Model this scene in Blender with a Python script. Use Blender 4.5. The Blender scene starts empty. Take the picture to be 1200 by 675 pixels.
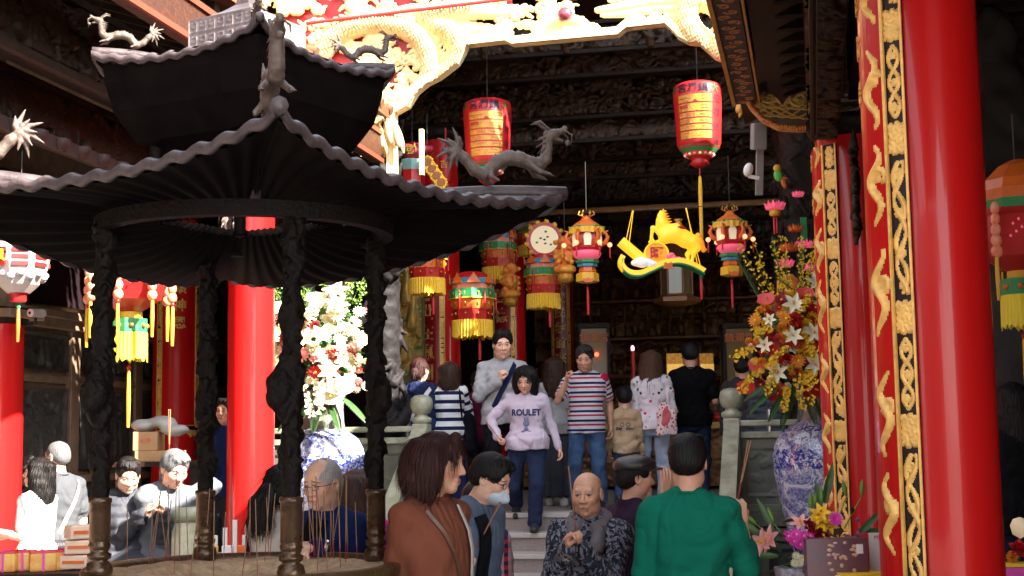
import bpy, bmesh, math, random
import numpy as np
from mathutils import Vector, Matrix, Euler
PI = math.pi; R = math.radians
scn = bpy.context.scene
COL = scn.collection
random.seed(7); RNG = np.random.default_rng(11)

# ------------------------------------------------------------------ camera, world, sun, exposure
YAW = R(12.0); TILT = R(6.3); ROLL = R(-0.85); FPX = 1650.0
cam_d = bpy.data.cameras.new('camera'); cam = bpy.data.objects.new('camera', cam_d); COL.objects.link(cam)
CAM_M = Matrix.Translation((0, 0, 1.65)) @ Matrix.Rotation(YAW, 4, 'Z') @ Matrix.Rotation(R(90) + TILT, 4, 'X') @ Matrix.Rotation(ROLL, 4, 'Z')
cam.matrix_world = CAM_M
cam_d.sensor_width = 36; cam_d.lens = FPX / 1200 * 36; cam_d.clip_end = 500; cam_d.clip_start = 0.05
scn.camera = cam
w = bpy.data.worlds.new('World'); scn.world = w; w.use_nodes = True
SUN = Vector((.78, -.34, .70)).normalized()
nt = w.node_tree; nt.nodes.clear()
sky = nt.nodes.new('ShaderNodeTexSky'); sky.sky_type = 'NISHITA'; sky.sun_disc = False
sky.sun_elevation = math.asin(SUN.z); sky.sun_rotation = math.atan2(SUN.x, SUN.y)
bg = nt.nodes.new('ShaderNodeBackground'); bg.inputs[1].default_value = .11
wo = nt.nodes.new('ShaderNodeOutputWorld'); hs = nt.nodes.new('ShaderNodeHueSaturation'); hs.inputs['Saturation'].default_value = .35; nt.links.new(sky.outputs[0], hs.inputs['Color']); nt.links.new(hs.outputs[0], bg.inputs[0]); nt.links.new(bg.outputs[0], wo.inputs[0])
sd = bpy.data.lights.new('sun', 'SUN'); sd.energy = 5.0; sd.angle = R(.5); sd.color = (1, .91, .78)
so = bpy.data.objects.new('sun', sd); COL.objects.link(so); so.rotation_euler = SUN.to_track_quat('Z', 'Y').to_euler()
so.location = (5, -5, 12)
scn.view_settings.view_transform = 'Standard'; scn.view_settings.look = 'None'
scn.view_settings.exposure = 3.05; scn.view_settings.gamma = 1

# ------------------------------------------------------------------ picture point -> world point at a given distance
FW = Vector((-math.sin(YAW), math.cos(YAW), 0)); RT = Vector((math.cos(YAW), math.sin(YAW), 0))
def ray(px, py):
    return (CAM_M.to_3x3() @ Vector(((px - 600) / FPX, -(py - 337.5) / FPX, -1)))
def pd(px, py, d):                      # horizontal distance d ahead
    v = ray(px, py); return Vector((0, 0, 1.65)) + v * (d / v.dot(FW))
def py_(px, py, Y):                     # on the plane y = Y
    v = ray(px, py); return Vector((0, 0, 1.65)) + v * (Y / v.y)
def px_(px, py, X):                     # on the plane x = X
    v = ray(px, py); return Vector((0, 0, 1.65)) + v * (X / v.x)
def gd(px, d, z=0):                     # ground place under column px at distance d
    p = pd(px, 517, d); return Vector((p.x, p.y, z))
def zat(px, py, d): return pd(px, py, d).z

# ------------------------------------------------------------------ materials
MATS = {}
def mat(name, col, rough=.6, metal=0., var=.0, vscale=6., bump=0., bscale=30., coat=0., emit=None, es=1., stretch=None, col2=None, spec=.5, sheen=0., trans=0., alpha=1., coordsrc='Object'):
    if name in MATS: return MATS[name]
    m = bpy.data.materials.new(name); m.use_nodes = True; MATS[name] = m
    n = m.node_tree.nodes; L = m.node_tree.links; b = n['Principled BSDF']
    c = (*col, 1) if len(col) == 3 else col
    b.inputs['Base Color'].default_value = c; b.inputs['Roughness'].default_value = rough; b.inputs['Metallic'].default_value = metal
    b.inputs['Specular IOR Level'].default_value = spec
    if coat: b.inputs['Coat Weight'].default_value = coat; b.inputs['Coat Roughness'].default_value = .06
    if sheen: b.inputs['Sheen Weight'].default_value = sheen
    if trans: b.inputs['Transmission Weight'].default_value = trans
    if emit: b.inputs['Emission Color'].default_value = (*emit, 1); b.inputs['Emission Strength'].default_value = es
    if alpha < 1: b.inputs['Alpha'].default_value = alpha
    tc = n.new('ShaderNodeTexCoord'); mp = n.new('ShaderNodeMapping'); L.new(tc.outputs[coordsrc], mp.inputs[0])
    if stretch: mp.inputs['Scale'].default_value = stretch
    if var or col2:
        t = n.new('ShaderNodeTexNoise'); t.inputs['Scale'].default_value = vscale; t.inputs['Detail'].default_value = 6; t.inputs['Roughness'].default_value = .65
        L.new(mp.outputs[0], t.inputs['Vector'])
        r = n.new('ShaderNodeValToRGB'); L.new(t.outputs['Fac'], r.inputs[0]); r.color_ramp.elements[0].position = .34; r.color_ramp.elements[1].position = .66
        c2 = (*col2, 1) if col2 else tuple(min(1, x * (1 + var)) for x in c[:3]) + (1,)
        c1 = c if col2 else tuple(x * (1 - var) for x in c[:3]) + (1,)
        r.color_ramp.elements[0].color = c1; r.color_ramp.elements[1].color = c2
        L.new(r.outputs[0], b.inputs['Base Color'])
        q = n.new('ShaderNodeMath'); q.operation = 'MULTIPLY_ADD'; L.new(t.outputs['Fac'], q.inputs[0]); q.inputs[1].default_value = .25; q.inputs[2].default_value = max(0, rough - .12); L.new(q.outputs[0], b.inputs['Roughness'])
    if bump:
        t2 = n.new('ShaderNodeTexNoise'); t2.inputs['Scale'].default_value = bscale; t2.inputs['Detail'].default_value = 5; L.new(mp.outputs[0], t2.inputs['Vector'])
        bp = n.new('ShaderNodeBump'); bp.inputs['Strength'].default_value = min(1, bump); bp.inputs['Distance'].default_value = .01 * max(1, bump)
        L.new(t2.outputs['Fac'], bp.inputs['Height']); L.new(bp.outputs[0], b.inputs['Normal'])
    return m
def nodes(m):
    n = m.node_tree.nodes; return n, m.node_tree.links, n['Principled BSDF']

# ------------------------------------------------------------------ objects
def tag(o, label=None, cat=None, group=None, kind=None):
    if label: o['label'] = label
    if cat: o['category'] = cat
    if group: o['group'] = group
    if kind: o['kind'] = kind
    return o
def thing(name, label, cat, loc=(0, 0, 0), rz=0, group=None, rot=None):
    o = bpy.data.objects.new(name, None); COL.objects.link(o); o.location = loc; o.rotation_euler = rot if rot else (0, 0, rz)
    o.empty_display_size = .1
    return tag(o, label, cat, group)
def mk(name, V, F, m=None, parent=None, smooth=False, attrs=None, mats=None, midx=None, loc=None):
    me = bpy.data.meshes.new(name)
    V = np.asarray(V, dtype=np.float32)
    if isinstance(F, np.ndarray) and F.ndim == 2:
        k = F.shape[1]; nf = len(F)
        me.vertices.add(len(V)); me.vertices.foreach_set('co', V.ravel())
        me.loops.add(nf * k); me.loops.foreach_set('vertex_index', F.astype(np.int32).ravel())
        me.polygons.add(nf); me.polygons.foreach_set('loop_start', np.arange(0, nf * k, k, dtype=np.int32))
        me.polygons.foreach_set('loop_total', np.full(nf, k, dtype=np.int32))
        me.update(calc_edges=True)
    else:
        me.from_pydata([tuple(map(float, v)) for v in V], [], [tuple(map(int, f)) for f in F])
    if mats:
        for q in mats: me.materials.append(q)
        if midx is not None: me.polygons.foreach_set('material_index', np.asarray(midx, dtype=np.int32))
    elif m: me.materials.append(m)
    if smooth is True: me.polygons.foreach_set('use_smooth', np.ones(len(me.polygons), dtype=bool))
    elif smooth is not False and smooth is not None: me.polygons.foreach_set('use_smooth', np.asarray(smooth, dtype=bool))
    if attrs:
        for k, a in attrs.items():
            a = np.asarray(a, dtype=np.float32)
            if a.ndim == 1: at = me.attributes.new(k, 'FLOAT', 'POINT'); at.data.foreach_set('value', a)
            else: at = me.attributes.new(k, 'FLOAT_VECTOR', 'POINT'); at.data.foreach_set('vector', a.ravel())
    me.validate(); me.update()
    o = bpy.data.objects.new(name, me); COL.objects.link(o)
    if parent: o.parent = parent
    if loc is not None: o.location = loc
    return o
def copy_tree(o, parent=None, loc=None, rz=None, label=None):
    c = o.copy(); COL.objects.link(c)
    if parent: c.parent = parent
    for ch in [x for x in COL.objects if x.parent == o]: copy_tree(ch, c)
    if loc is not None: c.location = loc
    if rz is not None: c.rotation_euler = (0, 0, rz)
    if label: c['label'] = label
    return c

class MB:
    """collects shapes into one mesh"""
    def __init__(s): s.V = []; s.F = []; s.S = []; s.M = []; s.mi = 0; s.n = 0
    def add(s, V, F, smooth=False, M=None):
        V = [Vector(v) for v in V]
        if M is not None: V = [M @ v for v in V]
        s.V += V; s.F += [tuple(i + s.n for i in f) for f in F]; s.S += [smooth] * len(F); s.M += [s.mi] * len(F); s.n += len(V)
    def box(s, c, d, M=None, bev=0):
        x, y, z = c; a, b, e = d[0] / 2, d[1] / 2, d[2] / 2
        if not bev:
            V = [(x + i * a, y + j * b, z + k * e) for k in (-1, 1) for j in (-1, 1) for i in (-1, 1)]
            s.add(V, [(0, 2, 3, 1), (4, 5, 7, 6), (0, 1, 5, 4), (2, 6, 7, 3), (0, 4, 6, 2), (1, 3, 7, 5)], False, M); return
        bm = bmesh.new(); bmesh.ops.create_cube(bm, size=1)
        for v in bm.verts: v.co = Vector((v.co.x * d[0], v.co.y * d[1], v.co.z * d[2]))
        bmesh.ops.bevel(bm, geom=bm.edges[:], offset=bev, segments=2, affect='EDGES', profile=.6)
        V = [v.co + Vector(c) for v in bm.verts]; F = [[v.index for v in f.verts] for f in bm.faces]
        s.add(V, F, False, M); bm.free()
    def bb(s, x0, x1, y0, y1, z0, z1, M=None, bev=0): s.box(((x0 + x1) / 2, (y0 + y1) / 2, (z0 + z1) / 2), (x1 - x0, y1 - y0, z1 - z0), M, bev)
    def lathe(s, prof, n=24, c=(0, 0, 0), M=None, smooth=True, cap=True, wav=None):
        V = []; F = []
        for j, (r, z) in enumerate(prof):
            for i in range(n):
                a = 2 * PI * i / n; rr = r * (wav(a, j) if wav else 1)
                V.append((c[0] + rr * math.cos(a), c[1] + rr * math.sin(a), c[2] + z))
        m = len(prof)
        for j in range(m - 1):
            for i in range(n):
                F.append((j * n + i, j * n + (i + 1) % n, (j + 1) * n + (i + 1) % n, (j + 1) * n + i))
        s.add(V, F, smooth, M)
        if cap:
            for j, rev in ((0, True), (m - 1, False)):
                if prof[j][0] > 1e-4:
                    ring = V[j * n:(j + 1) * n]; f = tuple(range(n)); s.add(ring, [f[::-1] if rev else f], False, M)
    def cyl(s, a, b, r, r2=None, n=12, smooth=True):
        a = Vector(a); b = Vector(b); d = b - a
        M = Matrix.Translation(a) @ d.to_track_quat('Z', 'Y').to_matrix().to_4x4()
        s.lathe([(r, 0), (r2 if r2 is not None else r, d.length)], n, M=M, smooth=smooth)
    def tube(s, pts, r, n=8, smooth=True, flat=None):
        pts = [Vector(p) for p in pts]; k = len(pts)
        rs = r if isinstance(r, (list, tuple)) else [r] * k
        V = []; F = []; up = Vector((0, 0, 1)); prev = None
        for i, p in enumerate(pts):
            t = (pts[min(i + 1, k - 1)] - pts[max(i - 1, 0)]).normalized()
            if prev is None:
                a = t.cross(up);
                if a.length < .1: a = t.cross(Vector((1, 0, 0)))
                a.normalize()
            else: a = (prev - t * prev.dot(t)).normalized()
            prev = a; b = t.cross(a)
            for j in range(n):
                q = 2 * PI * j / n; V.append(p + a * math.cos(q) * rs[i] + b * math.sin(q) * rs[i] * (flat or 1))
        for i in range(k - 1):
            for j in range(n): F.append((i * n + j, i * n + (j + 1) % n, (i + 1) * n + (j + 1) % n, (i + 1) * n + j))
        F.append(tuple(range(n))[::-1]); F.append(tuple((k - 1) * n + j for j in range(n)))
        s.add(V, F, smooth)
    def ell(s, c, r, n=14, m=9, M=None, f=None):
        V = []; F = []
        for j in range(m + 1):
            th = PI * j / m
            for i in range(n):
                a = 2 * PI * i / n; k = f(a, th) if f else 1
                V.append((c[0] + r[0] * k * math.sin(th) * math.cos(a), c[1] + r[1] * k * math.sin(th) * math.sin(a), c[2] + r[2] * k * math.cos(th)))
        for j in range(m):
            for i in range(n): F.append((j * n + i, (j + 1) * n + i, (j + 1) * n + (i + 1) % n, j * n + (i + 1) % n))
        s.add(V, F, True, M)
    def prism(s, poly, y0, y1, M=None, axis='y'):
        k = len(poly)
        if axis == 'y': V = [(x, y0, z) for x, z in poly] + [(x, y1, z) for x, z in poly]
        elif axis == 'x': V = [(y0, x, z) for x, z in poly] + [(y1, x, z) for x, z in poly]
        else: V = [(x, z, y0) for x, z in poly] + [(x, z, y1) for x, z in poly]
        F = [tuple(range(k)), tuple(range(2 * k - 1, k - 1, -1))] + [(i, i + k, (i + 1) % k + k, (i + 1) % k) for i in range(k)]
        s.add(V, F, False, M)
    def build(s, name, m, parent=None, loc=None, fixn=True):
        ms = m if isinstance(m, (list, tuple)) else [m]
        o = mk(name, [tuple(v) for v in s.V], s.F, mats=ms, midx=[min(i, len(ms) - 1) for i in s.M], parent=parent, smooth=s.S, loc=loc)
        if fixn:
            bm = bmesh.new(); bm.from_mesh(o.data); bmesh.ops.recalc_face_normals(bm, faces=bm.faces[:]); bm.to_mesh(o.data); bm.free()
        return o

# ------------------------------------------------------------------ lettering (default font)
def text(name, s, size, m, parent, M, ext=.004, align='CENTER', bold=.0, vert=False, sx=1.0):
    meshes = []
    chars = [(s, 0)] if not vert else [(c, -i * size * (vert if vert is not True else 1.15)) for i, c in enumerate(s)]
    V = []; F = []
    for c, dy in chars:
        cu = bpy.data.curves.new('t', 'FONT'); cu.body = c; cu.size = size; cu.extrude = ext; cu.offset = bold; cu.align_x = align; cu.align_y = 'CENTER'; cu.resolution_u = 3
        ob = bpy.data.objects.new('t', cu); COL.objects.link(ob)
        dg = bpy.context.evaluated_depsgraph_get(); me = bpy.data.meshes.new_from_object(ob.evaluated_get(dg))
        n0 = len(V)
        V += [M @ Vector((v.co.x * sx, v.co.y + dy, v.co.z)) for v in me.vertices]
        F += [tuple(n0 + i for i in p.vertices) for p in me.polygons]
        bpy.data.objects.remove(ob); bpy.data.curves.remove(cu); bpy.data.meshes.remove(me)
    return mk(name, [tuple(v) for v in V], F, m, parent)
def frame(o, xd, up):      # matrix with local X along xd, local Y along up
    x = Vector(xd).normalized(); u = Vector(up); z = x.cross(u).normalized(); y = z.cross(x)
    return Matrix(((x.x, y.x, z.x, o[0]), (x.y, y.y, z.y, o[1]), (x.z, y.z, z.z, o[2]), (0, 0, 0, 1)))

# ------------------------------------------------------------------ signed distance modelling
def _arr(p): return np.array([p[0], p[1], p[2]], dtype=np.float32)
class SDF:
    def __init__(s): s.P = []
    def cap(s, a, b, r1, r2=None, k=.02, t=0, sub=False):
        a = _arr(a); b = _arr(b); r2 = r1 if r2 is None else r2; m = max(r1, r2)
        s.P.append(('c', np.minimum(a, b) - m, np.maximum(a, b) + m, (a, b, r1, r2), k, t, sub)); return s
    def chain(s, pts, rs, k=.02, t=0):
        for i in range(len(pts) - 1): s.cap(pts[i], pts[i + 1], rs[i], rs[i + 1], k, t)
        return s
    def ell(s, c, r, k=.02, t=0, sub=False, rot=None):
        c = _arr(c); r = _arr(r); m = max(r)
        s.P.append(('e', c - m, c + m, (c, r, np.array(rot, dtype=np.float32) if rot is not None else None), k, t, sub)); return s
    def loft(s, M, zs, ax, ay, cx, cy, k=.02, t=0, pw=2.2):
        """stack of superellipse sections along local z of frame M"""
        Mi = np.array(M.inverted(), dtype=np.float32); Mn = np.array(M, dtype=np.float32)
        mx = max(max(ax), max(ay)) + .03
        e = [Mn[:3, :3] @ np.array([0, 0, z], dtype=np.float32) + Mn[:3, 3] for z in (zs[0], zs[-1])]
        s.P.append(('l', np.minimum(*e) - mx, np.maximum(*e) + mx, (Mi, zs, ax, ay, cx, cy, pw), k, t, False)); return s
    def eval(s, X, Y, Z, P):
        kind, lo, hi, a, k, t, sub = P
        if kind == 'c':
            p, q, r1, r2 = a; d = q - p; L2 = float(d @ d) + 1e-9
            u = np.clip(((X - p[0]) * d[0] + (Y - p[1]) * d[1] + (Z - p[2]) * d[2]) / L2, 0, 1)
            return np.sqrt((X - p[0] - u * d[0]) ** 2 + (Y - p[1] - u * d[1]) ** 2 + (Z - p[2] - u * d[2]) ** 2) - (r1 + (r2 - r1) * u)
        if kind == 'e':
            c, r, rot = a; x = X - c[0]; y = Y - c[1]; z = Z - c[2]
            if rot is not None:
                x, y, z = (rot[0, 0] * x + rot[1, 0] * y + rot[2, 0] * z, rot[0, 1] * x + rot[1, 1] * y + rot[2, 1] * z, rot[0, 2] * x + rot[1, 2] * y + rot[2, 2] * z)
            k0 = np.sqrt((x / r[0]) ** 2 + (y / r[1]) ** 2 + (z / r[2]) ** 2)
            k1 = np.sqrt((x / r[0] ** 2) ** 2 + (y / r[1] ** 2) ** 2 + (z / r[2] ** 2) ** 2) + 1e-6
            return k0 * (k0 - 1) / k1
        Mi, zs, ax, ay, cx, cy, pw = a
        x = Mi[0, 0] * X + Mi[0, 1] * Y + Mi[0, 2] * Z + Mi[0, 3]; y = Mi[1, 0] * X + Mi[1, 1] * Y + Mi[1, 2] * Z + Mi[1, 3]; z = Mi[2, 0] * X + Mi[2, 1] * Y + Mi[2, 2] * Z + Mi[2, 3]
        A = np.interp(z, zs, ax); B = np.interp(z, zs, ay); x = x - np.interp(z, zs, cx); y = y - np.interp(z, zs, cy)
        q = (np.abs(x / A) ** pw + np.abs(y / B) ** pw) ** (1 / pw)
        d = (q - 1) * np.minimum(A, B) * .95
        return np.maximum(d, np.maximum(zs[0] - z, z - zs[-1])).astype(np.float32)
    def mesh(s, h, noise=None, cut=None, pad=.03, lo=None, hi=None):
        l = np.min([p[1] for p in s.P if not p[6]], axis=0) - pad; u = np.max([p[2] for p in s.P if not p[6]], axis=0) + pad
        if lo is not None: l = np.maximum(l, lo)
        if hi is not None: u = np.minimum(u, hi)
        N = np.ceil((u - l) / h).astype(int) + 1
        xs = (l[0] + h * np.arange(N[0])).astype(np.float32); ys = (l[1] + h * np.arange(N[1])).astype(np.float32); zs = (l[2] + h * np.arange(N[2])).astype(np.float32)
        F = np.full(N, .5, dtype=np.float32); T = np.zeros(N, dtype=np.int16); best = np.full(N, .5, dtype=np.float32)
        for P in s.P:
            k = P[4]; m = k + 2.5 * h
            i0 = np.clip(np.floor((P[1] - m - l) / h).astype(int), 0, N); i1 = np.clip(np.ceil((P[2] + m - l) / h).astype(int) + 1, 0, N)
            if np.any(i1 <= i0): continue
            sl = tuple(slice(a, b) for a, b in zip(i0, i1))
            X = xs[sl[0]][:, None, None]; Y = ys[sl[1]][None, :, None]; Z = zs[sl[2]][None, None, :]
            d = s.eval(X, Y, Z, P); f = F[sl]
            if P[6]:
                hh = np.clip(k - np.abs(-d - f), 0, None) / max(k, 1e-6); F[sl] = np.maximum(f, -d) + hh * hh * k * .25
            else:
                hh = np.clip(k - np.abs(d - f), 0, None) / max(k, 1e-6); F[sl] = np.minimum(f, d) - hh * hh * k * .25
                b = best[sl]; mm = d < b; b[mm] = d[mm]; T[sl][mm] = P[5]
        X = xs[:, None, None]; Y = ys[None, :, None]; Z = zs[None, None, :]
        if noise: F += noise(X, Y, Z, T)
        if cut:
            for (pt, nn) in cut:      # remove where (x-pt).n > 0
                F = np.maximum(F, (X - pt[0]) * nn[0] + (Y - pt[1]) * nn[1] + (Z - pt[2]) * nn[2])
        F[0] = F[-1] = .1; F[:, 0] = F[:, -1] = .1; F[:, :, 0] = F[:, :, -1] = .1
        return surfnet(F, l, h, T)
def surfnet(F, org, h, T):
    ins = F < 0
    c = np.zeros(tuple(n - 1 for n in F.shape), dtype=np.int8)
    for i in (0, 1):
        for j in (0, 1):
            for k in (0, 1): c += ins[i:F.shape[0] - 1 + i, j:F.shape[1] - 1 + j, k:F.shape[2] - 1 + k]
    act = (c > 0) & (c < 8); ids = np.argwhere(act)
    if not len(ids): return np.zeros((0, 3)), np.zeros((0, 4), int), np.zeros(0)
    sm = np.zeros((len(ids), 3), dtype=np.float32); cnt = np.zeros(len(ids), dtype=np.float32)
    C = [(i, j, k) for i in (0, 1) for j in (0, 1) for k in (0, 1)]
    for a in C:
        for ax in range(3):
            if a[ax]: continue
            b = list(a); b[ax] = 1
            fa = F[ids[:, 0] + a[0], ids[:, 1] + a[1], ids[:, 2] + a[2]]; fb = F[ids[:, 0] + b[0], ids[:, 1] + b[1], ids[:, 2] + b[2]]
            m = (fa < 0) != (fb < 0); t = np.where(m, fa / np.where(m, fa - fb, 1), 0)
            for q in range(3): sm[:, q] += m * (a[q] + (t if q == ax else 0))
            cnt += m
    V = (ids + sm / cnt[:, None]) * h + org
    idx = np.full(c.shape, -1, dtype=np.int64); idx[act] = np.arange(len(ids))
    Q = []
    for ax in range(3):
        o1, o2 = [(1, 2), (2, 0), (0, 1)][ax]
        sa = [slice(None)] * 3; sb = [slice(None)] * 3; sa[ax] = slice(0, -1); sb[ax] = slice(1, None)
        x = ins[tuple(sa)] != ins[tuple(sb)]; e = np.argwhere(x); e = e[(e[:, o1] > 0) & (e[:, o2] > 0)]
        e = e[(e[:, o1] < F.shape[o1] - 1) & (e[:, o2] < F.shape[o2] - 1)]
        def cell(d1, d2):
            q = e.copy(); q[:, o1] -= d1; q[:, o2] -= d2; return idx[q[:, 0], q[:, 1], q[:, 2]]
        q = np.stack([cell(1, 1), cell(0, 1), cell(0, 0), cell(1, 0)], 1)
        fl = ~ins[e[:, 0], e[:, 1], e[:, 2]]; q[fl] = q[fl][:, ::-1]; Q.append(q)
    Q = np.concatenate(Q); Q = Q[(Q >= 0).all(1)]
    return V, Q, T[ids[:, 0], ids[:, 1], ids[:, 2]]
def wob(X, Y, Z, f, s=0.):
    """cheap smooth pseudo-noise in [-1,1]"""
    return (np.sin(f * (X * 1.3 + Z * .7) + s + 1.7 * np.sin(f * .6 * Y + 2.1 * s + 1.1 * np.sin(f * .5 * Z))) +
            np.sin(f * (Y * 1.2 - X * .8) + 1.3 * s + 1.5 * np.sin(f * .7 * Z + s)) + np.sin(f * (Z * 1.1 + Y * .6) + .7 * s + 1.6 * np.sin(f * .8 * X - s))) / 3

# ------------------------------------------------------------------ carved height fields
class Carve:
    """2D relief canvas; u in [0,W], v in [0,H] metres, cell h"""
    def __init__(s, W, H, h=.01, base=0.):
        s.W, s.H, s.h = W, H, h; s.nx = max(3, int(W / h) + 1); s.ny = max(3, int(H / h) + 1)
        s.U, s.Vv = np.meshgrid(np.linspace(0, W, s.nx), np.linspace(0, H, s.ny), indexing='ij'); s.Z = np.full(s.U.shape, base, dtype=np.float32)
    def stroke(s, pts, r, z=1., add=False):
        rs = r if isinstance(r, (list, tuple, np.ndarray)) else [r] * len(pts)
        for i in range(len(pts) - 1):
            (x0, y0), (x1, y1) = pts[i], pts[i + 1]; rm = max(rs[i], rs[i + 1])
            a = max(0, int((min(x0, x1) - rm) / s.h)); b = min(s.nx, int((max(x0, x1) + rm) / s.h) + 2); c = max(0, int((min(y0, y1) - rm) / s.h)); d = min(s.ny, int((max(y0, y1) + rm) / s.h) + 2)
            if a >= b or c >= d: continue
            U = s.U[a:b, c:d]; V = s.Vv[a:b, c:d]; dx, dy = x1 - x0, y1 - y0; L = dx * dx + dy * dy + 1e-12
            t = np.clip(((U - x0) * dx + (V - y0) * dy) / L, 0, 1); D = np.hypot(U - x0 - t * dx, V - y0 - t * dy); rr = rs[i] + (rs[i + 1] - rs[i]) * t
            q = np.sqrt(np.clip(1 - (D / rr) ** 2, 0, 1)) * z * rr
            s.Z[a:b, c:d] = np.maximum(s.Z[a:b, c:d], q)
    def spiral(s, cx, cy, R0, turns=1.6, r=.012, z=1., dirn=1, ph=0.):
        n = 18; pts = []; rs = []
        for i in range(n):
            q = i / (n - 1); a = ph + dirn * q * turns * 2 * PI; rad = R0 * (1 - q * .88); pts.append((cx + rad * math.cos(a), cy + rad * math.sin(a))); rs.append(r * (1 - .4 * q))
        s.stroke(pts, rs, z)
    def cloud(s, cx, cy, R0, rng, r=.014):
        for i in range(rng.randint(2, 4)):
            a = rng.uniform(0, 2 * PI); s.spiral(cx + R0 * .7 * math.cos(a), cy + R0 * .45 * math.sin(a), R0 * rng.uniform(.4, .65), rng.uniform(1.1, 1.8), r, 1, rng.choice((-1, 1)), rng.uniform(0, 6))
        s.stroke([(cx + R0 * 1.5 * (t / 6 - .5) * 2, cy + R0 * .35 * math.sin(t * 1.7 + cx * 9)) for t in range(7)], [r * (.4 + .6 * math.sin(PI * t / 6)) for t in range(7)])
    def fill(s, n, R0, seed, r=.012):
        rng = random.Random(seed)
        for i in range(n): s.cloud(rng.uniform(0, s.W), rng.uniform(0, s.H), R0 * rng.uniform(.6, 1.3), rng, r)
        return s
    def frame(s, w, z):
        e = np.minimum(np.minimum(s.U, s.W - s.U), np.minimum(s.Vv, s.H - s.Vv)); s.Z = np.where(e < w, np.maximum(s.Z, z), s.Z); return s
    def mesh(s, name, m, parent, fn, keep=None, smooth=False, attrs=None):
        """fn(U,V,Z)->(X,Y,Z)"""
        X, Y, Z = fn(s.U, s.Vv, s.Z); V = np.stack([X + 0 * s.U, Y + 0 * s.U, Z + 0 * s.U], -1).reshape(-1, 3)
        I = np.arange(s.nx * s.ny).reshape(s.nx, s.ny)
        Q = np.stack([I[:-1, :-1], I[1:, :-1], I[1:, 1:], I[:-1, 1:]], -1)
        if keep is not None:
            k = keep[:-1, :-1] | keep[1:, :-1] | keep[1:, 1:] | keep[:-1, 1:]; Q = Q[k]
        Q = Q.reshape(-1, 4); used = np.unique(Q); rm = np.full(len(V), -1); rm[used] = np.arange(len(used))
        return mk(name, V[used], rm[Q], m, parent, smooth=smooth)
# ================================================================== SETTING
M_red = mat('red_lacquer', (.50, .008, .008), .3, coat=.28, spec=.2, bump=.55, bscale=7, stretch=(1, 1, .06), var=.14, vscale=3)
M_gold = mat('gold_leaf', (.80, .48, .13), .4, metal=.2, var=.18, vscale=20, bump=.2, bscale=60)
M_gild = mat('gilded_carving', (.84, .60, .28), .45, metal=.15, var=.22, vscale=9, bump=.4, bscale=40)
M_iron = mat('dark_cast_bronze', (.0045, .0026, .002), .62, spec=.12, var=.4, vscale=12, bump=.7, bscale=60)
M_ironlip = mat('weathered_bronze_tile', (.06, .045, .048), .42, spec=.35, var=.3, vscale=14, bump=.4, bscale=40)
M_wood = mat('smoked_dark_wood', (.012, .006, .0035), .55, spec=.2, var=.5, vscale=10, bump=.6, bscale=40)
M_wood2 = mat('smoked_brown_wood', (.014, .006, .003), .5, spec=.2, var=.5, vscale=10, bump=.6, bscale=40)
M_carve = mat('carved_brown_wood', (.030, .014, .006), .45, var=.6, vscale=5, bump=.6, bscale=45, spec=.35)
M_altar = mat('old_gilded_wood', (.13, .055, .015), .4, metal=.35, var=.6, vscale=7, bump=.5, bscale=40)
M_black = mat('black_lacquer', (.012, .006, .008), .5, spec=.3)
M_granite = mat('speckled_granite', (.27, .23, .21), .7, var=.3, vscale=130, bump=.15, bscale=150)
M_nosing = mat('worn_granite_edge', (.45, .41, .38), .5, var=.12, vscale=60)
M_marble = mat('green_veined_marble', (.20, .22, .14), .35, col2=(.42, .41, .30), vscale=7, bump=.08)
M_dkstone = mat('dark_green_stone', (.085, .09, .065), .5, col2=(.17, .165, .12), vscale=4, bump=.4, bscale=30)
M_relief = mat('grey_carved_stone', (.05, .046, .042), .65, spec=.3, var=.4, vscale=12, bump=.5, bscale=50)
M_sand = mat('brown_wall_stone', (.20, .13, .085), .6, var=.25, vscale=8, bump=.3, bscale=60)
M_paint = mat('painted_orange_board', (.06, .014, .005), .5, col2=(.018, .006, .003), vscale=22, bump=.4, bscale=40)
M_tile = mat('roof_tile', (.10, .045, .018), .5, var=.3, vscale=8)

# ground: one sheet of granite paving
m = mat('courtyard_granite', (.33, .30, .27), .6, var=.15, vscale=40); n, L, b = nodes(m)
br = n.new('ShaderNodeTexBrick'); br.inputs['Scale'].default_value = 1.6; br.inputs['Mortar Size'].default_value = .012; br.inputs['Color1'].default_value = (.34, .31, .28, 1); br.inputs['Color2'].default_value = (.28, .255, .23, 1); br.inputs['Mortar'].default_value = (.08, .07, .06, 1)
tc = n.new('ShaderNodeTexCoord'); L.new(tc.outputs['Object'], br.inputs['Vector']); L.new(br.outputs['Color'], b.inputs['Base Color'])
g = MB(); g.add([(-150, -150, 0), (150, -150, 0), (150, 150, 0), (-150, 150, 0)], [(0, 1, 2, 3)]); tag(g.build('ground', m), kind='structure')

AX = -2.2; SX0, SX1 = -3.62, -.80; LY = 13.1
# platform floor of the hall
g = MB(); g.bb(-5.45, 9, LY + .001, 34, .0, 1.0); tag(g.build('hall_floor', M_granite), kind='structure')
# staircase
t = thing('stone_staircase', 'six granite steps with pale worn edges leading up to the hall', 'staircase', (AX, 12.3, 0))
for i in range(1, 6):
    g = MB(); z = 1 - i / 6; y = LY - .3 * i
    g.bb(SX0 - AX, SX1 - AX, y - 12.3 + .02, LY - 12.3 - .3 * (i - 1) + .018, 0, z - .045)
    o = g.build('riser', M_granite, t)
    g = MB(); g.bb(SX0 - AX, SX1 - AX, y - 12.3 - .01, y - 12.3 + .32, z - .045, z, bev=.008); g.build('tread', M_nosing, t)
g = MB(); g.bb(SX0 - AX, SX1 - AX, LY - 12.3 - .02, LY - 12.3 + .3, .957, 1.004, bev=.008); g.build('tread', M_nosing, t)

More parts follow.
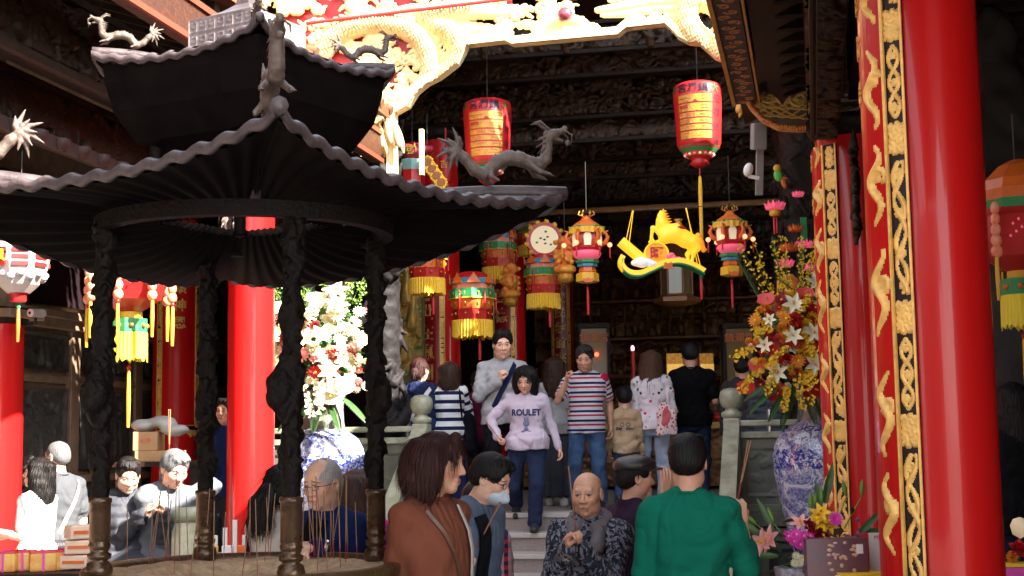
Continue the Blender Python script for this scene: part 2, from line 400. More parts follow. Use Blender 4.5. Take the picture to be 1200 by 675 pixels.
# stone balustrades on the platform edge: left and right
def balustrade(x0, x1, postx, label, side):
    t = thing('stone_balustrade', label, 'balustrade', (postx, LY, 1.0), group=None)
    a, b_ = x0 - postx, x1 - postx
    g = MB(); g.bb(a, b_, -.09, .07, .775, .83, bev=.012); g.bb(a, b_, -.06, .05, .665, .725, bev=.008); g.build('rail', M_marble, t)
    nb = max(1, int(abs(b_ - a) / 1.3)); wd = (b_ - a) / nb
    for i in range(nb):
        u0 = a + i * wd + .05; u1 = a + (i + 1) * wd - .05
        g = MB(); g.bb(u0, u1, -.035, .03, .07, .665); o = g.build('panel', M_dkstone, t)
        c = Carve(u1 - u0 - .1, .44, .012); c.fill(26, .07, 5 + i + int(side), .02); c.frame(.02, .03)
        c.mesh('panel_carving', M_dkstone, o, lambda U, V, Z: (u0 + .05 + U, -.037 - .012 * np.clip(Z, 0, .03) / .03, .14 + V))
    g = MB(); g.bb(a, b_, -.10, .10, .0, .07, bev=.01); g.bb(a, b_, -.14, -.02, -.12, 0.0); g.build('plinth', M_dkstone, t)
    g = MB(); g.bb(-.075, .075, -.13, .05, -.2, .85, bev=.015); g.lathe([(.075, .85), (.095, .87), (.095, .90), (.06, .92), (.055, .94)], 20, c=(0, -.04, 0)); g.build('post', M_marble, t)
    g = MB(); g.lathe([(.05, .935), (.085, .955), (.105, 1.0), (.11, 1.04), (.10, 1.09), (.065, 1.12), (0, 1.128)], 24, c=(0, -.04, 0)); g.build('ball_finial', M_marble, t)
    # sloping cheek down beside the steps
    g = MB(); xs = -.07 if side > 0 else -.07
    g.prism([(-.13, .80), (-.13, -1.0), (-2.0, -1.0), (-2.0, -.55), (-1.9, -.42)], -.07, .07, axis='x'); g.build('sloping_cheek', M_marble, t)
    return t
balustrade(SX1 + .06, 6, SX1 + .06, 'carved stone balustrade right of the steps with a round ball on its post', 1)
balustrade(-5.4, SX0 - .06, SX0 - .06, 'pale stone balustrade left of the steps with a sunlit ball on its post', -1)
# carved platform face
t = thing('platform_wall', 'dark carved stone base wall under the right balustrade', 'wall', (AX, LY, 0))
g = MB()
for a, b_ in ((-3.25, SX0 - AX), (SX1 - AX, 9)): g.bb(a, b_, -.05, 0, 0, .88); g.bb(a, b_, -.10, -.05, .74, .86, bev=.01); g.bb(a, b_, -.12, -.05, 0, .12)
g.build('wall_face', M_dkstone, t)
for k, a in enumerate(np.arange(SX1 - AX + .35, 5, 1.1)):
    c = Carve(.9, .5, .015); c.fill(25, .09, 50 + k, .025).frame(.03, .04); c.mesh('relief_panel', M_relief, t, lambda U, V, Z: (a + U, -.052 - Z * .6, .18 + V))
for nm, px, d in (('left', 478, 13.1), ('right', 903, 12.8)):
    g = MB(); g.lathe([(.03, 0), (.03, .92), (.026, .94), (0, .945)], 14); p = gd(px, d + .8, 1.0)
    o = g.build('steel_post', mat('brushed_steel', (.5, .5, .48), .3, metal=.9), loc=p); tag(o, 'short steel rail post behind the %s balustrade' % nm, 'post', 'steel rail posts')

# ------------------------------------------------------------------ red columns with couplet boards
def bend(o, r, ang0, sgn=1):
    """wrap a mesh built in (u, -, z) with u = arc length on a cylinder; ang0 = direction the centre faces"""
    for v in o.data.vertices:
        u, y, z = v.co; a = ang0 + u / r; rr = r + y
        v.co = (rr * math.cos(a), rr * math.sin(a), z)
def band_sheet(u0, u1, z0, z1, n=10, off=0.):
    V = []; F = []
    for i in range(n + 1):
        u = u0 + (u1 - u0) * i / n
        V += [(u, off, z0), (u, off, z1), (u, off + .012, z0), (u, off + .012, z1)]
    for i in range(n):
        a = 4 * i; b = a + 4
        F += [(a + 2, b + 2, b + 3, a + 3), (a, a + 1, b + 1, b), (a + 1, a + 3, b + 3, b + 1), (a, b, b + 2, a + 2)]
    F += [(0, 2, 3, 1), (4 * n, 4 * n + 1, 4 * n + 3, 4 * n + 2)]
    return V, F
def couplet(parent, r, ang, hw, z0, z1, chars, csize, fine=.006, step=1.3, bw=.09, mv=None, seed=3, big=True):
    """curved couplet board: red field with gold characters inside a black band of gold scrollwork"""
    H = z1 - z0; rr = r + .004
    V, F = band_sheet(-hw + bw, hw - bw, z0 + bw, z1, 14); o = mk('couplet_board', V, F, mv or M_red, parent, smooth=False); bend(o, rr, ang); root = o
    V, F = band_sheet(-hw, hw, z0, z1, 18, -.002); o = mk('band_ground', V, F, M_black, root); bend(o, rr, ang)
    g = []
    for (u0, u1, a, b_) in ((-hw, -hw + .009, z0, z1), (hw - .009, hw, z0, z1), (-hw + bw - .009, -hw + bw + .003, z0 + bw, z1), (hw - bw - .003, hw - bw + .009, z0 + bw, z1), (-hw, hw, z0, z0 + .012), (-hw + bw, hw - bw, z0 + bw - .006, z0 + bw + .006)):
        V, F = band_sheet(u0, u1, a, b_, 8 if u1 - u0 > .1 else 1, .013); g.append((V, F))
    VV = []; FF = []
    for V, F in g: FF += [tuple(i + len(VV) for i in f) for f in F]; VV += V
    o = mk('gold_edging', VV, FF, M_gold, root); bend(o, rr, ang)
    # scrollwork bands
    rng = random.Random(seed); W = bw - .02
    for sgn in (-1, 1):
        c = Carve(W, H - bw * .2, fine); z = 0; k = 0
        while z < c.H - .05:
            L_ = .12 if k % 2 else rng.choice((.34, .36, .62)); L_ = min(L_, c.H - z); mid = W / 2
            if k % 2:       # solid gold cloud block
                for q in range(9): c.stroke([(W * (.05 + .09 * t), z + L_ * (q + .5) / 9 + .008 * math.sin(t * 1.3 + (q % 2) * 1.5)) for t in range(11)], [.0075 + .002 * math.sin(t * 2.1 + q) for t in range(11)])
            else:
                if L_ < .5:
                    c.stroke([(mid + W * .33 * math.sin(t / 20 * 2 * PI * 1.5), z + .03 + (L_ - .06) * t / 20) for t in range(21)], .006)
                    c.stroke([(mid - W * .33 * math.sin(t / 20 * 2 * PI * 1.5), z + .03 + (L_ - .06) * t / 20) for t in range(21)], .006)
                    for q in (.2, .5, .8): c.spiral(mid, z + L_ * q, W * .2, 1.2, .006, 1, 1, q * 9)
                else:
                    for q in range(2):
                        c.stroke([(mid + W * .34 * math.sin(t / 24 * 2 * PI * 2 + q * 2), z + .04 + (L_ - .08) * t / 24) for t in range(25)], [.004 + .006 * abs(math.sin(t * .5 + q)) for t in range(25)])
                    for q in (.12, .33, .6, .85): c.spiral(mid, z + L_ * q, W * .3, 1.3, .006, 1, rng.choice((-1, 1)), q * 9)
            z += L_; k += 1
        u0 = (-hw + .010) if sgn < 0 else (hw - bw + .010)
        o = c.mesh('scrollwork', M_gold, root, lambda U, V, Z: (u0 + U, .011 + Z * .9, z0 + bw * .2 + V), keep=c.Z > .0012, smooth=True); bend(o, rr, ang)
    # curls at the foot of the board
    c = Carve(2 * hw - .03, bw * 2.2, fine)
    for q in range(int(hw * 2 / .07)): c.spiral(.04 + q * .07, bw * .9 + .02 * math.sin(q * 2), .035, 1.5, .008, 1, 1 if q % 2 else -1, q)
    o = c.mesh('foot_curls', M_gold, root, lambda U, V, Z: (-hw + .015 + U, .012 + Z, z0 - bw * 1.0 + V), keep=c.Z > .0015, smooth=True); bend(o, rr, ang)
    if chars:
        M = Matrix.Translation((0, .012, z1 - csize * .8)) @ Matrix(((-1, 0, 0, 0), (0, 0, 1, 0), (0, 1, 0, 0), (0, 0, 0, 1)))
        # u grows anticlockwise seen from above, so the text runs the other way round
        M = Matrix.Translation((0, .012, z1 - csize * .8)) @ Matrix(((1, 0, 0, 0), (0, 0, 1, 0), (0, 1, 0, 0), (0, 0, 0, 1)))
        o = text('characters', chars, csize, M_gold, root, M, .006, bold=.002 * csize / .1, vert=step); bend(o, rr, ang)
    if big:
        c = Carve(2 * (hw - bw) - .02, H - bw, .009); k = 0; z = .1
        for side in (.06, c.W - .06):
            z = .12
            while z < c.H - .1:
                Ld = rng.uniform(.22, .36)
                c.stroke([(side + .03 * math.sin(t * .7 + k), z + Ld * t / 14) for t in range(15)], [.005 + .012 * math.sin(PI * t / 14) for t in range(15)])
                c.spiral(side + .015, z + Ld * .6, .04, 1.2, .009, 1, 1, k); z += Ld + rng.uniform(.06, .16); k += 1
        o = c.mesh('gold_dragons', M_gold, root, lambda U, V, Z: (-(hw - bw) + .01 + U, .012 + Z * 1.3, z0 + bw + V), keep=c.Z > .0015, smooth=True); bend(o, rr, ang)
    return root
def column(name, label, x, y, z0, z1, r, m=M_red, base=True, group='red lacquered columns'):
    t = thing(name, label, 'column', (x, y, z0), group=group); H = z1 - z0
    g = MB(); g.lathe([(r * .985, 0), (r, H * .3), (r * .99, H * .7), (r * .96, H)], 96); g.build('shaft', m, t)
    if base:
        g = MB(); g.lathe([(r * 1.5, -.001), (r * 1.5, .10), (r * 1.35, .14), (r * 1.45, .2), (r * 1.5, .27), (r * 1.3, .36), (r * 1.05, .4), (r * .5, .401)], 32); g.build('stone_base', M_relief, t)
    g = MB(); g.lathe([(r * .9, H - .002), (r * 1.1, H + .03), (r * 1.2, H + .08), (r * 1.2, H + .14), (r * .5, H + .141)], 24); g.build('capital', M_wood, t)
    return t
p1 = pd(1094, 400, 5.9); p2 = pd(1005, 400, 9.4)
c1 = column('red_column', 'huge glossy red column nearest on the right with gold dragon couplet', p1.x, p1.y, 0, 5.0, .24)
couplet(c1, .24, PI, .30, .98, 4.6, '天中鎮瀾宮保佑民', .105, .0045, 1.9, .088)
for k, (u, z, hh) in enumerate(((.0, 0, 0),)): pass
c2 = column('red_column', 'second red column from the right with its gold couplet, behind the vase flowers', p2.x, p2.y, 0, 3.66, .24)
couplet(c2, .24, PI, .29, 1.0, 3.6, '慈雲高照', .12, .007, 2.4, .10, seed=9)
# left columns
p = pd(294, 500, 11.0); c3 = column('red_column', 'sunlit red column behind the incense burner pillars', p.x, p.y, 0, 4.0, .183)
p = pd(206, 500, 17.0); c4 = column('red_column', 'shaded red column with couplet at the left gallery', p.x, p.y, 0, 4.6, .285)
couplet(c4, .285, -PI / 2 + .55, .27, 1.85, 4.3, '普澤源頌神恩', .155, .012, 1.35, .07, seed=5, big=False)
p = pd(-4, 500, 12.0); c5 = column('red_column', 'plain red column at the left edge of the courtyard', p.x, p.y, 0, 2.72, .215)
g = MB(); g.bb(-.27, .27, -.27, .27, 2.77, 2.84, bev=.01); g.bb(-.15, .15, -.15, .15, 2.84, 3.5); g.build('stone_top', M_sand, c5)
# hall columns
for px, d, r, zz, ch, hw, lab in ((517, 16.4, .235, 5.2, '佳時濟世在瀛洲', .22, 'red hall column with couplet, left of the hanging fringed drum lantern'),
                                  (600, 20.2, .22, 5.2, '宜弘善德', .21, 'red hall column between the two fringed lanterns'),
                                  (661, 24.3, .19, 5.2, '神安民彝首來音', .17, 'red hall column with couplet, deepest in the hall')):
    p = pd(px, 500, d); c = column('red_column', lab, p.x, p.y, 1.0, zz, r, group='red columns inside the hall')
    z1 = {517: zat(0, 305, 16.2), 600: zat(0, 300, 19.6), 661: zat(0, 330, 24)}[px] - 1.0 + {517: .15, 600: .1, 661: 0}[px]
    z0_ = {517: .85, 600: .9, 661: .6}[px]
    cs = {517: .20, 600: .22, 661: .20}[px]
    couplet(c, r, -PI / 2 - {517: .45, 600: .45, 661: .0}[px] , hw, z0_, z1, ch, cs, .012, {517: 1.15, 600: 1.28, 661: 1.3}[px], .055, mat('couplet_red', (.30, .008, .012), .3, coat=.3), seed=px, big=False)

# ------------------------------------------------------------------ stone dragon columns flanking the hall front
def dragon_column(px, d, label, m):
    p = gd(px, d, 1.0); t = thing('dragon_column', label, 'column', p, group='carved stone dragon columns'); s = SDF(); H = 4.6
    s.cap((0, 0, 0), (0, 0, H), .17)
    a = []; ra = []
    for i in range(90):
        q = i / 89; an = q * 5.5 * PI + px; rr = .19 + .05 * math.sin(q * 37); a.append((rr * math.cos(an), rr * math.sin(an), .1 + q * H * .95)); ra.append(.065 + .02 * math.sin(q * 50))
    s.chain(a, ra, .02, 1)
    rg = random.Random(px)
    for i in range(110):
        an = rg.uniform(0, 6.28); z = rg.uniform(0, H); l = rg.uniform(.06, .2); rr = rg.uniform(.19, .26); b = an + rg.uniform(-.6, .6)
        s.cap((.17 * math.cos(an), .17 * math.sin(an), z), (rr * math.cos(b), rr * math.sin(b), z + l * rg.choice((-1, 1))), .04, .014, .015)
    V, F, T = s.mesh(.018, noise=lambda X, Y, Z, T: .012 * wob(X, Y, Z, 38) + .006 * wob(X, Y, Z, 90)); mk('carved_shaft', V, F, m, t, smooth=True)
    g = MB(); g.lathe([(.30, 0), (.30, .15), (.24, .2), (.27, .3), (.2, .38)], 8); g.build('stone_base', m, t)
M_drg = mat('grey_dragon_stone', (.014, .012, .013), .6, spec=.12, var=.3, vscale=9, bump=.4, bscale=40)
dragon_column(449, 13.9, 'dark grey carved dragon column left of the hall front', M_drg)
dragon_column(944, 13.4, 'dark carved dragon column behind the tall right flowers', mat('brown_dragon_stone', (.012, .007, .005), .6, spec=.15, var=.4, vscale=9, bump=.4, bscale=40))

# ------------------------------------------------------------------ the hall itself
hall = thing('temple_hall', 'deep dark temple hall full of carved smoked beams behind the steps', 'temple hall', (AX, 20, 1))
def hb(name, m, *boxes):
    g = MB()
    for bx in boxes: g.bb(bx[0] - AX, bx[1] - AX, bx[2] - 20, bx[3] - 20, bx[4] - 1, bx[5] - 1)
    return g.build(name, m, hall)
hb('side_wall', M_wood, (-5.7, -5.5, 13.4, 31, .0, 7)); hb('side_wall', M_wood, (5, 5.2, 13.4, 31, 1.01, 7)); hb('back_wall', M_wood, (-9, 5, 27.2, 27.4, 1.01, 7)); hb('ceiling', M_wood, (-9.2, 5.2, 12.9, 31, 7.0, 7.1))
g = MB()
g.prism([(12.75 - 20, 6.6 - 1), (12.75 - 20, 6.75 - 1), (20 - 20, 10.2 - 1), (31.5 - 20, 7.2 - 1), (31.5 - 20, 7.1 - 1)], -8, 9, axis='x')
rf = g.build('roof', M_tile, hall)
for i in range(48):
    g2 = MB() if i == 0 else g2; x = -7.9 + i * .355; g2.cyl((x, -7.25, 5.78), (x, 0, 9.25), .07, n=6)
g2.build('roof_ridges', M_tile, rf)
# tiers of carved beams across the hall front and deeper in
def tier(y, x0, x1, z0, z1, seed, R0=.10, dep=.06, m=M_wood, brk=0, hgt=.02, cs=.014):
    g = MB(); g.bb(x0 - AX, x1 - AX, y - 20, y - 20 + .14, z0 - 1, z1 - 1); o = g.build('beam', m, hall)
    g = MB(); g.bb(x0 - AX, x1 - AX, y - 20 - dep - .03, y - 20, z0 - 1 - .05, z0 - 1, bev=.008); g.bb(x0 - AX, x1 - AX, y - 20 - dep - .03, y - 20, z1 - 1, z1 - 1 + .045, bev=.008); g.build('moulding', M_wood2, o)
    c = Carve(x1 - x0, z1 - z0, cs); c.fill(int((x1 - x0) * (z1 - z0) / (R0 * R0) * 1.3), R0, seed, R0 * .28)
    c.mesh('beam_carving', M_carve, o, lambda U, V, Z: (x0 - AX + U, y - 20 - .004 - np.clip(Z, 0, .034) * dep * 1.7 / .03, z0 - 1 + V))
    rg = random.Random(seed)
    if brk:
        nbk = int((x1 - x0) / brk)
        for i in range(nbk):
            x = x0 - AX + (i + .5) * brk; s = SDF(); h = (z1 - z0)
            # a bracket: standing figure on scrolls with arms
            s.cap((0, 0, 0), (0, -.05, h * .8), .05, .035); s.ell((0, -.07, h * .88), (.045, .045, .055)); s.cap((-.16, -.02, h * .95), (.16, -.02, h * .95), .03)
            for q in range(9):
                an = rg.uniform(0, 6.3); s.cap((0, -.04, h * rg.uniform(.1, .7)), (rg.uniform(-.17, .17), -rg.uniform(.02, .13), h * rg.uniform(.05, .95)), .035, .015, .02)
            V, F, T = s.mesh(.02, noise=lambda X, Y, Z, T: .01 * wob(X, Y, Z, 45, i)); mk('bracket', V + np.array([x, y - 20 - .08, z0 - 1]), F, M_carve, o, smooth=True)
    return o
for (ya, yb, Y, sd_, R0, br_, dp) in ((62, 86, 15.0, 1, .10, 0, .05), (98, 136, 15.8, 2, .11, .52, .10), (142, 163, 16.0, 3, .08, 0, .06), (168, 186, 17.2, 4, .09, .6, .08), (190, 207, 17.4, 5, .08, 0, .06), (30, 58, 14.6, 12, .12, .9, .05)):
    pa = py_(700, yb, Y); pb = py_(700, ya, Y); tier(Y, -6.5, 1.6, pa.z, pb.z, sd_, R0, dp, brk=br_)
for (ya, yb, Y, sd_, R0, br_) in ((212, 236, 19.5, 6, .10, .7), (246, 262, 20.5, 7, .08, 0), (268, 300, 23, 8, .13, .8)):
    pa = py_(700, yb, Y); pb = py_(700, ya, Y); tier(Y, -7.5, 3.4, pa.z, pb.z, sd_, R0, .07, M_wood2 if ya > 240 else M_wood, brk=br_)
pa = py_(720, 245, 19.0); g = MB(); g.bb(-4.2, 4.6, -1.0 - .06, -1.0, pa.z - 1 - .05, pa.z - 1 + .03, bev=.01); g.build('lit_beam_edge', mat('lit_edge_tone', (.30, .17, .07), .35, metal=.5, var=.4, vscale=5), hall)  # pale strip standing in for light along a beam's edge
# altar screen: rows of niches and carvings, old gilded wood
c = Carve(8.4, 4.2, .03); c.fill(1100, .15, 77, .045)
for j in range(11):
    c.Z[:, int(j * .4 / .03):int(j * .4 / .03) + 2] = .09
for i in range(14): c.Z[int(i * .62 / .03):int(i * .62 / .03) + 2, :] = np.maximum(c.Z[int(i * .62 / .03):int(i * .62 / .03) + 2, :], .07)
c.mesh('altar_screen', M_altar, hall, lambda U, V, Z: (-4.2 + 1.4 + U, 5.8 - Z * 2.2, .1 + V))
rg = random.Random(5)
for j in range(5):          # rows of small standing figures, pillars and canopies in the altar screen
    z = 1.25 + j * .68
    for i in range(19):
        x = -2.6 + i * .42; s = SDF(); s.cap((0, 0, 0), (0, 0, .26), .06, .035); s.ell((0, -.01, .33), (.04, .04, .05)); s.cap((-.1, 0, .1), (.1, -.06, .2), .03); s.cap((-.19, 0, -.08), (-.19, 0, .5), .02); s.cap((-.19, 0, .5), (0, -.04, .42), .028, .014); s.cap((.19, 0, .5), (0, -.04, .42), .028, .014)
        if i == 0: Vf, Ff, _ = s.mesh(.025, noise=lambda X, Y, Z, T: .008 * wob(X, Y, Z, 60, j))
        if i == 0: W_ = [], []
        W_[0].append(Vf + np.array([x + rg.uniform(-.02, .02), 5.45, z])); W_[1].append(Ff + len(Vf) * i)
    mk('figure_row', np.concatenate(W_[0]), np.concatenate(W_[1]), M_altar, hall, smooth=True)
    g = MB(); g.bb(-2.8, 5.4, 5.3, 5.5, z - .13, z - .08, bev=.01); g.build('shelf', M_altar, hall)

# colourful gilded guardian panel at the left of the hall front
t = thing('guardian_panel', 'gold and green carved guardian panel left of the couplet column', 'carved panel', py_(464, 440, 15.3), group=None)
W_, H_ = .31, 1.25; c = Carve(W_, H_, .01); rg = random.Random(3); c.fill(40, .06, 31, .02)
for (x, z, h) in ((.11, .2, .34), (.20, .55, .36), (.13, .85, .3)):
    c.stroke([(x, z), (x + .02, z + h)], [.07, .04]); c.stroke([(x, z + h), (x + .01, z + h + .05)], .035); c.stroke([(x - .09, z + h * .5), (x + .1, z + h * .8)], .025)
mg = mat('gold_green_carving', (.55, .28, .04), .4, metal=.25, col2=(.05, .13, .05), vscale=9)
c.mesh('relief', mg, t, lambda U, V, Z: (U, -np.clip(Z, 0, .06) * 1.6, V)); g = MB(); g.bb(-.02, W_ + .02, .001, .06, -.9, H_ + .3); g.build('backing', mat('olive_board', (.10, .10, .03), .5), t)
# ================================================================== GILDED FRIEZE between the hall's front posts
FY = 13.0
_M3 = np.array(CAM_M.to_3x3())
def pyv(PX, PY, Y):
    d = np.stack([(PX - 600) / FPX, -(PY - 337.5) / FPX, -np.ones_like(PX)], -1) @ _M3.T
    k = Y / d[..., 1]; return d[..., 0] * k, Y + 0 * k, 1.65 + d[..., 2] * k
fr = thing('gilded_frieze', 'sunlit gilded openwork frieze of dragons and clouds arching over the hall front', 'carved frieze', py_(665, 50, FY))
F0 = fr.location.copy()
S = 125.; PX0, PY1 = 158, 205
def cv(px, py): return ((px - PX0) / S, (PY1 - py) / S)
outline = [(465, 205), (464, 150), (465, 134), (480, 126), (490, 110), (502, 100), (516, 93), (528, 84), (538, 76), (545, 64), (549, 55), (594, 50), (602, 54), (725, 43), (735, 35), (780, 30), (787, 36), (796, 46), (808, 52), (820, 53), (828, 60), (838, 69), (849, 73), (856, 86), (864, 98), (876, 108)]
ox = np.array([p[0] for p in outline], float); oy = np.array([p[1] for p in outline], float)
c = Carve((905 - PX0) / S, (PY1 + 30) / S, .0085)
rg = random.Random(21)
for i in range(400):
    px, py = rg.uniform(PX0, 905), rg.uniform(-30, PY1); c.cloud(*cv(px, py), rg.uniform(.06, .11), rg, rg.uniform(.016, .024))
def st(pts, r, z=.55):
    # smooth the polyline
    P = [Vector((*p, 0)) for p in pts]; out = []; rr = []
    rs = r if isinstance(r, (list, tuple)) else [r] * len(P)
    for i in range(len(P) - 1):
        a, b_, c_, d_ = P[max(i - 1, 0)], P[i], P[i + 1], P[min(i + 2, len(P) - 1)]
        for k in range(6):
            t = k / 6; q = .5 * ((2 * b_) + (c_ - a) * t + (2 * a - 5 * b_ + 4 * c_ - d_) * t * t + (3 * b_ - a - 3 * c_ + d_) * t ** 3); out.append(cv(q.x, q.y)); rr.append((rs[i] + (rs[i + 1] - rs[i]) * t) / S)
    out.append(cv(*pts[-1])); rr.append(rs[-1] / S); c.stroke(out, rr, z); return out, rr
def scaly(pts, rs):
    rs = [v * .78 for v in rs]
    o, r = st(pts, rs, .9)
    for i in range(0, len(o) - 1):
        x, y = o[i]; x2, y2 = o[i + 1]; dx, dy = x2 - x, y2 - y; L_ = math.hypot(dx, dy) + 1e-6; nx_, ny_ = -dy / L_, dx / L_
        for s_ in (-.75, -.4, 0, .4, .75): c.spiral(x + nx_ * r[i] * s_, y + ny_ * r[i] * s_, .016, .6, .007, 1, 1, math.atan2(dy, dx)); 
        c.stroke([(x + nx_ * r[i] * .95, y + ny_ * r[i] * .95), (x + nx_ * r[i] * 1.5 - dx, y + ny_ * r[i] * 1.5 - dy)], [.02, .005], 1)
scaly([(362, 125), (366, 90), (380, 58), (405, 36), (440, 27), (475, 33), (498, 52), (505, 80), (492, 105), (472, 122)], [7, 11, 15, 17, 17, 17, 16, 15, 12, 8])
scaly([(470, 128), (500, 108), (528, 84), (542, 62), (536, 44), (518, 32)], [9, 13, 17, 19, 18, 15])
st([(505, 22), (530, 14), (560, 12), (585, 14), (600, 10)], [16, 14, 11, 8, 5]); st([(515, 34), (545, 33), (575, 35), (598, 40)], [10, 8, 6, 4]); st([(540, 2), (560, 5), (575, 2)], [7, 6, 3])
for i in range(9): st([(520, 18 + i * 3), (490, 8 + i * 7), (460 + i * 3, 12 + i * 7)], [5, 4, 1.5])
for i in range(7): st([(548 + i * 8, 34), (550 + i * 8, 28)], [2.4, .6], 1); st([(552 + i * 7, 17), (553 + i * 7, 23)], [2.2, .6], 1)
scaly([(868, 96), (846, 68), (826, 52), (808, 34), (806, 12), (822, -8), (850, -20)], [10, 16, 20, 20, 17, 14, 10])
st([(700, 12), (730, 8), (760, 2), (800, -2), (830, 4)], [3, 6, 8, 12, 12]); st([(705, 18), (735, 16), (765, 10), (800, 8)], [2, 5, 6, 8])
for i in range(9): st([(735 + i * 7, 8), (738 + i * 7, 15)], [2.4, .6], 1)
for i in range(4): st([(845, 5 + i * 8), (862, 12 + i * 9), (868, 28 + i * 9)], [3, 3, 1])
for i in range(4): c.spiral(*cv(662, 47), (34 - i * 8) / S, .5, 2.6 / S, 1, 1, 0)         # waves below the pearl
st([(632, 50), (640, 32), (662, 24), (684, 30), (696, 46)], [6, 7, 8, 7, 5]); st([(622, 48), (650, 40), (680, 40), (705, 42)], [8, 9, 9, 7])
c.Z = np.where(c.Z > .05, c.Z + .009 * np.abs(np.sin(c.U * 75 + c.Vv * 40)) * np.abs(np.sin(c.Vv * 80 - c.U * 35)) + .01 * np.sin(c.U * 210 + 3 * np.sin(c.Vv * 60)), c.Z)
PXg = PX0 + c.U * S; PYg = PY1 - c.Vv * S
ob = np.interp(PXg, ox, oy, left=190)
above = PYg < np.where(PXg < 464, 190 - 8 * np.abs(np.sin(PXg * .35)) , ob)
keep = above & (c.Z > .0045)
def fmap(U, V, Z):
    X, Y, W = pyv(PX0 + U * S, PY1 - V * S, FY); return X - F0.x, Y - F0.y - np.clip(Z, 0, .22) * 1.25, W - F0.z
c.mesh('dragon_relief', M_gild, fr, fmap, keep=keep, smooth=True)
# plain moulded border along the arch
V = []; F = []
for i, (x, y) in enumerate(outline):
    a = np.array(outline[max(i - 1, 0)]); b_ = np.array(outline[min(i + 1, len(outline) - 1)]); d = (b_ - a) / np.linalg.norm(b_ - a); nn = np.array((d[1], -d[0])) * 8.5
    for (qx, qy, yy) in ((x, y, FY - .10), (x + nn[0], y + nn[1], FY - .10), (x + nn[0], y + nn[1], FY + .05), (x, y, FY + .05)):
        p = py_(qx, qy, FY); V.append((p.x - F0.x, yy - F0.y, p.z - F0.z))
for i in range(len(outline) - 1):
    a, b_ = 4 * i, 4 * i + 4; F += [(a, b_, b_ + 1, a + 1), (a + 1, b_ + 1, b_ + 2, a + 2), (a + 2, b_ + 2, b_ + 3, a + 3), (a + 3, b_ + 3, b_, a)]
mk('border', V, F, mat('gilded_border', (.82, .66, .36), .5, metal=.1), fr)
# red boards behind the left part
g = MB(); pa = py_(335, 30, FY + .08); pb = py_(600, -30, FY + .08); pc = py_(480, 118, FY + .08)
M_redb = mat('red_frieze_board', (.50, .03, .03), .5, var=.1)
g.bb(pa.x - F0.x, pb.x - F0.x, .06, .10, pa.z - F0.z - .05, pb.z - F0.z); g.bb(pa.x - F0.x, pc.x - F0.x, .07, .11, pc.z - F0.z, pa.z - F0.z); g.build('red_backing', M_redb, fr)
g = MB(); q0 = py_(360, 28, FY - .1); q1 = py_(600, -1, FY - .1); g.cyl((q0.x - F0.x, -.12, q0.z - F0.z), (q1.x - F0.x, -.12, q1.z - F0.z), .02, n=8); g.build('red_rail', M_redb, fr)
g = MB(); p = py_(662, 17, FY - .12); g.ell((p.x - F0.x, p.y - F0.y, p.z - F0.z), (.073, .073, .073), 20, 12); g.build('pearl', mat('dark_red_pearl', (.22, .03, .05), .25, coat=.5), fr)
M_leaf = mat('orange_gilt_leaf', (.55, .24, .04), .45, metal=.3, var=.25, vscale=14)
def leafrow(pts, Y, r, ln, name='leaf_fringe', m=None):
    g = MB()
    for i, (px, py) in enumerate(pts):
        p = py_(px, py, Y); M = Matrix.Translation((p.x - F0.x, p.y - F0.y, p.z - F0.z)) @ Matrix.Rotation(.28 if px > 600 else -.2, 4, 'Y')
        g.ell((0, 0, -ln * .3), (r, r * .5, ln * .6), 8, 7, M, f=lambda a, th: 1 - .35 * (th / PI)); g.ell((r * .5, .01, -ln * .45), (r * .45, r * .4, ln * .5), 6, 6, M)
    g.build(name, m or M_leaf, fr)
leafrow([(849 + 1.55 * i - .02 * i * i, -8 + 8.6 * i) for i in range(16)], FY - .2, .045, .14)
leafrow([(846 + .8 * i, 4 + 9 * i) for i in range(9)], FY - .13, .035, .10)
leafrow([(232 + 12 * i, 2 + (i * 7) % 9) for i in range(7)], FY - .2, .06, .3, m=M_gild)
leafrow([(404 + 10 * i, 152 + (i * 5) % 8 - i) for i in range(7)], FY - .16, .055, .26, m=M_gild)
g = MB(); p = py_(492, 152, FY); q = py_(497, 205, FY); g.bb(p.x - F0.x, q.x - F0.x, -.03, .02, q.z - F0.z, p.z - F0.z); 
g.build('post_edge', M_gild, fr)

# ================================================================== LEFT GALLERY
lg = thing('left_gallery', 'shaded gallery with stone relief wall and carved eave beams on the left', 'gallery', (-6, 9, 0))
def lb(name, m, boxes, par=None, bev=0):
    g = MB()
    for a in boxes: g.bb(a[0] + 6, a[1] + 6, a[2] - 9, a[3] - 9, a[4], a[5], bev=bev)
    return g.build(name, m, par or lg)
wl = lb('wall', M_sand, [(-8.3, -8.02, -6, 22, 0, 6.6), (-9, -5.7, 20.5, 20.8, 0, 7.5), (-8.3, -5.7, 12.8, 12.95, 5.0, 7.5)])
fr_ = []; 
for z0, z1, d in ((2.95, 3.05, .15), (3.05, 3.13, .21), (2.37, 2.45, .06), (1.30, 1.38, .09), (.6, .7, .1)): fr_.append((-8.019, -8.019 + d, 2, 20.4, z0, z1))
for y in np.arange(2.2, 20, 1.5): fr_.append((-8.02, -7.95, y - .09, y + .09, .7, 2.95))
lb('stone_frame', M_sand, fr_, wl, bev=.008)
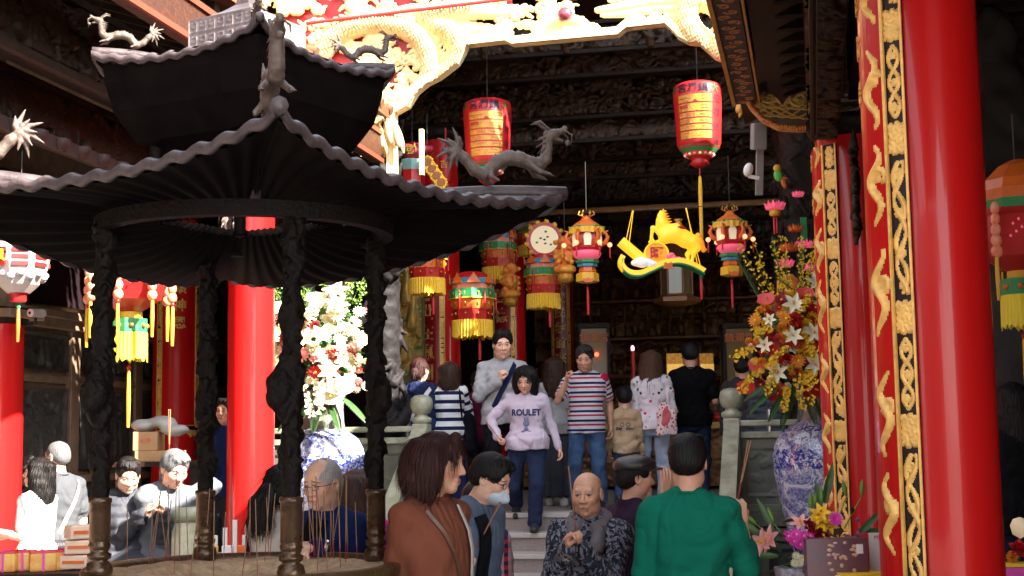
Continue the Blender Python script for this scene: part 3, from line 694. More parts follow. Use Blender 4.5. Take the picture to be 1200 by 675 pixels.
for k, y in enumerate(np.arange(2.2 + 4.5, 19, 1.5)):
    for (z0, z1, cs, n_) in ((2.50, 2.90, .07, 34), (1.44, 2.31, .11, 60), (.75, 1.25, .08, 40)):
        c = Carve(1.24, z1 - z0, .016); rg = random.Random(k * 7 + int(z0 * 10)); c.fill(n_, cs, k + int(z0 * 9), cs * .3)
        for q in range(5):      # little figures
            x = rg.uniform(.1, 1.14); h = (z1 - z0) * .6; zb = (z1 - z0) * rg.uniform(.1, .25); c.stroke([(x, zb), (x + rg.uniform(-.03, .03), zb + h * .7)], [.05, .03], 1.2); c.stroke([(x, zb + h * .9), (x + .005, zb + h * .9)], .028, 1.3); c.stroke([(x - .07, zb + h * .5), (x + .08, zb + h * .65)], .016, 1.5)
        c.frame(.02, .05)
        c.mesh('relief_panel', M_relief, wl, lambda U, V, Z: (-2.018 + np.clip(Z, 0, .08) * 1.0, y + .13 - 9 + U, z0 + V))
pl = lb('name_board', M_black, [(-7.99, -7.93, 6, 18, 3.2, 4.5)], wl)
MT = Matrix(((0, 0, 1, -1.925), (1, 0, 0, 0), (0, 1, 0, 0), (0, 0, 0, 1)))
for i in range(8):
    if i % 3 == 2: continue
    text('board_lettering', '信士捐獻芳名' if i % 2 else '重修鎮瀾宮誌', .07, mat('dull_gold_letter', (.40, .26, .08), .5), pl, Matrix.Translation((0, 13.2 - 9 + i * .28, 4.3)) @ MT, .002, vert=1.25)
lb('eave_board', M_paint, [(-4.05, -3.96, -6, 12.7, 4.34, 4.66)])
lb('eave_board_edge', mat('dull_red_edge', (.20, .03, .015), .5), [(-3.958, -3.93, -6, 12.7, 4.33, 4.37), (-3.958, -3.94, -6, 12.7, 4.60, 4.64)])
for (x, z0, z1, sd_) in ((-4.55, 4.02, 4.5, 1), (-4.95, 3.72, 4.05, 2)):
    o = lb('carved_beam', M_wood2, [(x - .18, x, 3, 13, z0, z1)])
    lb('moulding', M_wood2, [(x + .001, x + .05, 3, 13, z0 - .04, z0 + .02), (x + .001, x + .05, 3, 13, z1 - .02, z1 + .03)], o)
    c = Carve(8, z1 - z0 - .06, .015); c.fill(330, .10, 60 + sd_, .03)
    c.mesh('beam_carving', M_wood2, o, lambda U, V, Z: (x + 6 + .003 + np.clip(Z, 0, .03) * 1.6, 4.5 - 9 + U, z0 + .03 + V))
g = MB(); g.bb(1.09, 1.11, -5, .4, 3.65, 3.74)
for i in range(20): g.lathe([(.0, -.05), (.055, -.04), (.07, 0), (.07, .03)], 12, c=(-4.90 + 6, 4 - 9 + i * .28, 3.70))
g.build('wavy_edge', mat('faded_pink_edge', (.035, .014, .012), .6), lg)
# rafters and roof
g = MB()
for y in np.arange(3, 12.6, .35): g.prism([(-4.0 + 6, 4.68), (-4.0 + 6, 4.76), (-8 + 6, 6.1), (-8 + 6, 6.0)], y - 9, y - 9 + .08)
g.build('rafter', M_wood, lg)
g = MB(); g.prism([(-3.9 + 6, 4.78), (-3.9 + 6, 4.86), (-9 + 6, 6.6), (-9 + 6, 6.5)], -6 - 9, 12.8 - 9)
for y in np.arange(-5.8, 12.8, .3): g.cyl((-3.88 + 6, y - 9, 4.86), (-9 + 6, y - 9, 6.6), .05, n=6)
g.build('roof', M_tile, lg)
p = pd(38, 367, 11.7); t = thing('security_camera', 'small round white-faced security camera on the left red column', 'security camera', p)
g = MB(); g.cyl((0, -.02, 0), (.02, .13, .01), .036, n=16); g.build('housing', mat('grey_plastic', (.25, .22, .2), .4), t)
g = MB(); g.cyl((0, -.024, 0), (-.003, -.035, 0), .034, n=18); g.build('face_ring', mat('pink_white_face', (.75, .45, .45), .4), t); g = MB(); g.cyl((-.003, -.036, 0), (-.003, -.04, 0), .012, n=12); g.build('lens', M_black, t)
g = MB(); g.tube([(0, .05, -.03), (-.02, .08, -.08), (-.12, .1, -.09), (-.2, .12, -.07)], .015); g.build('bracket', M_black, t)

# ================================================================== RIGHT GALLERY
rgl = thing('right_gallery', 'shaded gallery on the right with painted eave board and black carved beams', 'gallery', (1.5, 6, 0))
def rb(name, m, boxes, par=None, bev=0):
    g = MB()
    for a in boxes: g.bb(a[0] - 1.5, a[1] - 1.5, a[2] - 6, a[3] - 6, a[4], a[5], bev=bev)
    return g.build(name, m, par or rgl)
eb = rb('eave_board', M_paint, [(-.45, -.31, -6, 9.72, 3.97, 4.32)])
rb('eave_board_edge', M_leaf, [(-.478, -.452, -6, 9.72, 3.955, 4.0), (-.30, -.285, -6, 9.72, 3.96, 3.99)], eb)
c = Carve(5.2, .13, .006); rg = random.Random(2)
for i in range(52): c.spiral(.05 + i * .1, .065 + .02 * (-1) ** i, .04, 1.2, .006, 1, (-1) ** i, i)
pso = c.mesh('painted_scroll', mat('dull_orange_paint', (.42, .16, .04), .5), eb, lambda U, V, Z: (-.445 - 1.5 + V, 4.5 - 6 + U, 3.9695 - Z * .8), keep=c.Z > .002)
Y0 = 9.68
def poly(pts, Y): return [(lambda p: (p.x - 1.5, p.z))(py_(a, b_, Y)) for a, b_ in pts]
ep = [(872, 107), (898, 108), (908, 113), (917, 124), (926, 112), (940, 107), (961, 105), (961, 146), (935, 149), (912, 147), (894, 138), (881, 124)]
g = MB(); g.prism(poly(ep, Y0), Y0 - 6, Y0 - 6 + .07); o = g.build('painted_end_board', mat('dark_olive_paint', (.07, .06, .025), .4, col2=(.13, .08, .04), vscale=6), rgl)
c = Carve(.6, .3, .005); rg = random.Random(4)
for i in range(5): c.spiral(.06 + i * .1, .15 + .03 * math.sin(i), .06, 1.3, .008, 1, 1, i)
for i in range(10): c.stroke([(.05 + .45 * t / 12, .06 + .01 * i + .05 * math.sin(t * .5 + i)) for t in range(13)], .0035)
pe = py_(875, 145, Y0)
def inpoly(x, y):
    P = poly(ep, Y0); r_ = np.zeros(x.shape, bool); j = len(P) - 1
    for i in range(len(P)):
        (xi, yi), (xj, yj) = P[i], P[j]; cnd = ((yi > y) != (yj > y)) & (x < (xj - xi) * (y - yi) / (yj - yi + 1e-9) + xi); r_ ^= cnd; j = i
    return r_
kk = (c.Z > .0012) & inpoly(pe.x - 1.5 + c.U, pe.z + c.Vv)
c.mesh('gold_scroll', mat('antique_gold_paint', (.50, .33, .08), .4, metal=.3), o, lambda U, V, Z: (pe.x - 1.5 + U, Y0 - 6 - .003 - Z * .6, pe.z + V), keep=kk)
g = MB(); bp = [(872, 107), (881, 124), (894, 138), (912, 147), (935, 149), (961, 146)]
for i in range(40):
    q = i / 39 * 5; k = min(4, int(q)); t_ = q - k; x = bp[k][0] * (1 - t_) + bp[k + 1][0] * t_; y = bp[k][1] * (1 - t_) + bp[k + 1][1] * t_
    p = py_(x, y + 2, Y0); g.ell((p.x - 1.5, Y0 - 6 + .01, p.z), (.02, .05, .026), 8, 6)
g.build('scalloped_trim', mat('red_gold_trim', (.45, .05, .02), .4, col2=(.6, .38, .08), vscale=40), o)
cb = rb('carved_beam', M_wood2, [(.07, .23, 3, 9.5, 3.68, 4.5), (.30, .42, 3, 9.5, 3.9, 4.7)])
rb('moulding', M_wood2, [(.045, .069, 3, 9.5, 3.66, 3.74), (.045, .069, 3, 9.5, 4.36, 4.42), (.08, .22, 3, 9.5, 3.64, 3.679)], cb, bev=.006)
c = Carve(6, .55, .015); c.fill(300, .10, 91, .03); c.mesh('beam_carving', M_wood2, cb, lambda U, V, Z: (.068 - 1.5 - np.clip(Z, 0, .03) * 1.5, 3.4 - 6 + U, 3.76 + V))
c = Carve(6, .13, .012); c.fill(160, .05, 92, .018); c.mesh('underside_carving', M_wood2, cb, lambda U, V, Z: (.085 - 1.5 + V, 3.4 - 6 + U, 3.638 - np.clip(Z, 0, .03) * 1.2))
s = SDF(); rg = random.Random(8)
for i in range(60):
    y = rg.uniform(-.12, .12); z = rg.uniform(-.62, 0); s.cap((0, y, z), (rg.uniform(-.03, .03), y + rg.uniform(-.08, .08), z + rg.uniform(-.08, .08)), .025, .014, .01)
V, F, T = s.mesh(.01, noise=lambda X, Y, Z, T: .004 * wob(X, Y, Z, 70)); p = pd(1000, 165, 9.0); mk('hanging_bracket', V + np.array([p.x - 1.5, p.y - 6, p.z]), F, M_wood2, rgl, smooth=True)
rb('ceiling', M_wood, [(-.3, 3.4, -6, 12.2, 4.72, 4.76)])
rb('rafter', M_wood, [(-.3, 3.3, y, y + .09, 4.55, 4.72) for y in np.arange(-5.9, 12, .33)])
rb('inner_wall', M_wood, [(3.3, 3.5, 2.0, 13.0, 0, 4.8), (1.2, 3.3, 12.5, 12.7, 0, 4.8)])
g = MB(); g.prism([(-.5 - 1.5, 4.40), (-.5 - 1.5, 4.46), (3.5 - 1.5, 6.3), (8 - 1.5, 5.0), (8 - 1.5, 4.9), (3.5 - 1.5, 6.2)], -6 - 6, 12.3 - 6)
for y in np.arange(-5.8, 12.3, .3): g.cyl((-.5 - 1.5, y - 6, 4.46), (3.5 - 1.5, y - 6, 6.3), .05, n=6)
g.build('roof', M_tile, rgl)
# added roof and slab out of view, keeping sun off the platform people
g = MB(); g.prism([(-.42 - 1.5, 5.25), (-.42 - 1.5, 5.33), (4 - 1.5, 7.2), (4 - 1.5, 7.1)], 11.15 - 6, 12.85 - 6); g.bb(-.36 - 1.5, -.28 - 1.5, 11.2 - 6, 12.8 - 6, 4.4, 5.25)
g.bb(.6 - 1.5, 6 - 1.5, 12.2 - 6, 13.6 - 6, 5.6, 5.68); g.build('added_shade_eave', M_wood2, rgl)
# dim stone guardian in the right gallery
p = gd(1196, 9.6); M_dst = mat('dark_guardian_stone', (.03, .027, .025), .7, spec=.2, bump=.5); t = thing('stone_statue', 'dim grey stone guardian statue in the dark at the top right', 'statue', p)
s = SDF(); s.cap((0, 0, .0), (0, 0, 2.0), .26, .2); s.chain([(0, 0, 2.3), (-.02, -.03, 2.8), (.03, -.02, 3.15), (-.02, -.05, 3.35)], [.2, .26, .22, .16], .06); s.ell((-.05, -.08, 3.6), (.15, .16, .19)); s.chain([(-.12, -.1, 3.2), (-.22, -.18, 2.95), (-.16, -.25, 2.75)], [.09, .07, .06]); s.ell((-.18, -.14, 3.1), (.08, .08, .1))
V, F, T = s.mesh(.02, noise=lambda X, Y, Z, T: .02 * wob(X, Y, Z, 22)); mk('figure', V * np.array([1.1, 1.1, 1.22]), F, M_dst, t, smooth=True)
# lamp box, pole, white dome camera under the right eave
wh = mat('white_plastic', (.72, .70, .68), .35)
p = pd(866, 8, 8.6); t = thing('floodlight', 'white slatted floodlight under the right eave at the top edge', 'floodlight', p, rot=(.3, .1, -.2)); g = MB(); g.box((0, 0, 0), (.10, .06, .16), bev=.008); g.build('housing', wh, t); g = MB()
for i in range(5): g.box((0, -.034, -.06 + i * .03), (.085, .01, .012))
g.build('slats', mat('lamp_slats', (.35, .33, .3), .4), t)
p = pd(889, 160, 9.9); t = thing('eave_speaker', 'grey-white wall speaker hanging below the painted end board', 'speaker', p, rot=(.2, 0, .3)); g = MB(); g.box((0, 0, 0), (.10, .10, .19), bev=.012); g.build('box', mat('grey_white_plastic', (.20, .19, .18), .5), t); g = MB(); g.bb(-.01, .04, .0, .03, -.42, -.096); g.build('bracket', mat('grey_white_plastic', (.20, .19, .18), .5), t)
p = pd(877, 199, 9.7); t = thing('dome_camera', 'white bullet camera beside the speaker bracket', 'security camera', p); g = MB(); g.ell((0, 0, 0), (.034, .05, .05), 16, 10, Matrix.Rotation(.3, 4, 'Y')); g.cyl((0, 0, -.045), (.07, .02, -.06), .014); g.build('housing', wh, t)

# the front hall that closes the courtyard behind the viewer
fh = thing('front_hall', 'red doored front hall closing the courtyard behind the viewer', 'front hall', (-2, -14, 0))
g = MB(); g.bb(-7, 6, -.3, 0, 0, 4.4); g.build('wall', M_sand, fh)
for i in range(4):
    g = MB(); g.bb(-4.6 + i * 2.4, -3.0 + i * 2.4, .002, .08, .1, 3.2, bev=.02); g.build('door', M_red, fh)
g = MB(); g.prism([(.9, 4.3), (.9, 4.4), (-4, 6.4), (-4, 6.3)], -9, 8, axis='x'); g.build('roof', M_tile, fh)
# ================================================================== INCENSE BURNER PAVILION
CP = pd(287, 517, 5.7); CP = Vector((CP.x, CP.y, 0)); TH = R(15)
cen = thing('incense_burner', 'large dark bronze incense burner under a two-tiered dragon roof', 'incense burner', CP, rz=YAW + TH)
# local frame: near corner towards -y, right corner towards +x
ZR = 1.19
g = MB(); g.lathe([(.30, .0), (.42, .03), (.40, .1), (.30, .2), (.34, .42), (.52, .6), (.60, .85), (.575, 1.08), (.585, 1.12), (.625, 1.14), (.63, ZR - .012), (.62, ZR), (.585, ZR), (.575, ZR - .02), (.57, 1.10)], 96, cap=False)
g.build('bowl', mat('burner_bronze', (.11, .065, .03), .38, metal=.55, var=.35, vscale=8, bump=.5, bscale=40), cen)
c = Carve(2 * PI * .60, .10, .01); rg = random.Random(3)
for i in range(50): c.spiral(.04 + i * .075, .05, .035, 1.4, .008, 1, 1, 0)
o = c.mesh('rim_scrolls', mat('burner_bronze', (.1, .1, .1)), cen, lambda U, V, Z: ((.583 + Z) * np.cos(U / .60), (.583 + Z) * np.sin(U / .60), 1.0 + V), smooth=True)
def ashr(): 
    n = 120; rr = [.0, .12, .22, .30, .345, .365, .385, .42, .48, .54, .578]; zz = [1.115, 1.115, 1.118, 1.125, 1.145, 1.165, 1.172, 1.17, 1.168, 1.17, 1.168]
    V = []; F = []
    for j, r in enumerate(rr):
        for i in range(n):
            a = 2 * PI * i / n; V.append((r * math.cos(a), r * math.sin(a), zz[j] + (.004 * math.sin(a * 7 + j * 2) + .003 * math.sin(a * 23 + j)) * (r > .05)))
    for j in range(len(rr) - 1):
        for i in range(n): F.append((j * n + i, (j + 1) * n + i, (j + 1) * n + (i + 1) % n, j * n + (i + 1) % n))
    return V, F
V, F = ashr(); mk('ash_bed', V, F, mat('incense_ash', (.50, .34, .20), .9, var=.3, vscale=25, bump=.8, bscale=120), cen, smooth=True)
M_dkiron = mat('near_black_iron', (.0035, .002, .0018), .8, spec=.06, var=.5, vscale=9)  # near-black iron for the roof undersides and inner canopy
# columns with carved dragons
s = SDF(); Hc = 1.36
s.cap((0, 0, .30), (0, 0, Hc), .034, .034)
pts = []; rs = []
for i in range(70):
    q = i / 69; a = q * 4.2 * PI + 1; rr = .030 + .004 * math.sin(q * 31); pts.append((rr * math.cos(a), rr * math.sin(a), .36 + q * (Hc - .42))); rs.append(.012 + .004 * math.sin(q * 23))
s.chain(pts, rs, .01)
s.chain([(-.03, 0, .62), (-.055, -.01, .66), (-.06, -.01, .72), (-.035, -.01, .78)], [.03, .034, .03, .02], .02)
s.ell((-.03, -.03, .70), (.03, .028, .05), .02)
rg = random.Random(4)
for i in range(60):
    a = rg.uniform(0, 6.28); z = rg.uniform(.34, Hc); s.cap((.034 * math.cos(a), .034 * math.sin(a), z), (.045 * math.cos(a + .3), .045 * math.sin(a + .3), z + rg.uniform(-.04, .04)), .012, .008, .012)
V, F, T = s.mesh(.0055, noise=lambda X, Y, Z, T: .0022 * wob(X, Y, Z, 160) + .0012 * wob(X, Y, Z, 380))
me_col = None
for k in range(4):
    a = -PI / 2 + k * PI / 2 + R(13)
    if me_col is None: pc = mk('dragon_pillar', V, F, M_iron, cen, smooth=True); me_col = pc; foot = None
    else: pc = me_col.copy(); COL.objects.link(pc); pc.parent = cen
    pc.location = (.567 * math.cos(a), .567 * math.sin(a), 1.165); pc.rotation_euler = (0, 0, a + PI / 2 + (-.35, 0, 1, 2)[k])
    g = MB() if k == 0 else g
    if k == 0:
        g.lathe([(.028, -.02), (.046, 0), (.052, .03), (.046, .055), (.030, .065), (.044, .075), (.046, .09), (.032, .098), (.04, .112), (.042, .125), (.038, .135), (.040, .14), (.040, .28), (.044, .285), (.044, .30), (.032, .305)], 28)
        f0 = g.build('pillar_foot', mat('worn_brown_bronze', (.075, .042, .022), .28, metal=.5, var=.3, vscale=10, bump=.3, bscale=50), pc)
    else: f1 = f0.copy(); COL.objects.link(f1); f1.parent = pc
g = MB(); n = 80
V = []; F = []
for i in range(n):
    a = 2 * PI * i / n
    for r, z in ((.545, 2.50), (.60, 2.50), (.60, 2.56), (.545, 2.56)): V.append((r * math.cos(a), r * math.sin(a), z))
for i in range(n):
    for j in range(4): F.append((4 * i + j, 4 * i + (j + 1) % 4, 4 * ((i + 1) % n) + (j + 1) % 4, 4 * ((i + 1) % n) + j))
mk('ring_beam', V, F, M_iron, cen)

def pavroof(name, Rr, zc, sagf, sagb, Rin, rise, steep, ntile, lip, par, tl=0):
    """square roof with upswept corners; side 0 = near corner to right corner"""
    ang = [-PI / 2, 0, PI / 2, PI]
    ns = ntile * 8; ntt = 16; Vt = []; Ft = []; Vb = []; Fb = []; LV = []; LF = []
    for k in range(4):
        A = Vector((math.cos(ang[k]), math.sin(ang[k]), 0)); B = Vector((math.cos(ang[(k + 1) % 4]), math.sin(ang[(k + 1) % 4]), 0)); sag = (sagf, sagb, sagb, sagf)[k]
        out = (A + B).normalized(); base = len(Vt); lb_ = len(LV)
        for i in range(ns + 1):
            u = i / ns; w = 1 - (2 * u - 1) ** 2; ez = zc - sag * w ** .8 - tl * (0, u, 1 - u, 0)[k]; bow = -.06 * Rr * w
            e = A.lerp(B, u) * Rr + out * bow; q = A.lerp(B, u) * Rin
            wave = .5 + .5 * math.cos(2 * PI * u * ntile)
            for j in range(ntt + 1):
                t = j / ntt; p = e.lerp(q, t); z = ez + (zc + rise - ez) * t ** 3
                zt = z + lip * .30 * wave * (1 - .6 * t); Vt.append((p.x, p.y, zt + .002)); Vb.append((p.x, p.y, z - lip * .55 - .006 * math.cos(2 * PI * u * ntile * 1.0) * (1 - .3 * t)))
            # lip: scalloped fascia just outside the eave
            o1 = e + out * .004; o2 = e + out * .022
            top = ez + lip * .34 * wave; bot = ez - lip * (.62 - .16 * math.cos(2 * PI * u * ntile))
            LV += [(o1.x, o1.y, top + .006), (o2.x, o2.y, top - .004), (o2.x, o2.y, bot), (o1.x, o1.y, bot - .001)]
        for i in range(ns):
            for j in range(ntt):
                a = base + i * (ntt + 1) + j; b = a + ntt + 1; Ft.append((a, b, b + 1, a + 1)); Fb.append((a, a + 1, b + 1, b))
            a = lb_ + 4 * i; b = a + 4; LF += [(a, b, b + 1, a + 1)[::-1], (a + 1, b + 1, b + 2, a + 2)[::-1], (a + 2, b + 2, b + 3, a + 3)[::-1], (a + 3, b + 3, b, a)[::-1]]
    o = mk(name, Vt, Ft, M_ironlip, par, smooth=True)
    mk('underside', Vb, Fb, M_dkiron, o, smooth=True); mk('eave_lip', LV, LF, M_ironlip, o, smooth=True)
    # hip ridges running to the corners
    for k in range(4):
        g = MB(); a = ang[k]; pts = []
        for j in range(12):
            t = j / 11; r = Rr * 1.02 + (Rin - Rr) * t; pts.append((r * math.cos(a), r * math.sin(a), zc + .01 - (tl if k == 2 else 0) + (rise + (tl if k == 2 else 0)) * t ** 3))
        g.tube(pts, .022 * Rr / 1.3 + .008, 8); g.build('hip_ridge', M_ironlip, o)
    return o
lowz = zat(325, 127, 4.38); RL = 1.345
r1 = pavroof('lower_roof', RL, lowz, .10, .16, .36, -.14, 0, 15, .048, cen, .20)
upz = zat(303, 24, 5.13); RU = .605
r2 = pavroof('upper_roof', RU, upz, .055, .12, .24, -.05, 0, 9, .038, cen, .19)
for k in range(4):
    g = MB(); a = -PI / 2 + k * PI / 2; g.cyl((.36 * math.cos(a), .36 * math.sin(a), lowz - .15), (.36 * math.cos(a), .36 * math.sin(a), upz - .01), .026, n=14); g.build('upper_post', M_iron, cen)
# fretwork collar and small third roof
for k in range(4):
    a = -PI / 2 + k * PI / 2; A = Vector((math.cos(a), math.sin(a), 0)) * .235; B = Vector((math.cos(a + PI / 2), math.sin(a + PI / 2), 0)) * .235; d = (B - A); L_ = d.length; d.normalize(); nn = (A + B).normalized()
    c = Carve(L_, .13, .005); 
    for i in range(7):
        x = .024 + i * .048; 
        for z in (.035, .095): c.stroke([(x - .018, z - .02), (x + .018, z - .02), (x + .018, z + .02), (x - .01, z + .02), (x - .01, z), (x + .006, z)], .004, 1.5)
    c.frame(.006, .006)
    c.mesh('fret_collar', mat('sunlit_bronze', (.22, .18, .18), .5, var=.3, vscale=20), cen, lambda U, V, Z: (A.x + d.x * U + nn.x * Z, A.y + d.y * U + nn.y * Z, upz + .03 + V))  # bronze lightened to stand for full sun on the collar
g = MB(); g.lathe([(.20, upz + .155), (.17, upz + .18), (.10, upz + .21), (.05, upz + .24), (.02, upz + .34), (.0, upz + .42)], 4, smooth=False); g.build('top_cap', M_ironlip, cen)
# dark bell-shaped inner canopy closing the space below the upper roof
g = MB(); g.lathe([(.10, upz - .05), (.575, upz - .045), (.565, upz - .12), (.53, upz - .24), (.44, upz - .36), (.25, upz - .42), (.02, upz - .43)], 4, smooth=False, cap=False); g.build('inner_canopy', M_dkiron, cen)
# roof dragons
s = SDF()
P = [(-.125, .115), (-.084, .07), (-.042, .02), (0, .0), (.03, .02), (.06, .058), (.11, .078), (.16, .075), (.21, .058), (.25, .055), (.278, .08), (.285, .125), (.29, .165)]
rs = [.012, .022, .024, .025, .027, .029, .031, .031, .028, .026, .024, .022, .022]
s.chain([(x, 0, z + .035) for x, z in P], rs, .012)
for i in range(9):
    a = R(65 + i * 24); l = .065 + .03 * (i % 2); s.chain([(-.115, 0, .135), (-.115 + l * .5 * math.cos(a), .006 * (-1) ** i, .135 + l * .5 * math.sin(a)), (-.115 + l * 1.1 * math.cos(a + .25), .01 * (-1) ** i, .135 + l * 1.1 * math.sin(a + .25))], [.015, .011, .003], .006)
for i in range(len(P) - 1):
    for q in (0, .5):
        x = P[i][0] * (1 - q) + P[i + 1][0] * q; z = P[i][1] * (1 - q) + P[i + 1][1] * q + .035; r = rs[i]; s.cap((x, 0, z + r * .7), (x - .012, 0, z + r + .014), .007, .002, .004)
s.ell((.305, 0, .225), (.036, .026, .024), .012); s.cap((.32, 0, .232), (.365, 0, .245), .017, .012, .01); s.cap((.315, 0, .208), (.355, 0, .20), .010, .007, .006); s.ell((.368, 0, .256), (.012, .014, .010), .006)
for sg in (-1, 1):
    s.chain([(.29, sg * .016, .245), (.25, sg * .022, .275), (.215, sg * .02, .27)], [.007, .006, .002], .004); s.chain([(.35, sg * .012, .25), (.39, sg * .03, .22), (.385, sg * .035, .17)], [.005, .004, .002], .003)
    for i in range(4): s.cap((.285, sg * .015, .21 - i * .015), (.235 + i * .006, sg * .03, .20 - i * .03), .008, .002, .004)
    s.chain([(.21, sg * .02, .08), (.24, sg * .045, .05), (.28, sg * .05, .04)], [.014, .011, .008], .006); s.chain([(.03, sg * .02, .05), (.02, sg * .045, .02), (.05, sg * .05, .005)], [.014, .011, .008], .006)
    for q in (-1, 0, 1): s.cap((.28, sg * .05, .04), (.30, sg * (.05 + q * .012), .03), .005, .002, .002)
s.ell((.38, 0, .19), (.013, .013, .013), .002)
V, F, T = s.mesh(.0045, noise=lambda X, Y, Z, T: .0012 * np.sin(X * 420) * np.sin(Z * 420 + Y * 200))
M_drgn = mat('roof_dragon_bronze', (.095, .07, .058), .5, metal=.1, spec=.3, var=.3, vscale=30, bump=.3, bscale=90)
d0 = None
for (root, Rr, zz, sc, back) in ((r1, RL, lowz, 1.0, .34), (r2, RU, upz, .50, .165)):
    for k in range(4):
        a = -PI / 2 + k * PI / 2
        if d0 is None: d = d0 = mk('roof_dragon', V, F, M_drgn, root, smooth=True)
        else: d = d0.copy(); COL.objects.link(d); d.parent = root
        d.scale = (sc, sc, sc); d.rotation_euler = (0, 0, a); rr = Rr - back; d.location = (rr * math.cos(a), rr * math.sin(a), zz + .035 * sc + .01 - ((.17 if sc == 1 else .12) if k == 2 else 0))
# incense sticks, each a thing of its own
M_stick = mat('red_incense_stick', (.25, .035, .02), .7); M_tip = mat('burnt_incense', (.22, .13, .08), .9)
rg = random.Random(17); Mc = Matrix.Translation(CP) @ Matrix.Rotation(YAW + TH, 4, 'Z')
def stick_mesh(L_, red=.25):
    g = MB(); g.cyl((0, 0, -.03), (0, 0, L_ * red), .0016, n=6); g.mi = 1; g.cyl((0, 0, L_ * red), (0, 0, L_), .0022, n=6); return g
stk = None
cands = [(360, 655, .33), (368, 658, .36), (379, 660, .38), (388, 654, .33), (392, 657, .35), (396, 651, .31), (405, 661, .36), (412, 650, .34), (418, 653, .37), (424, 656, .38), (430, 658, .26), (435, 652, .27), (440, 655, .28), (443, 650, .25), (399, 668, .34), (352, 650, .30),
         (112, 660, .28), (139, 662, .24), (152, 658, .30), (161, 655, .33), (166, 659, .35), (174, 664, .40), (178, 661, .28), (186, 655, .30), (204, 668, .46), (219, 656, .26), (223, 668, .30), (228, 656, .33), (250, 670, .33), (262, 658, .22), (272, 660, .30), (284, 663, .26), (294, 655, .3), (302, 671, .34), (310, 660, .35), (330, 650, .3), (318, 655, .28), (190, 652, .22), (143, 667, .27), (296, 650, .36), (371, 667, .3), (384, 669, .37)]
for i, (px, py, L_) in enumerate(cands):
    v = ray(px, py); p = Vector((0, 0, 1.65)) + v * ((1.16 - 1.65) / v.z)
    q = p - CP; rr = math.hypot(q.x, q.y)
    if rr > .54: p = CP + Vector((q.x, q.y, 0)) * (.54 / rr); 
    p.z = 1.165 if rr > .37 else 1.125
    if stk is None: o = stk = stick_mesh(.34).build('incense_stick', [M_stick, M_tip])
    else: o = stk.copy(); COL.objects.link(o)
    o.location = p; o.rotation_euler = (rg.gauss(0, .06), rg.gauss(0, .06), 0); o.scale = (1, 1, L_ / .34 * .95)
    tag(o, 'thin burning incense stick standing in the ash bed of the bronze burner', 'incense stick', 'incense sticks in the burner')
# ================================================================== LANTERNS
L_red = mat('lantern_red', (.42, .012, .012), .4, var=.12, vscale=9); L_or = mat('lantern_orange', (.58, .12, .014), .42, var=.15, vscale=9); L_yel = mat('lantern_yellow', (.65, .36, .02), .5, var=.1); L_grn = mat('lantern_green', (.02, .22, .07), .5); L_pink = mat('lantern_pink', (.75, .12, .20), .5, emit=(.9, .1, .2), es=.05)
L_cream = mat('lantern_paper_cream', (.78, .66, .45), .6, emit=(.9, .7, .4), es=.03); L_blue = mat('lantern_blue', (.05, .22, .35), .5); L_gpap = mat('gold_paper', (.48, .22, .028), .4, metal=.25, var=.3, vscale=14, bump=.5, bscale=40); L_bulb = mat('lit_bulb', (.9, .2, .1), .3, emit=(1, .25, .12), es=.4); M_wire = mat('dark_wire', (.03, .025, .02), .5)
M_frn = mat('yellow_fringe', (.72, .42, .02), .7, var=.15, vscale=60)
def fringe(name, r, z0, z1, n, m, par, c=(0, 0)):
    g = MB()
    rg = random.Random(int(r * 1000))
    V = []; F = []; N_ = n * 2
    for i in range(N_):
        a = 2 * PI * i / N_; rr = r * (1 + (.035 if i % 2 else -.02)); V += [(c[0] + rr * math.cos(a), c[1] + rr * math.sin(a), z0), (c[0] + rr * 1.02 * math.cos(a), c[1] + rr * 1.02 * math.sin(a), z1 + rg.uniform(-.012, .012) * (z0 - z1) * 8)]
    for i in range(N_): F.append((2 * i, 2 * ((i + 1) % N_), 2 * ((i + 1) % N_) + 1, 2 * i + 1))
    return mk(name, V, F, m, par)
def tassel(par, x, y, z, L_, m, name='tassel', r=.012, knot=None):
    g = MB(); g.cyl((x, y, z), (x, y, z - L_ * .12), .002, n=5); g.ell((x, y, z - L_ * .14), (r * 1.1, r * 1.1, r * 1.3), 8, 6); g.mi = 1 if knot else 0
    g.lathe([(r * .7, -L_), (r, -L_ * .6), (r * .75, -L_ * .2), (r * .5, -L_ * .17)], 8, c=(x, y, z)); return g.build(name, [knot, m] if knot else m, par)
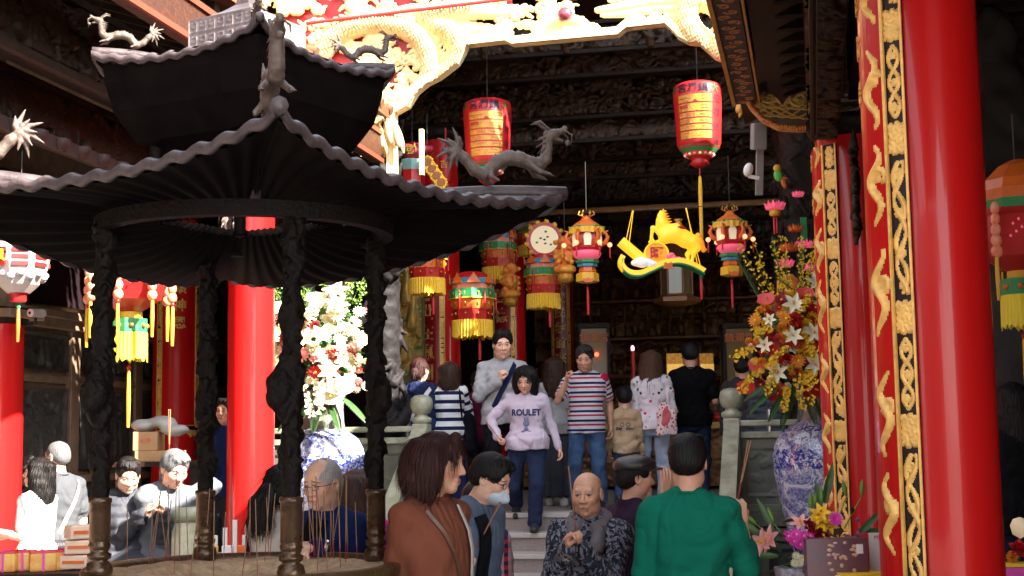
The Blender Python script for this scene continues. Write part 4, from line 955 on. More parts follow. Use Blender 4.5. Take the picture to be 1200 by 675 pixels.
# two big barrel lanterns with gold paper and lettering
def barrel(px, pyt, pyb, d, lab, rz, tail):
    zt = zat(px, pyt, d); zb = zat(px, pyb, d); H = zt - zb; r = H * .30; t = thing('barrel_lantern', lab, 'lantern', (pd(px, 200, d).x, pd(px, 200, d).y, zb), rz=YAW + rz, group='large barrel lanterns')
    prof = [(.42, .0), (.62, .05), (.88, .13), (.97, .2), (1.0, .45), (1.06, .75), (1.08, .9), (1.02, .97), (.8, 1.0)]
    g = MB(); g.lathe([(a * r, b_ * H) for a, b_ in prof], 40); sh = g.build('red_shade', L_red, t)
    def R_(z): return np.interp(z / H, [b_ for a, b_ in prof], [a * r for a, b_ in prof])
    for (z0, z1, m_, nm) in ((.07, .145, L_grn, 'green_band'), (.02, .075, L_or, 'flower_band')):
        V = []; F = []; n = 40
        for i in range(n):
            a = 2 * PI * i / n
            for z in (z0 * H, z1 * H): rr = R_(z) + .004; V.append((rr * math.cos(a), rr * math.sin(a), z))
        for i in range(n): F.append((2 * i, 2 * ((i + 1) % n), 2 * ((i + 1) % n) + 1, 2 * i + 1))
        mk(nm, V, F, m_, sh, smooth=True)
    g = MB()
    for i in range(16): a = 2 * PI * i / 16; z = .045 * H; rr = R_(z) + .004; g.mi = i % 2; g.ell((rr * math.cos(a), rr * math.sin(a), z), (.016, .016, .014), 8, 6)
    g.build('painted_flowers', [L_cream, L_pink], sh)
    # gold paper panels: blocks with red slits in the form of old seal strokes
    rgx = random.Random(4); blocks = []
    rows = [(.80, .70), (.68, .58), (.56, .50), (.48, .42), (.40, .335), (.315, .22)]
    def wrap(u0, u1, z0, z1, m_, lift, par, nm='gold_panel', n=6):
        V = []; F = []
        for i in range(n + 1):
            u = u0 + (u1 - u0) * i / n
            for z in (z0, z1): a = -PI / 2 + u / r; rr = R_(z * H) + lift; V.append((rr * math.cos(a), rr * math.sin(a), z * H))
        for i in range(n): F.append((2 * i, 2 * i + 2, 2 * i + 3, 2 * i + 1))
        return V, F
    VV = []; FF = []; V2 = []; F2 = []
    def add(dst, a): V, F = a; dst[1].extend(tuple(i + len(dst[0]) for i in f) for f in F); dst[0].extend(V)
    for (a, b_) in rows: add((VV, FF), wrap(-r * .95, r * .55, b_, a, None, .004, None, n=12))
    mk('gold_paper', VV, FF, L_gpap, sh, smooth=True)
    for (u0, u1, z0, z1) in ((-.9, -.35, .745, .755), (.1, .5, .775, .782), (.1, .5, .735, .742), (-.9, -.5, .62, .665), (.05, .5, .645, .652), (.05, .5, .61, .617), (-.6, -.3, .545, .55), (-.6, -.3, .53, .535), (-.6, -.3, .515, .52), (0, .3, .525, .535), (-.25, -.22, .505, .555), (-.8, -.4, .46, .465), (-.8, -.4, .44, .445), (0, .5, .46, .464), (0, .5, .445, .449), (-.6, -.2, .375, .382), (.1, .45, .37, .378), (-.7, -.45, .285, .292), (0, .3, .29, .298), (-.1, .4, .25, .256)):
        add((V2, F2), wrap(u0 * r, u1 * r, z0, z1, None, .006, None, n=4))
    mk('red_slits', V2, F2, L_red, sh)
    g = MB(); x0 = -.28
    V, F = [], []
    a0 = -PI / 2 - .20
    for (u, z) in ((-.30, .70), (-.05, .70), (-.17, .735)): a = -PI / 2 + u; rr = R_(z * H) + .007; V.append((rr * math.cos(a), rr * math.sin(a), z * H))
    mk('red_wedge', V, [(0, 1, 2)], L_red, sh)
    M_ = Matrix.Translation((0, 0, .885 * H)) @ Matrix(((1, 0, 0, 0), (0, 0, 1, 0), (0, 1, 0, 0), (0, 0, 0, 1)))
    for s_, u, z, sz, m_ in (('宮瀾鎮', -.28 * r, .885, .092 * H / .75 * 1.1, mat('ink_blue_black', (.02, .02, .05), .6)), ('大', .70 * r, .885, .085 * H / .75 * 1.1, L_grn), ('甲', -1.25 * r, .885, .08 * H / .75 * 1.1, L_grn)):
        o = text('lettering', s_, sz, m_, sh, M_, .001, bold=.0015)
        for v in o.data.vertices: x, y, zz = v.co; a = -PI / 2 + (x + u) / r; rr = R_(zz) + .005; v.co = (rr * math.cos(a), rr * math.sin(a), zz)
    o = text('lettering', '迎祥納福', .085 * H / .75 * 1.1, mat('ink_blue_black', (.02, .02, .05)), sh, Matrix.Translation((0, 0, .75 * H)) @ Matrix(((1, 0, 0, 0), (0, 0, 1, 0), (0, 1, 0, 0), (0, 0, 0, 1))), .001, vert=1.5)
    for v in o.data.vertices: x, y, zz = v.co; a = -PI / 2 + .85 + x / r; rr = R_(zz) + .005; v.co = (rr * math.cos(a), rr * math.sin(a), zz)
    g = MB(); g.lathe([(.0, -.09), (.05, -.085), (.10, -.05), (.07, -.02), (r * .42, .005)], 20); g.build('red_foot', L_red, t)
    g = MB(); g.cyl((0, 0, -.09), (0, 0, -.17), .008, n=6); g.mi = 1; g.lathe([(.018, -.17 - tail), (.02, -.3), (.014, -.18), (.006, -.17)], 10); g.build('tassel', [L_red, M_frn], t)
    g = MB(); g.cyl((0, 0, H), (0, 0, H + .9), .005, n=6); g.build('hanging_cord', M_wire, t)
barrel(820, 99, 186, 13.5, 'large red and gold barrel lantern with long yellow tassel, right of centre', R(-4), .62)
barrel(572, 119, 206, 14.0, 'large red and gold barrel lantern on the left, above the bronze roof dragon', R(8), .3)

# palace lanterns (two of a kind)
def palace(px, pyt, d, sc, lab, rz=0):
    p = pd(px, pyt, d); t = thing('palace_lantern', lab, 'lantern', p, rz=YAW + rz, group='hexagonal palace lanterns'); s_ = sc
    def la(prof, n, m_, nm, par=None, wav=None, sm=False): g = MB(); g.lathe([(a * s_, b_ * s_) for a, b_ in prof], n, smooth=sm, wav=wav); return g.build(nm, m_, par or t)
    la([(.15, -.155), (.155, -.14), (.11, -.10), (.05, -.06), (.03, -.03), (.0, -.02)], 6, L_or, 'roof'); fringe('yellow_valance', .155 * s_, -.135 * s_, -.19 * s_, 18, L_yel, t)
    g = MB(); 
    for i in range(6): a = i * PI / 3; g.tube([(.03 * s_ * math.cos(a), .03 * s_ * math.sin(a), -.03 * s_), (.075 * s_ * math.cos(a), .075 * s_ * math.sin(a), -.01 * s_), (.06 * s_ * math.cos(a), .06 * s_ * math.sin(a), .02 * s_)], .006 * s_, 5)
    g.build('gold_crown', L_gpap, t)
    g = MB()
    for i in range(6): a = i * PI / 3; g.ell((.155 * s_ * math.cos(a), .155 * s_ * math.sin(a), -.13 * s_), (.012 * s_,) * 3, 8, 6)
    g.tube([(.155 * s_ * math.cos(a), .155 * s_ * math.sin(a), -.13 * s_) for a in np.linspace(0, 2 * PI, 13)], .004, 5); g.build('green_beads', L_grn, t)
    la([(.10, -.36), (.135, -.32), (.145, -.25), (.13, -.17), (.11, -.15)], 6, L_red, 'body')
    for i in range(6):
        a = (i + .5) * PI / 3; c_, s2 = math.cos(a), math.sin(a); rr = .128 * s_; M_ = Matrix(((-s2, c_, 0, rr * c_), (c_, s2, 0, rr * s2), (0, 0, 1, -.25 * s_), (0, 0, 0, 1))); g = MB(); g.prism([(-.03 * s_, -.055 * s_), (.03 * s_, -.055 * s_), (.036 * s_, .03 * s_), (.02 * s_, .065 * s_), (-.02 * s_, .065 * s_), (-.036 * s_, .03 * s_)], 0, .006, M_); g.build('paper_window', L_cream, t)
    for i in range(6):
        a = i * PI / 3; g = MB(); cx, cy = .165 * s_ * math.cos(a), .165 * s_ * math.sin(a)
        g.tube([(.10 * s_ * math.cos(a), .10 * s_ * math.sin(a), -.30 * s_), (cx, cy, -.27 * s_), (cx * 1.15, cy * 1.15, -.22 * s_), (cx, cy, -.17 * s_), (cx * 1.2, cy * 1.2, -.16 * s_)], [.02 * s_, .024 * s_, .02 * s_, .016 * s_, .006 * s_], 7); ho = g.build('dragon_horn', L_or, t)
        g = MB(); g.ell((cx * 1.25, cy * 1.25, -.29 * s_), (.022 * s_,) * 3, 10, 7); g.build('bulb', L_bulb, ho); tassel(ho, cx * 1.25, cy * 1.25, -.31 * s_, .10 * s_, L_red, r=.008 * s_)
    la([(.07, -.43), (.115, -.40), (.13, -.37), (.12, -.345), (.09, -.34)], 12, L_pink, 'lotus_ring', wav=lambda a, j: 1 + .07 * math.sin(6 * a), sm=True)
    la([(.085, -.46), (.105, -.45), (.105, -.425), (.08, -.42)], 6, L_grn, 'green_ring'); la([(.07, -.49), (.09, -.485), (.09, -.462), (.07, -.46)], 6, L_blue, 'blue_ring')
    la([(.06, -.56), (.08, -.53), (.07, -.49)], 6, L_or, 'lower_body'); la([(.08, -.63), (.105, -.62), (.10, -.55), (.08, -.54)], 6, L_yel, 'lower_fringe')
    g = MB(); g.prism([(-.035 * s_, .0), (-.05 * s_, .04 * s_), (-.02 * s_, .03 * s_), (0, .045 * s_), (.02 * s_, .03 * s_), (.05 * s_, .04 * s_), (.035 * s_, .0)], -.13 * s_, -.112 * s_, Matrix.Translation((0, 0, -.64 * s_))); g.build('ingot_charm', L_or, t)
    tassel(t, 0, 0, -.64 * s_, .28 * s_, L_red, r=.014 * s_); g = MB(); g.cyl((0, 0, -.02 * s_), (0, 0, .5), .003, n=5); g.build('wire', M_wire, t)
palace(687, 250, 13.3, 1.06, 'red hexagonal palace lantern left of the golden horse'); palace(855, 244, 12.8, 1.0, 'red hexagonal palace lantern right of the golden horse')

# fringed drum lanterns hung among the red columns
def drum_lantern(px, pyt, pyb, d, lab, top='tri'):
    zt, zb = zat(px, pyt, d), zat(px, pyb, d); H = zt - zb; r = H * .30; p = pd(px, pyt, d); t = thing('fringed_lantern', lab, 'lantern', p, rz=YAW, group='tiered fringed lanterns in the hall')
    def la(a, b_, r1, r2, m_, nm, n=8, wav=None): g = MB(); g.lathe([(r1 * r, -b_ * H), (r2 * r, -a * H)], n, smooth=False, wav=wav); return g.build(nm, m_, t)
    la(.02, .12, 1.05, .6, L_red, 'crown'); la(.12, .20, 1.05, 1.1, L_blue, 'blue_tier')
    g = MB()
    for i in range(8): a = i * PI / 4 + .1; c_, s2 = math.cos(a), math.sin(a); M_ = Matrix(((-s2, c_, 0, 1.09 * r * c_), (c_, s2, 0, 1.09 * r * s2), (0, 0, 1, -.2 * H), (0, 0, 0, 1))); g.prism([(-.34 * r, 0), (.34 * r, 0), (0, .15 * H)], 0, .012, M_)
    g.build('orange_triangles', L_or, t)
    la(.20, .28, 1.0, 1.0, mat('salmon_paper', (.75, .22, .14), .6), 'salmon_tier'); la(.28, .41, 1.16, 1.14, L_grn, 'green_tier'); la(.41, .43, 1.18, 1.18, L_yel, 'gold_rim')
    la(.43, .58, .98, 1.04, L_or, 'orange_petal_tier', 24, lambda a, j: 1 + .03 * math.sin(12 * a)); la(.56, .74, .95, 1.0, L_red, 'red_tier')
    g = MB()
    for i in range(10): a = i * 2 * PI / 10; g.ell((1.03 * r * math.cos(a), 1.03 * r * math.sin(a), -.50 * H), (.05 * r, .05 * r, .03 * H), 8, 6); g.ell((1.13 * r * math.cos(a), 1.13 * r * math.sin(a), -.35 * H), (.03 * r, .03 * r, .03 * H), 8, 6); g.ell((1.0 * r * math.cos(a), 1.0 * r * math.sin(a), -.65 * H), (.05 * r, .05 * r, .02 * H), 8, 6)
    g.build('gold_flowers', L_gpap, t)
    fringe('gold_fringe', .98 * r, -.74 * H, -1.0 * H, 40, M_frn, t); tassel(t, r * .35, -r * .3, -.92 * H, .42 * H, L_red, r=.02)
    for a in (-1.0, -2.1, 0.2): tassel(t, r * 1.2 * math.cos(a), r * 1.2 * math.sin(a), -.30 * H, .3 * H, L_red, r=.012)
    return t, r, H
drum_lantern(553, 318, 396, 15.0, 'tiered lantern with orange petals and yellow fringe, left of the couplet columns')
drum_lantern(500, 275, 345, 14.7, 'fringed drum lantern half hidden behind the right eave of the burner roof'); drum_lantern(583, 268, 330, 17.2, 'fringed drum lantern hung high before the middle column'); drum_lantern(620, 255, 300, 19.0, 'small fringed lantern highest and deepest in the left lantern row')
t, r, H = drum_lantern(636, 297, 362, 15.6, 'tiered fringed lantern topped by a round drum, beside the middle column')
g = MB(); g.cyl((.02, -.10, .14), (.02, .12, .14), .20, n=28); g.build('drum', L_red, t); g = MB(); g.cyl((.02, -.115, .14), (.02, -.10, .14), .155, n=28); g.build('drum_face', L_cream, t)
g = MB()
for i in range(9): a = i * .7; g.ell((.02 + .09 * math.cos(a) * (i % 3) / 2, -.118, .14 + .09 * math.sin(a) * (i % 3) / 2), (.016, .003, .012), 6, 5)
g.build('face_painting', L_grn, t); g = MB()
for i in range(13): a = i * 2 * PI / 13; g.ell((.02 + .205 * math.cos(a), -.09, .14 + .205 * math.sin(a)), (.03, .03, .03), 8, 6)
g.build('gold_studs', L_yel, t)
for k_, (px, py, d, lab) in enumerate(((662, 300, 15.2, 'small golden lion lantern beside the round drum lantern'), (598, 330, 16.5, 'small orange puppet lantern before the middle column'))):
    p = pd(px, py, d); t = thing('small_lantern', lab, 'lantern', p, rz=YAW); s = SDF(); s.ell((0, 0, 0), (.10, .09, .09)); s.ell((0, -.02, .15), (.085, .08, .07)); s.ell((0, -.02, -.15), (.12, .1, .06))
    rg = random.Random(k_)
    for i in range(22): a = rg.uniform(0, 6.28); z = rg.uniform(-.16, .2); s.ell((.10 * math.cos(a), .09 * math.sin(a), z), (.03, .03, .03), .01)
    V, F, T = s.mesh(.012); mk('body', V, F, mat('gold_red_mix', (.75, .42, .05), .5, col2=(.7, .06, .02), vscale=14), t, smooth=True); g = MB(); g.lathe([(.05, -.30), (.09, -.27), (.09, -.2), (.05, -.19)], 8); g.build('base', L_gpap, t); g = MB(); g.cyl((0, 0, .2), (0, 0, .7), .004, n=5); g.build('wire', M_wire, t)

# the golden horse lantern
M_h = mat('lit_yellow_silk', (.80, .50, .03), .45, emit=(1, .50, .02), es=.09, var=.08); M_hd = mat('lit_amber_silk', (.80, .36, .02), .45, emit=(1, .35, .01), es=.03)
hp = pd(775, 290, 13.0); t = thing('horse_lantern', 'glowing golden horse lantern rearing over a coin on a curved yellow strip', 'lantern', hp, rz=YAW); PXM = 13.0 / FPX
def h_(px, py, y=0.): return ((px - 775) * PXM, y, (290 - py) * PXM)
s = SDF(); 
s.chain([h_(781, 276), h_(792, 273), h_(804, 281), h_(812, 284)], [.075, .082, .072, .068], .04)
s.chain([h_(782, 270), h_(777, 262), h_(776, 253)], [.058, .042, .034], .03); s.chain([h_(776, 252), h_(773, 258), h_(771, 264)], [.036, .026, .018], .015); s.cap(h_(778, 247), h_(779, 243), .010, .004); s.cap(h_(775, 248, .01), h_(775, 244, .01), .009, .004)
for y, L_ in ((-.03, [(778, 279), (768, 268), (765, 267), (763, 279), (766, 284)]), (.03, [(780, 281), (770, 284), (768, 287), (764, 280), (762, 283)])): s.chain([h_(a, b_, y) for a, b_ in L_], [.034, .022, .020, .014, .016], .012)
for y, L_ in ((-.035, [(812, 285), (817, 292), (812, 299), (810, 308), (806, 309)]), (.035, [(810, 286), (811, 293), (806, 298), (807, 306), (803, 307)])): s.chain([h_(a, b_, y) for a, b_ in L_], [.048, .032, .020, .014, .016], .015)
V, F, T = s.mesh(.0085); mk('horse', V, F, M_h, t, smooth=True)
s = SDF(); s.chain([h_(813, 280), h_(819, 277), h_(822, 285), h_(825, 294), h_(829, 293)], [.016, .03, .03, .022, .006], .01); V, F, T = s.mesh(.009); mk('tail', V, F, M_hd, t, smooth=True)
s = SDF()
for i in range(8): x, y = 780 + i * 1.3, 247 + i * 3.2; s.cap(h_(x - 2, y), h_(x + 4, y - 1), .014, .004, .008)
V, F, T = s.mesh(.008); mk('mane', V, F, M_hd, t, smooth=True)
g = MB(); g.lathe([(.035, -.01), (.05, 0), (.03, .03), (.03, .05), (.045, .065), (.0, .07)], 10, c=h_(796, 265)); g.build('treasure_pot', L_gpap, t); g = MB(); g.ell(h_(796, 268), (.075, .085, .03), 14, 8); g.build('saddle', L_red, t)
g = MB(); c0 = h_(769, 298, .02); g.cyl((c0[0], -.02, c0[2]), (c0[0], .05, c0[2]), .118, n=32); o = g.build('coin', M_hd, t); g = MB()
g.tube([(c0[0] + .108 * math.cos(a), -.026, c0[2] + .108 * math.sin(a)) for a in np.linspace(0, 2 * PI, 33)], .008, 6); g.build('coin_rim', M_h, o)
text('coin_marks', '旺', .13, L_red, o, Matrix(((1, 0, 0, c0[0]), (0, 0, -1, -.026), (0, 1, 0, c0[2]), (0, 0, 0, 1))), .004, bold=.003)
g = MB(); a_, b_ = Vector(h_(727, 282)), Vector(h_(754, 306)); g.cyl(a_, b_, .052, n=20); g.build('gold_roll', M_h, t)
# the curved strip
P = [(755, 288), (740, 291), (729, 300), (727, 310), (735, 319), (748, 321), (762, 316), (776, 310), (792, 307), (806, 310), (818, 316), (824, 320)]
out = []
for i in range(len(P) - 1):
    a, b_, c_, d_ = [Vector((*P[max(0, min(len(P) - 1, j))], 0)) for j in (i - 1, i, i + 1, i + 2)]
    for q in range(5): tt = q / 5; out.append(.5 * ((2 * b_) + (c_ - a) * tt + (2 * a - 5 * b_ + 4 * c_ - d_) * tt * tt + (3 * b_ - a - 3 * c_ + d_) * tt ** 3))
out = out[10:] + [Vector((*P[-1], 0))]
V = []; F = []
for i, q in enumerate(out):
    dd = (out[min(i + 1, len(out) - 1)] - out[max(i - 1, 0)]).normalized(); nn = Vector((-dd.y, dd.x, 0)) * 3.0
    for (s_, y) in ((1, -.09), (-1, -.09), (-1, .09), (1, .09)): V.append(h_(q.x + nn.x * s_, q.y + nn.y * s_, y))
for i in range(len(out) - 1):
    for j in range(4): F.append((4 * i + j, 4 * i + (j + 1) % 4, 4 * i + 4 + (j + 1) % 4, 4 * i + 4 + j))
mk('curved_strip', V, F, M_h, t)
V = []
for i, q in enumerate(out):
    for (s_, y) in ((0, -.10), (2.0, -.10), (2.0, .10), (0, .10)): V.append(h_(q.x, q.y + 2.6 + s_, y))
mk('green_edge', V, F, L_grn, t)
s = SDF(); [s.ell(h_(a, b_, -.07), (.05, .03, .032), .02) for a, b_ in ((744, 309), (750, 306), (757, 308), (763, 311), (751, 311))]; V, F, T = s.mesh(.01); mk('white_cloud', V, F, mat('white_silk', (.75, .75, .72), .6, emit=(.9, .9, .8), es=.03), t, smooth=True)
g = MB(); [g.ell(h_(a, b_, -.06), (.03, .03, .022), 8, 6) for a, b_ in ((783, 302), (788, 303), (794, 305), (799, 306), (786, 300))]; g.build('pink_blossoms', L_pink, t)
g = MB(); g.prism([(h_(775, 317)[0], h_(775, 317)[2]), (h_(787, 317)[0], h_(787, 317)[2]), (h_(785, 310)[0], h_(785, 309)[2]), (h_(781, 311)[0], h_(781, 311)[2]), (h_(777, 310)[0], h_(777, 309)[2])], -.12, -.10); g.build('ingot_charm', L_or, t)
tassel(t, *h_(821, 321), .25, L_red, r=.018, knot=L_grn)
for (a, b_) in (((742, 245), (733, 283)), ((743, 245), (737, 285)), ((805, 243), (822, 319)), ((806, 243), (818, 317))): g = MB(); g.cyl(h_(*a), h_(*b_), .004, n=5); g.build('hanging_wire', M_h, t)
g = MB(); g.cyl(h_(738, 245), h_(860, 240), .004, n=5); g.build('cross_wire', M_wire, t)
# dark hexagonal display lantern hanging deep in the hall
p = pd(792, 305, 19.0); t = thing('glass_palace_lamp', 'dark hexagonal glass lamp hanging below the golden horse', 'lamp', p); g = MB(); g.lathe([(.20, -.62), (.32, -.58), (.32, -.52), (.24, -.50), (.22, -.47)], 6, smooth=False); g.lathe([(.22, -.02), (.28, 0), (.20, .1), (.04, .3)], 6, smooth=False)
for i in range(6): a = i * PI / 3; g.cyl((.21 * math.cos(a), .21 * math.sin(a), -.48), (.21 * math.cos(a), .21 * math.sin(a), -.01), .016, n=6)
g.build('frame', mat('gilt_brown_wood', (.22, .09, .03), .4, metal=.2), t); g = MB(); g.lathe([(.19, -.48), (.19, -.01)], 6, smooth=False); g.build('glass_panes', mat('smoky_glass', (.18, .13, .06), .15, spec=.6), t)
# ---------------- hall lanterns top left of the big lantern: hat shaped, sunflower string, red pendant
p = pd(483, 178, 14.2); t = thing('hat_lantern', 'dark red official-hat lantern left of the left barrel lantern', 'lantern', p, rz=YAW); s = SDF(); s.ell((0, 0, .0), (.13, .11, .10)); s.cap((-.19, 0, .03), (.19, 0, .03), .04); V, F, T = s.mesh(.012); mk('hat', V, F, mat('crimson_silk', (.30, .01, .03), .5), t, smooth=True); g = MB(); g.lathe([(.12, -.20), (.15, -.10), (.13, -.09)], 8, smooth=False); g.build('blue_face', mat('teal_paper', (.25, .45, .42), .5), t); g = MB(); g.lathe([(.13, -.34), (.13, -.20)], 8, smooth=False); g.build('red_robe', L_red, t)
text('gold_mark', '財', .11, L_yel, t, Matrix(((1, 0, 0, 0), (0, 0, -1, -.115), (0, 1, 0, .0), (0, 0, 0, 1))), .004, bold=.002); g = MB(); g.cyl((0, 0, .08), (0, 0, .6), .004, n=5); g.build('wire', M_wire, t)
p = pd(503, 190, 14.0); t = thing('sunflower_garland', 'string of yellow sunflower discs beside the hat lantern', 'garland', p, rz=YAW)
for i in range(4):
    g = MB(); c_ = (-.02 + .045 * i, 0, -.07 * i)
    for j in range(12): a = j * PI / 6; g.ell((c_[0] + .055 * math.cos(a), c_[1], c_[2] + .055 * math.sin(a)), (.018, .012, .018), 6, 5)
    g.mi = 1; g.cyl((c_[0], -.015, c_[2]), (c_[0], .01, c_[2]), .04, n=14); g.build('sunflower_disc', [L_yel, mat('dark_seed', (.2, .06, .01), .6)], t)
g = MB(); g.cyl((-.02, 0, .0), (-.02, 0, .5), .003, n=5); g.build('wire', M_wire, t)
p = pd(522, 150, 14.4); t = thing('red_pendant', 'slim dark red pendant lantern hanging beside the left barrel lantern', 'lantern', p); g = MB(); g.cyl((0, 0, 0), (0, 0, -.24), .012, n=8); g.lathe([(.06, -.58), (.075, -.5), (.07, -.3), (.03, -.23)], 10); g.build('body', mat('deep_red_silk', (.36, .01, .02), .5), t); text('gold_mark', '吉', .09, L_yel, t, Matrix(((1, 0, 0, 0), (0, 0, -1, -.075), (0, 1, 0, -.4), (0, 0, 0, 1))), .003)

# lotus and bird lanterns above the right flowers
p = pd(908, 240, 12.2); t = thing('lotus_lantern', 'pink lotus lantern hung above the tall right flower arrangement', 'lantern', p, rz=YAW)
def lotus(par, c, r, n=8, m=L_pink):
    g = MB()
    for ring, (k1, h1) in enumerate(((1, .6), (.7, .8))):
        for i in range(n):
            a = (i + ring * .5) * 2 * PI / n; P0 = Vector(c); tip = P0 + Vector((r * k1 * math.cos(a), r * k1 * math.sin(a), r * h1)); mid = P0 + Vector((r * .75 * k1 * math.cos(a), r * .75 * k1 * math.sin(a), r * .12)); sd_ = Vector((-math.sin(a), math.cos(a), 0)) * r * .3
            g.add([P0, mid - sd_, tip, mid + sd_, P0 - Vector((0, 0, .012)), mid - sd_ * .95 - Vector((0, 0, .012)), mid + sd_ * .95 - Vector((0, 0, .012))], [(0, 1, 2, 3), (4, 6, 2, 5), (0, 4, 5, 1), (1, 5, 2), (3, 2, 6), (0, 3, 6, 4)])
    return g.build('petals', m, par)
lotus(t, (0, 0, -.04), .10); g = MB(); g.lathe([(.035, -.10), (.05, -.09), (.05, -.05), (.02, -.04)], 10); g.build('yellow_base', L_yel, t); tassel(t, -.01, 0, -.10, .16, L_red, r=.012); tassel(t, .012, 0, -.10, .15, L_red, r=.012); g = MB(); g.cyl((0, 0, 0), (0, 0, .22), .002, n=5); g.build('wire', M_wire, t)
p = pd(911, 205, 12.2); t = thing('flower_charm', 'bright yellow and green hanging charm above the pink lotus lantern', 'hanging charm', p, rz=YAW); g = MB(); g.ell((0, 0, .06), (.035, .02, .035), 10, 7); g.build('yellow_head', L_yel, t); g = MB(); g.ell((.005, 0, -.01), (.04, .02, .055), 10, 7, Matrix.Rotation(-.3, 4, 'Y')); g.build('green_body', mat('bright_green_silk', (.10, .45, .06), .5), t); g = MB(); g.ell((.03, 0, -.08), (.025, .012, .06), 8, 6, Matrix.Rotation(-.3, 4, 'Y')); g.ell((.06, 0, -.03), (.04, .01, .012), 8, 6); g.build('orange_tail', L_or, t)
p = pd(938, 232, 12.6); t = thing('bloom_lantern_string', 'string of pink and orange silk blooms hanging beside the carved dragon column', 'lantern string', p, rz=YAW)
for i, (x, y, r, m_) in enumerate(((-.02, .02, .06, L_pink), (-.05, -.30, .08, L_or), (.02, -.45, .09, L_pink), (-.12, -.48, .10, L_or), (-.16, -.62, .09, L_pink), (.06, -.66, .08, L_pink))): lotus(t, (x, 0, y), r, 7, m_)
g = MB(); g.bb(-.01, .045, -.02, .0, -.42, -.18); g.build('green_ribbon', L_grn, t); g = MB(); g.lathe([(.09, -1.05), (.11, -.95), (.10, -.75), (.05, -.7)], 8, c=(-.14, 0, 0)); g.build('orange_lantern_body', mat('gold_red_mix', (.75, .42, .05)), t)
# left hanging lanterns under the burner roof, and the twin at the right edge
def winged(px, pyb, d, sc, lab, hidden=True):
    p = pd(px, pyb, d); t = thing('winged_lantern', lab, 'lantern', p, rz=YAW, group='winged red lanterns with yellow tassels'); s_ = sc
    g = MB(); g.lathe([(.10 * s_, .0), (.27 * s_, .10 * s_), (.34 * s_, .26 * s_), (.32 * s_, .40 * s_), (.22 * s_, .50 * s_), (.10 * s_, .54 * s_)], 8, smooth=False); b_ = g.build('red_body', L_red, t)
    for i in range(8):
        a = (i + .5) * PI / 4; c_, s2 = math.cos(a), math.sin(a); rr = .312 * s_; M_ = Matrix(((-s2, c_, 0, rr * c_), (c_, s2, 0, rr * s2), (0, 0, 1, .18 * s_), (0, 0, 0, 1))); g = MB(); g.bb(-.07 * s_, .07 * s_, 0, .01, .0, .2 * s_); o = g.build('cream_panel', L_cream, t)
        g = MB()
        for q in range(5): g.ell((-.04 * s_ + .02 * q * s_, .013, .05 * s_ + .03 * ((q * 3) % 5) * s_), (.010 * s_, .003, .012 * s_), 6, 5, M_)
        g.build('painted_blossom', L_pink, o)
        a = i * PI / 4; g = MB(); rr = .34 * s_; 
        for q in range(5): g.ell((rr * 1.08 * math.cos(a), rr * 1.08 * math.sin(a), (.12 + q * .08) * s_), (.045 * s_ * (1 - .08 * q), .045 * s_, .05 * s_), 8, 6)
        g.build('orange_wing', mat('orange_pink_flowers', (.75, .14, .05), .55, col2=(.75, .35, .22), vscale=40), t)
        tassel(t, rr * 1.1 * math.cos(a), rr * 1.1 * math.sin(a), (.12 + .06 * (i % 2)) * s_, .42 * s_, L_yel, r=.018 * s_, knot=L_red)
    g = MB(); g.lathe([(.10 * s_, -.06 * s_), (.10 * s_, .0)], 12); g.build('yellow_neck', L_yel, t); g = MB(); g.lathe([(.155 * s_, -.18 * s_), (.155 * s_, -.06 * s_)], 8, smooth=False); o = g.build('green_band', L_grn, t)
    g = MB()
    for i in range(8): a = (i + .5) * PI / 4; g.ell((.15 * s_ * math.cos(a), .15 * s_ * math.sin(a), -.12 * s_), (.022 * s_,) * 3, 8, 6)
    g.build('band_flowers', L_or, o); fringe('yellow_fringe', .15 * s_, -.18 * s_, -.42 * s_, 30, mat('lemon_fringe', (.75, .60, .04), .7), t); tassel(t, 0, 0, -.40 * s_, .6 * s_, L_yel, r=.02 * s_, knot=L_red)
    g = MB(); g.cyl((0, 0, .54 * s_), (0, 0, 1.2 * s_), .004, n=5); g.build('wire', M_wire, t); return t
winged(152, 366, 9.3, .76, 'winged red lantern with cream panels and yellow tassels, seen between the left burner pillars')
winged(1196, 318, 6.7, .64, 'winged red lantern with green band at the right edge of the picture')
p = pd(1196, 236, 6.7); t = thing('tiered_red_shade', 'red and orange tiered lantern crown at the right edge above the winged lantern', 'lantern', p, rz=YAW); g = MB(); g.lathe([(.19, .0), (.19, .05), (.17, .10), (.10, .17), (.04, .2)], 8, smooth=False); g.build('orange_dome', L_or, t); g = MB(); g.lathe([(.16, -.08), (.19, 0)], 8, smooth=False); g.build('green_tier', L_grn, t)
p = pd(22, 340, 8.9); t = thing('painted_lotus_lantern', 'round red and white painted lantern with orange tassel at the left edge', 'lantern', p, rz=YAW)
g = MB(); g.lathe([(.075, -.02), (.13, .03), (.17, .09), (.19, .17), (.18, .26), (.10, .34)], 8, smooth=False); g.mi = 0; g.build('white_body', mat('white_red_paper', (.45, .38, .36), .5), t); g = MB()
for i in range(8):
    a = (i + .5) * PI / 4; c_, s2 = math.cos(a), math.sin(a); M_ = Matrix(((-s2, c_, 0, .171 * c_), (c_, s2, 0, .171 * s2), (0, 0, 1, .17), (0, 0, 0, 1)))
    for q in range(3): g.bb(-.055, .045, 0, .012, -.03 + q * .045, -.005 + q * .045, M_)
g.build('red_strokes', L_red, t); g = MB()
for i in range(16): a = i * PI / 8; g.ell((.155 * math.cos(a), .155 * math.sin(a), .075 + .02 * (i % 2)), (.028, .028, .022), 8, 6); 
g.build('painted_petals', mat('teal_pink_petals', (.15, .40, .38), .5, col2=(.75, .35, .45), vscale=30), t)
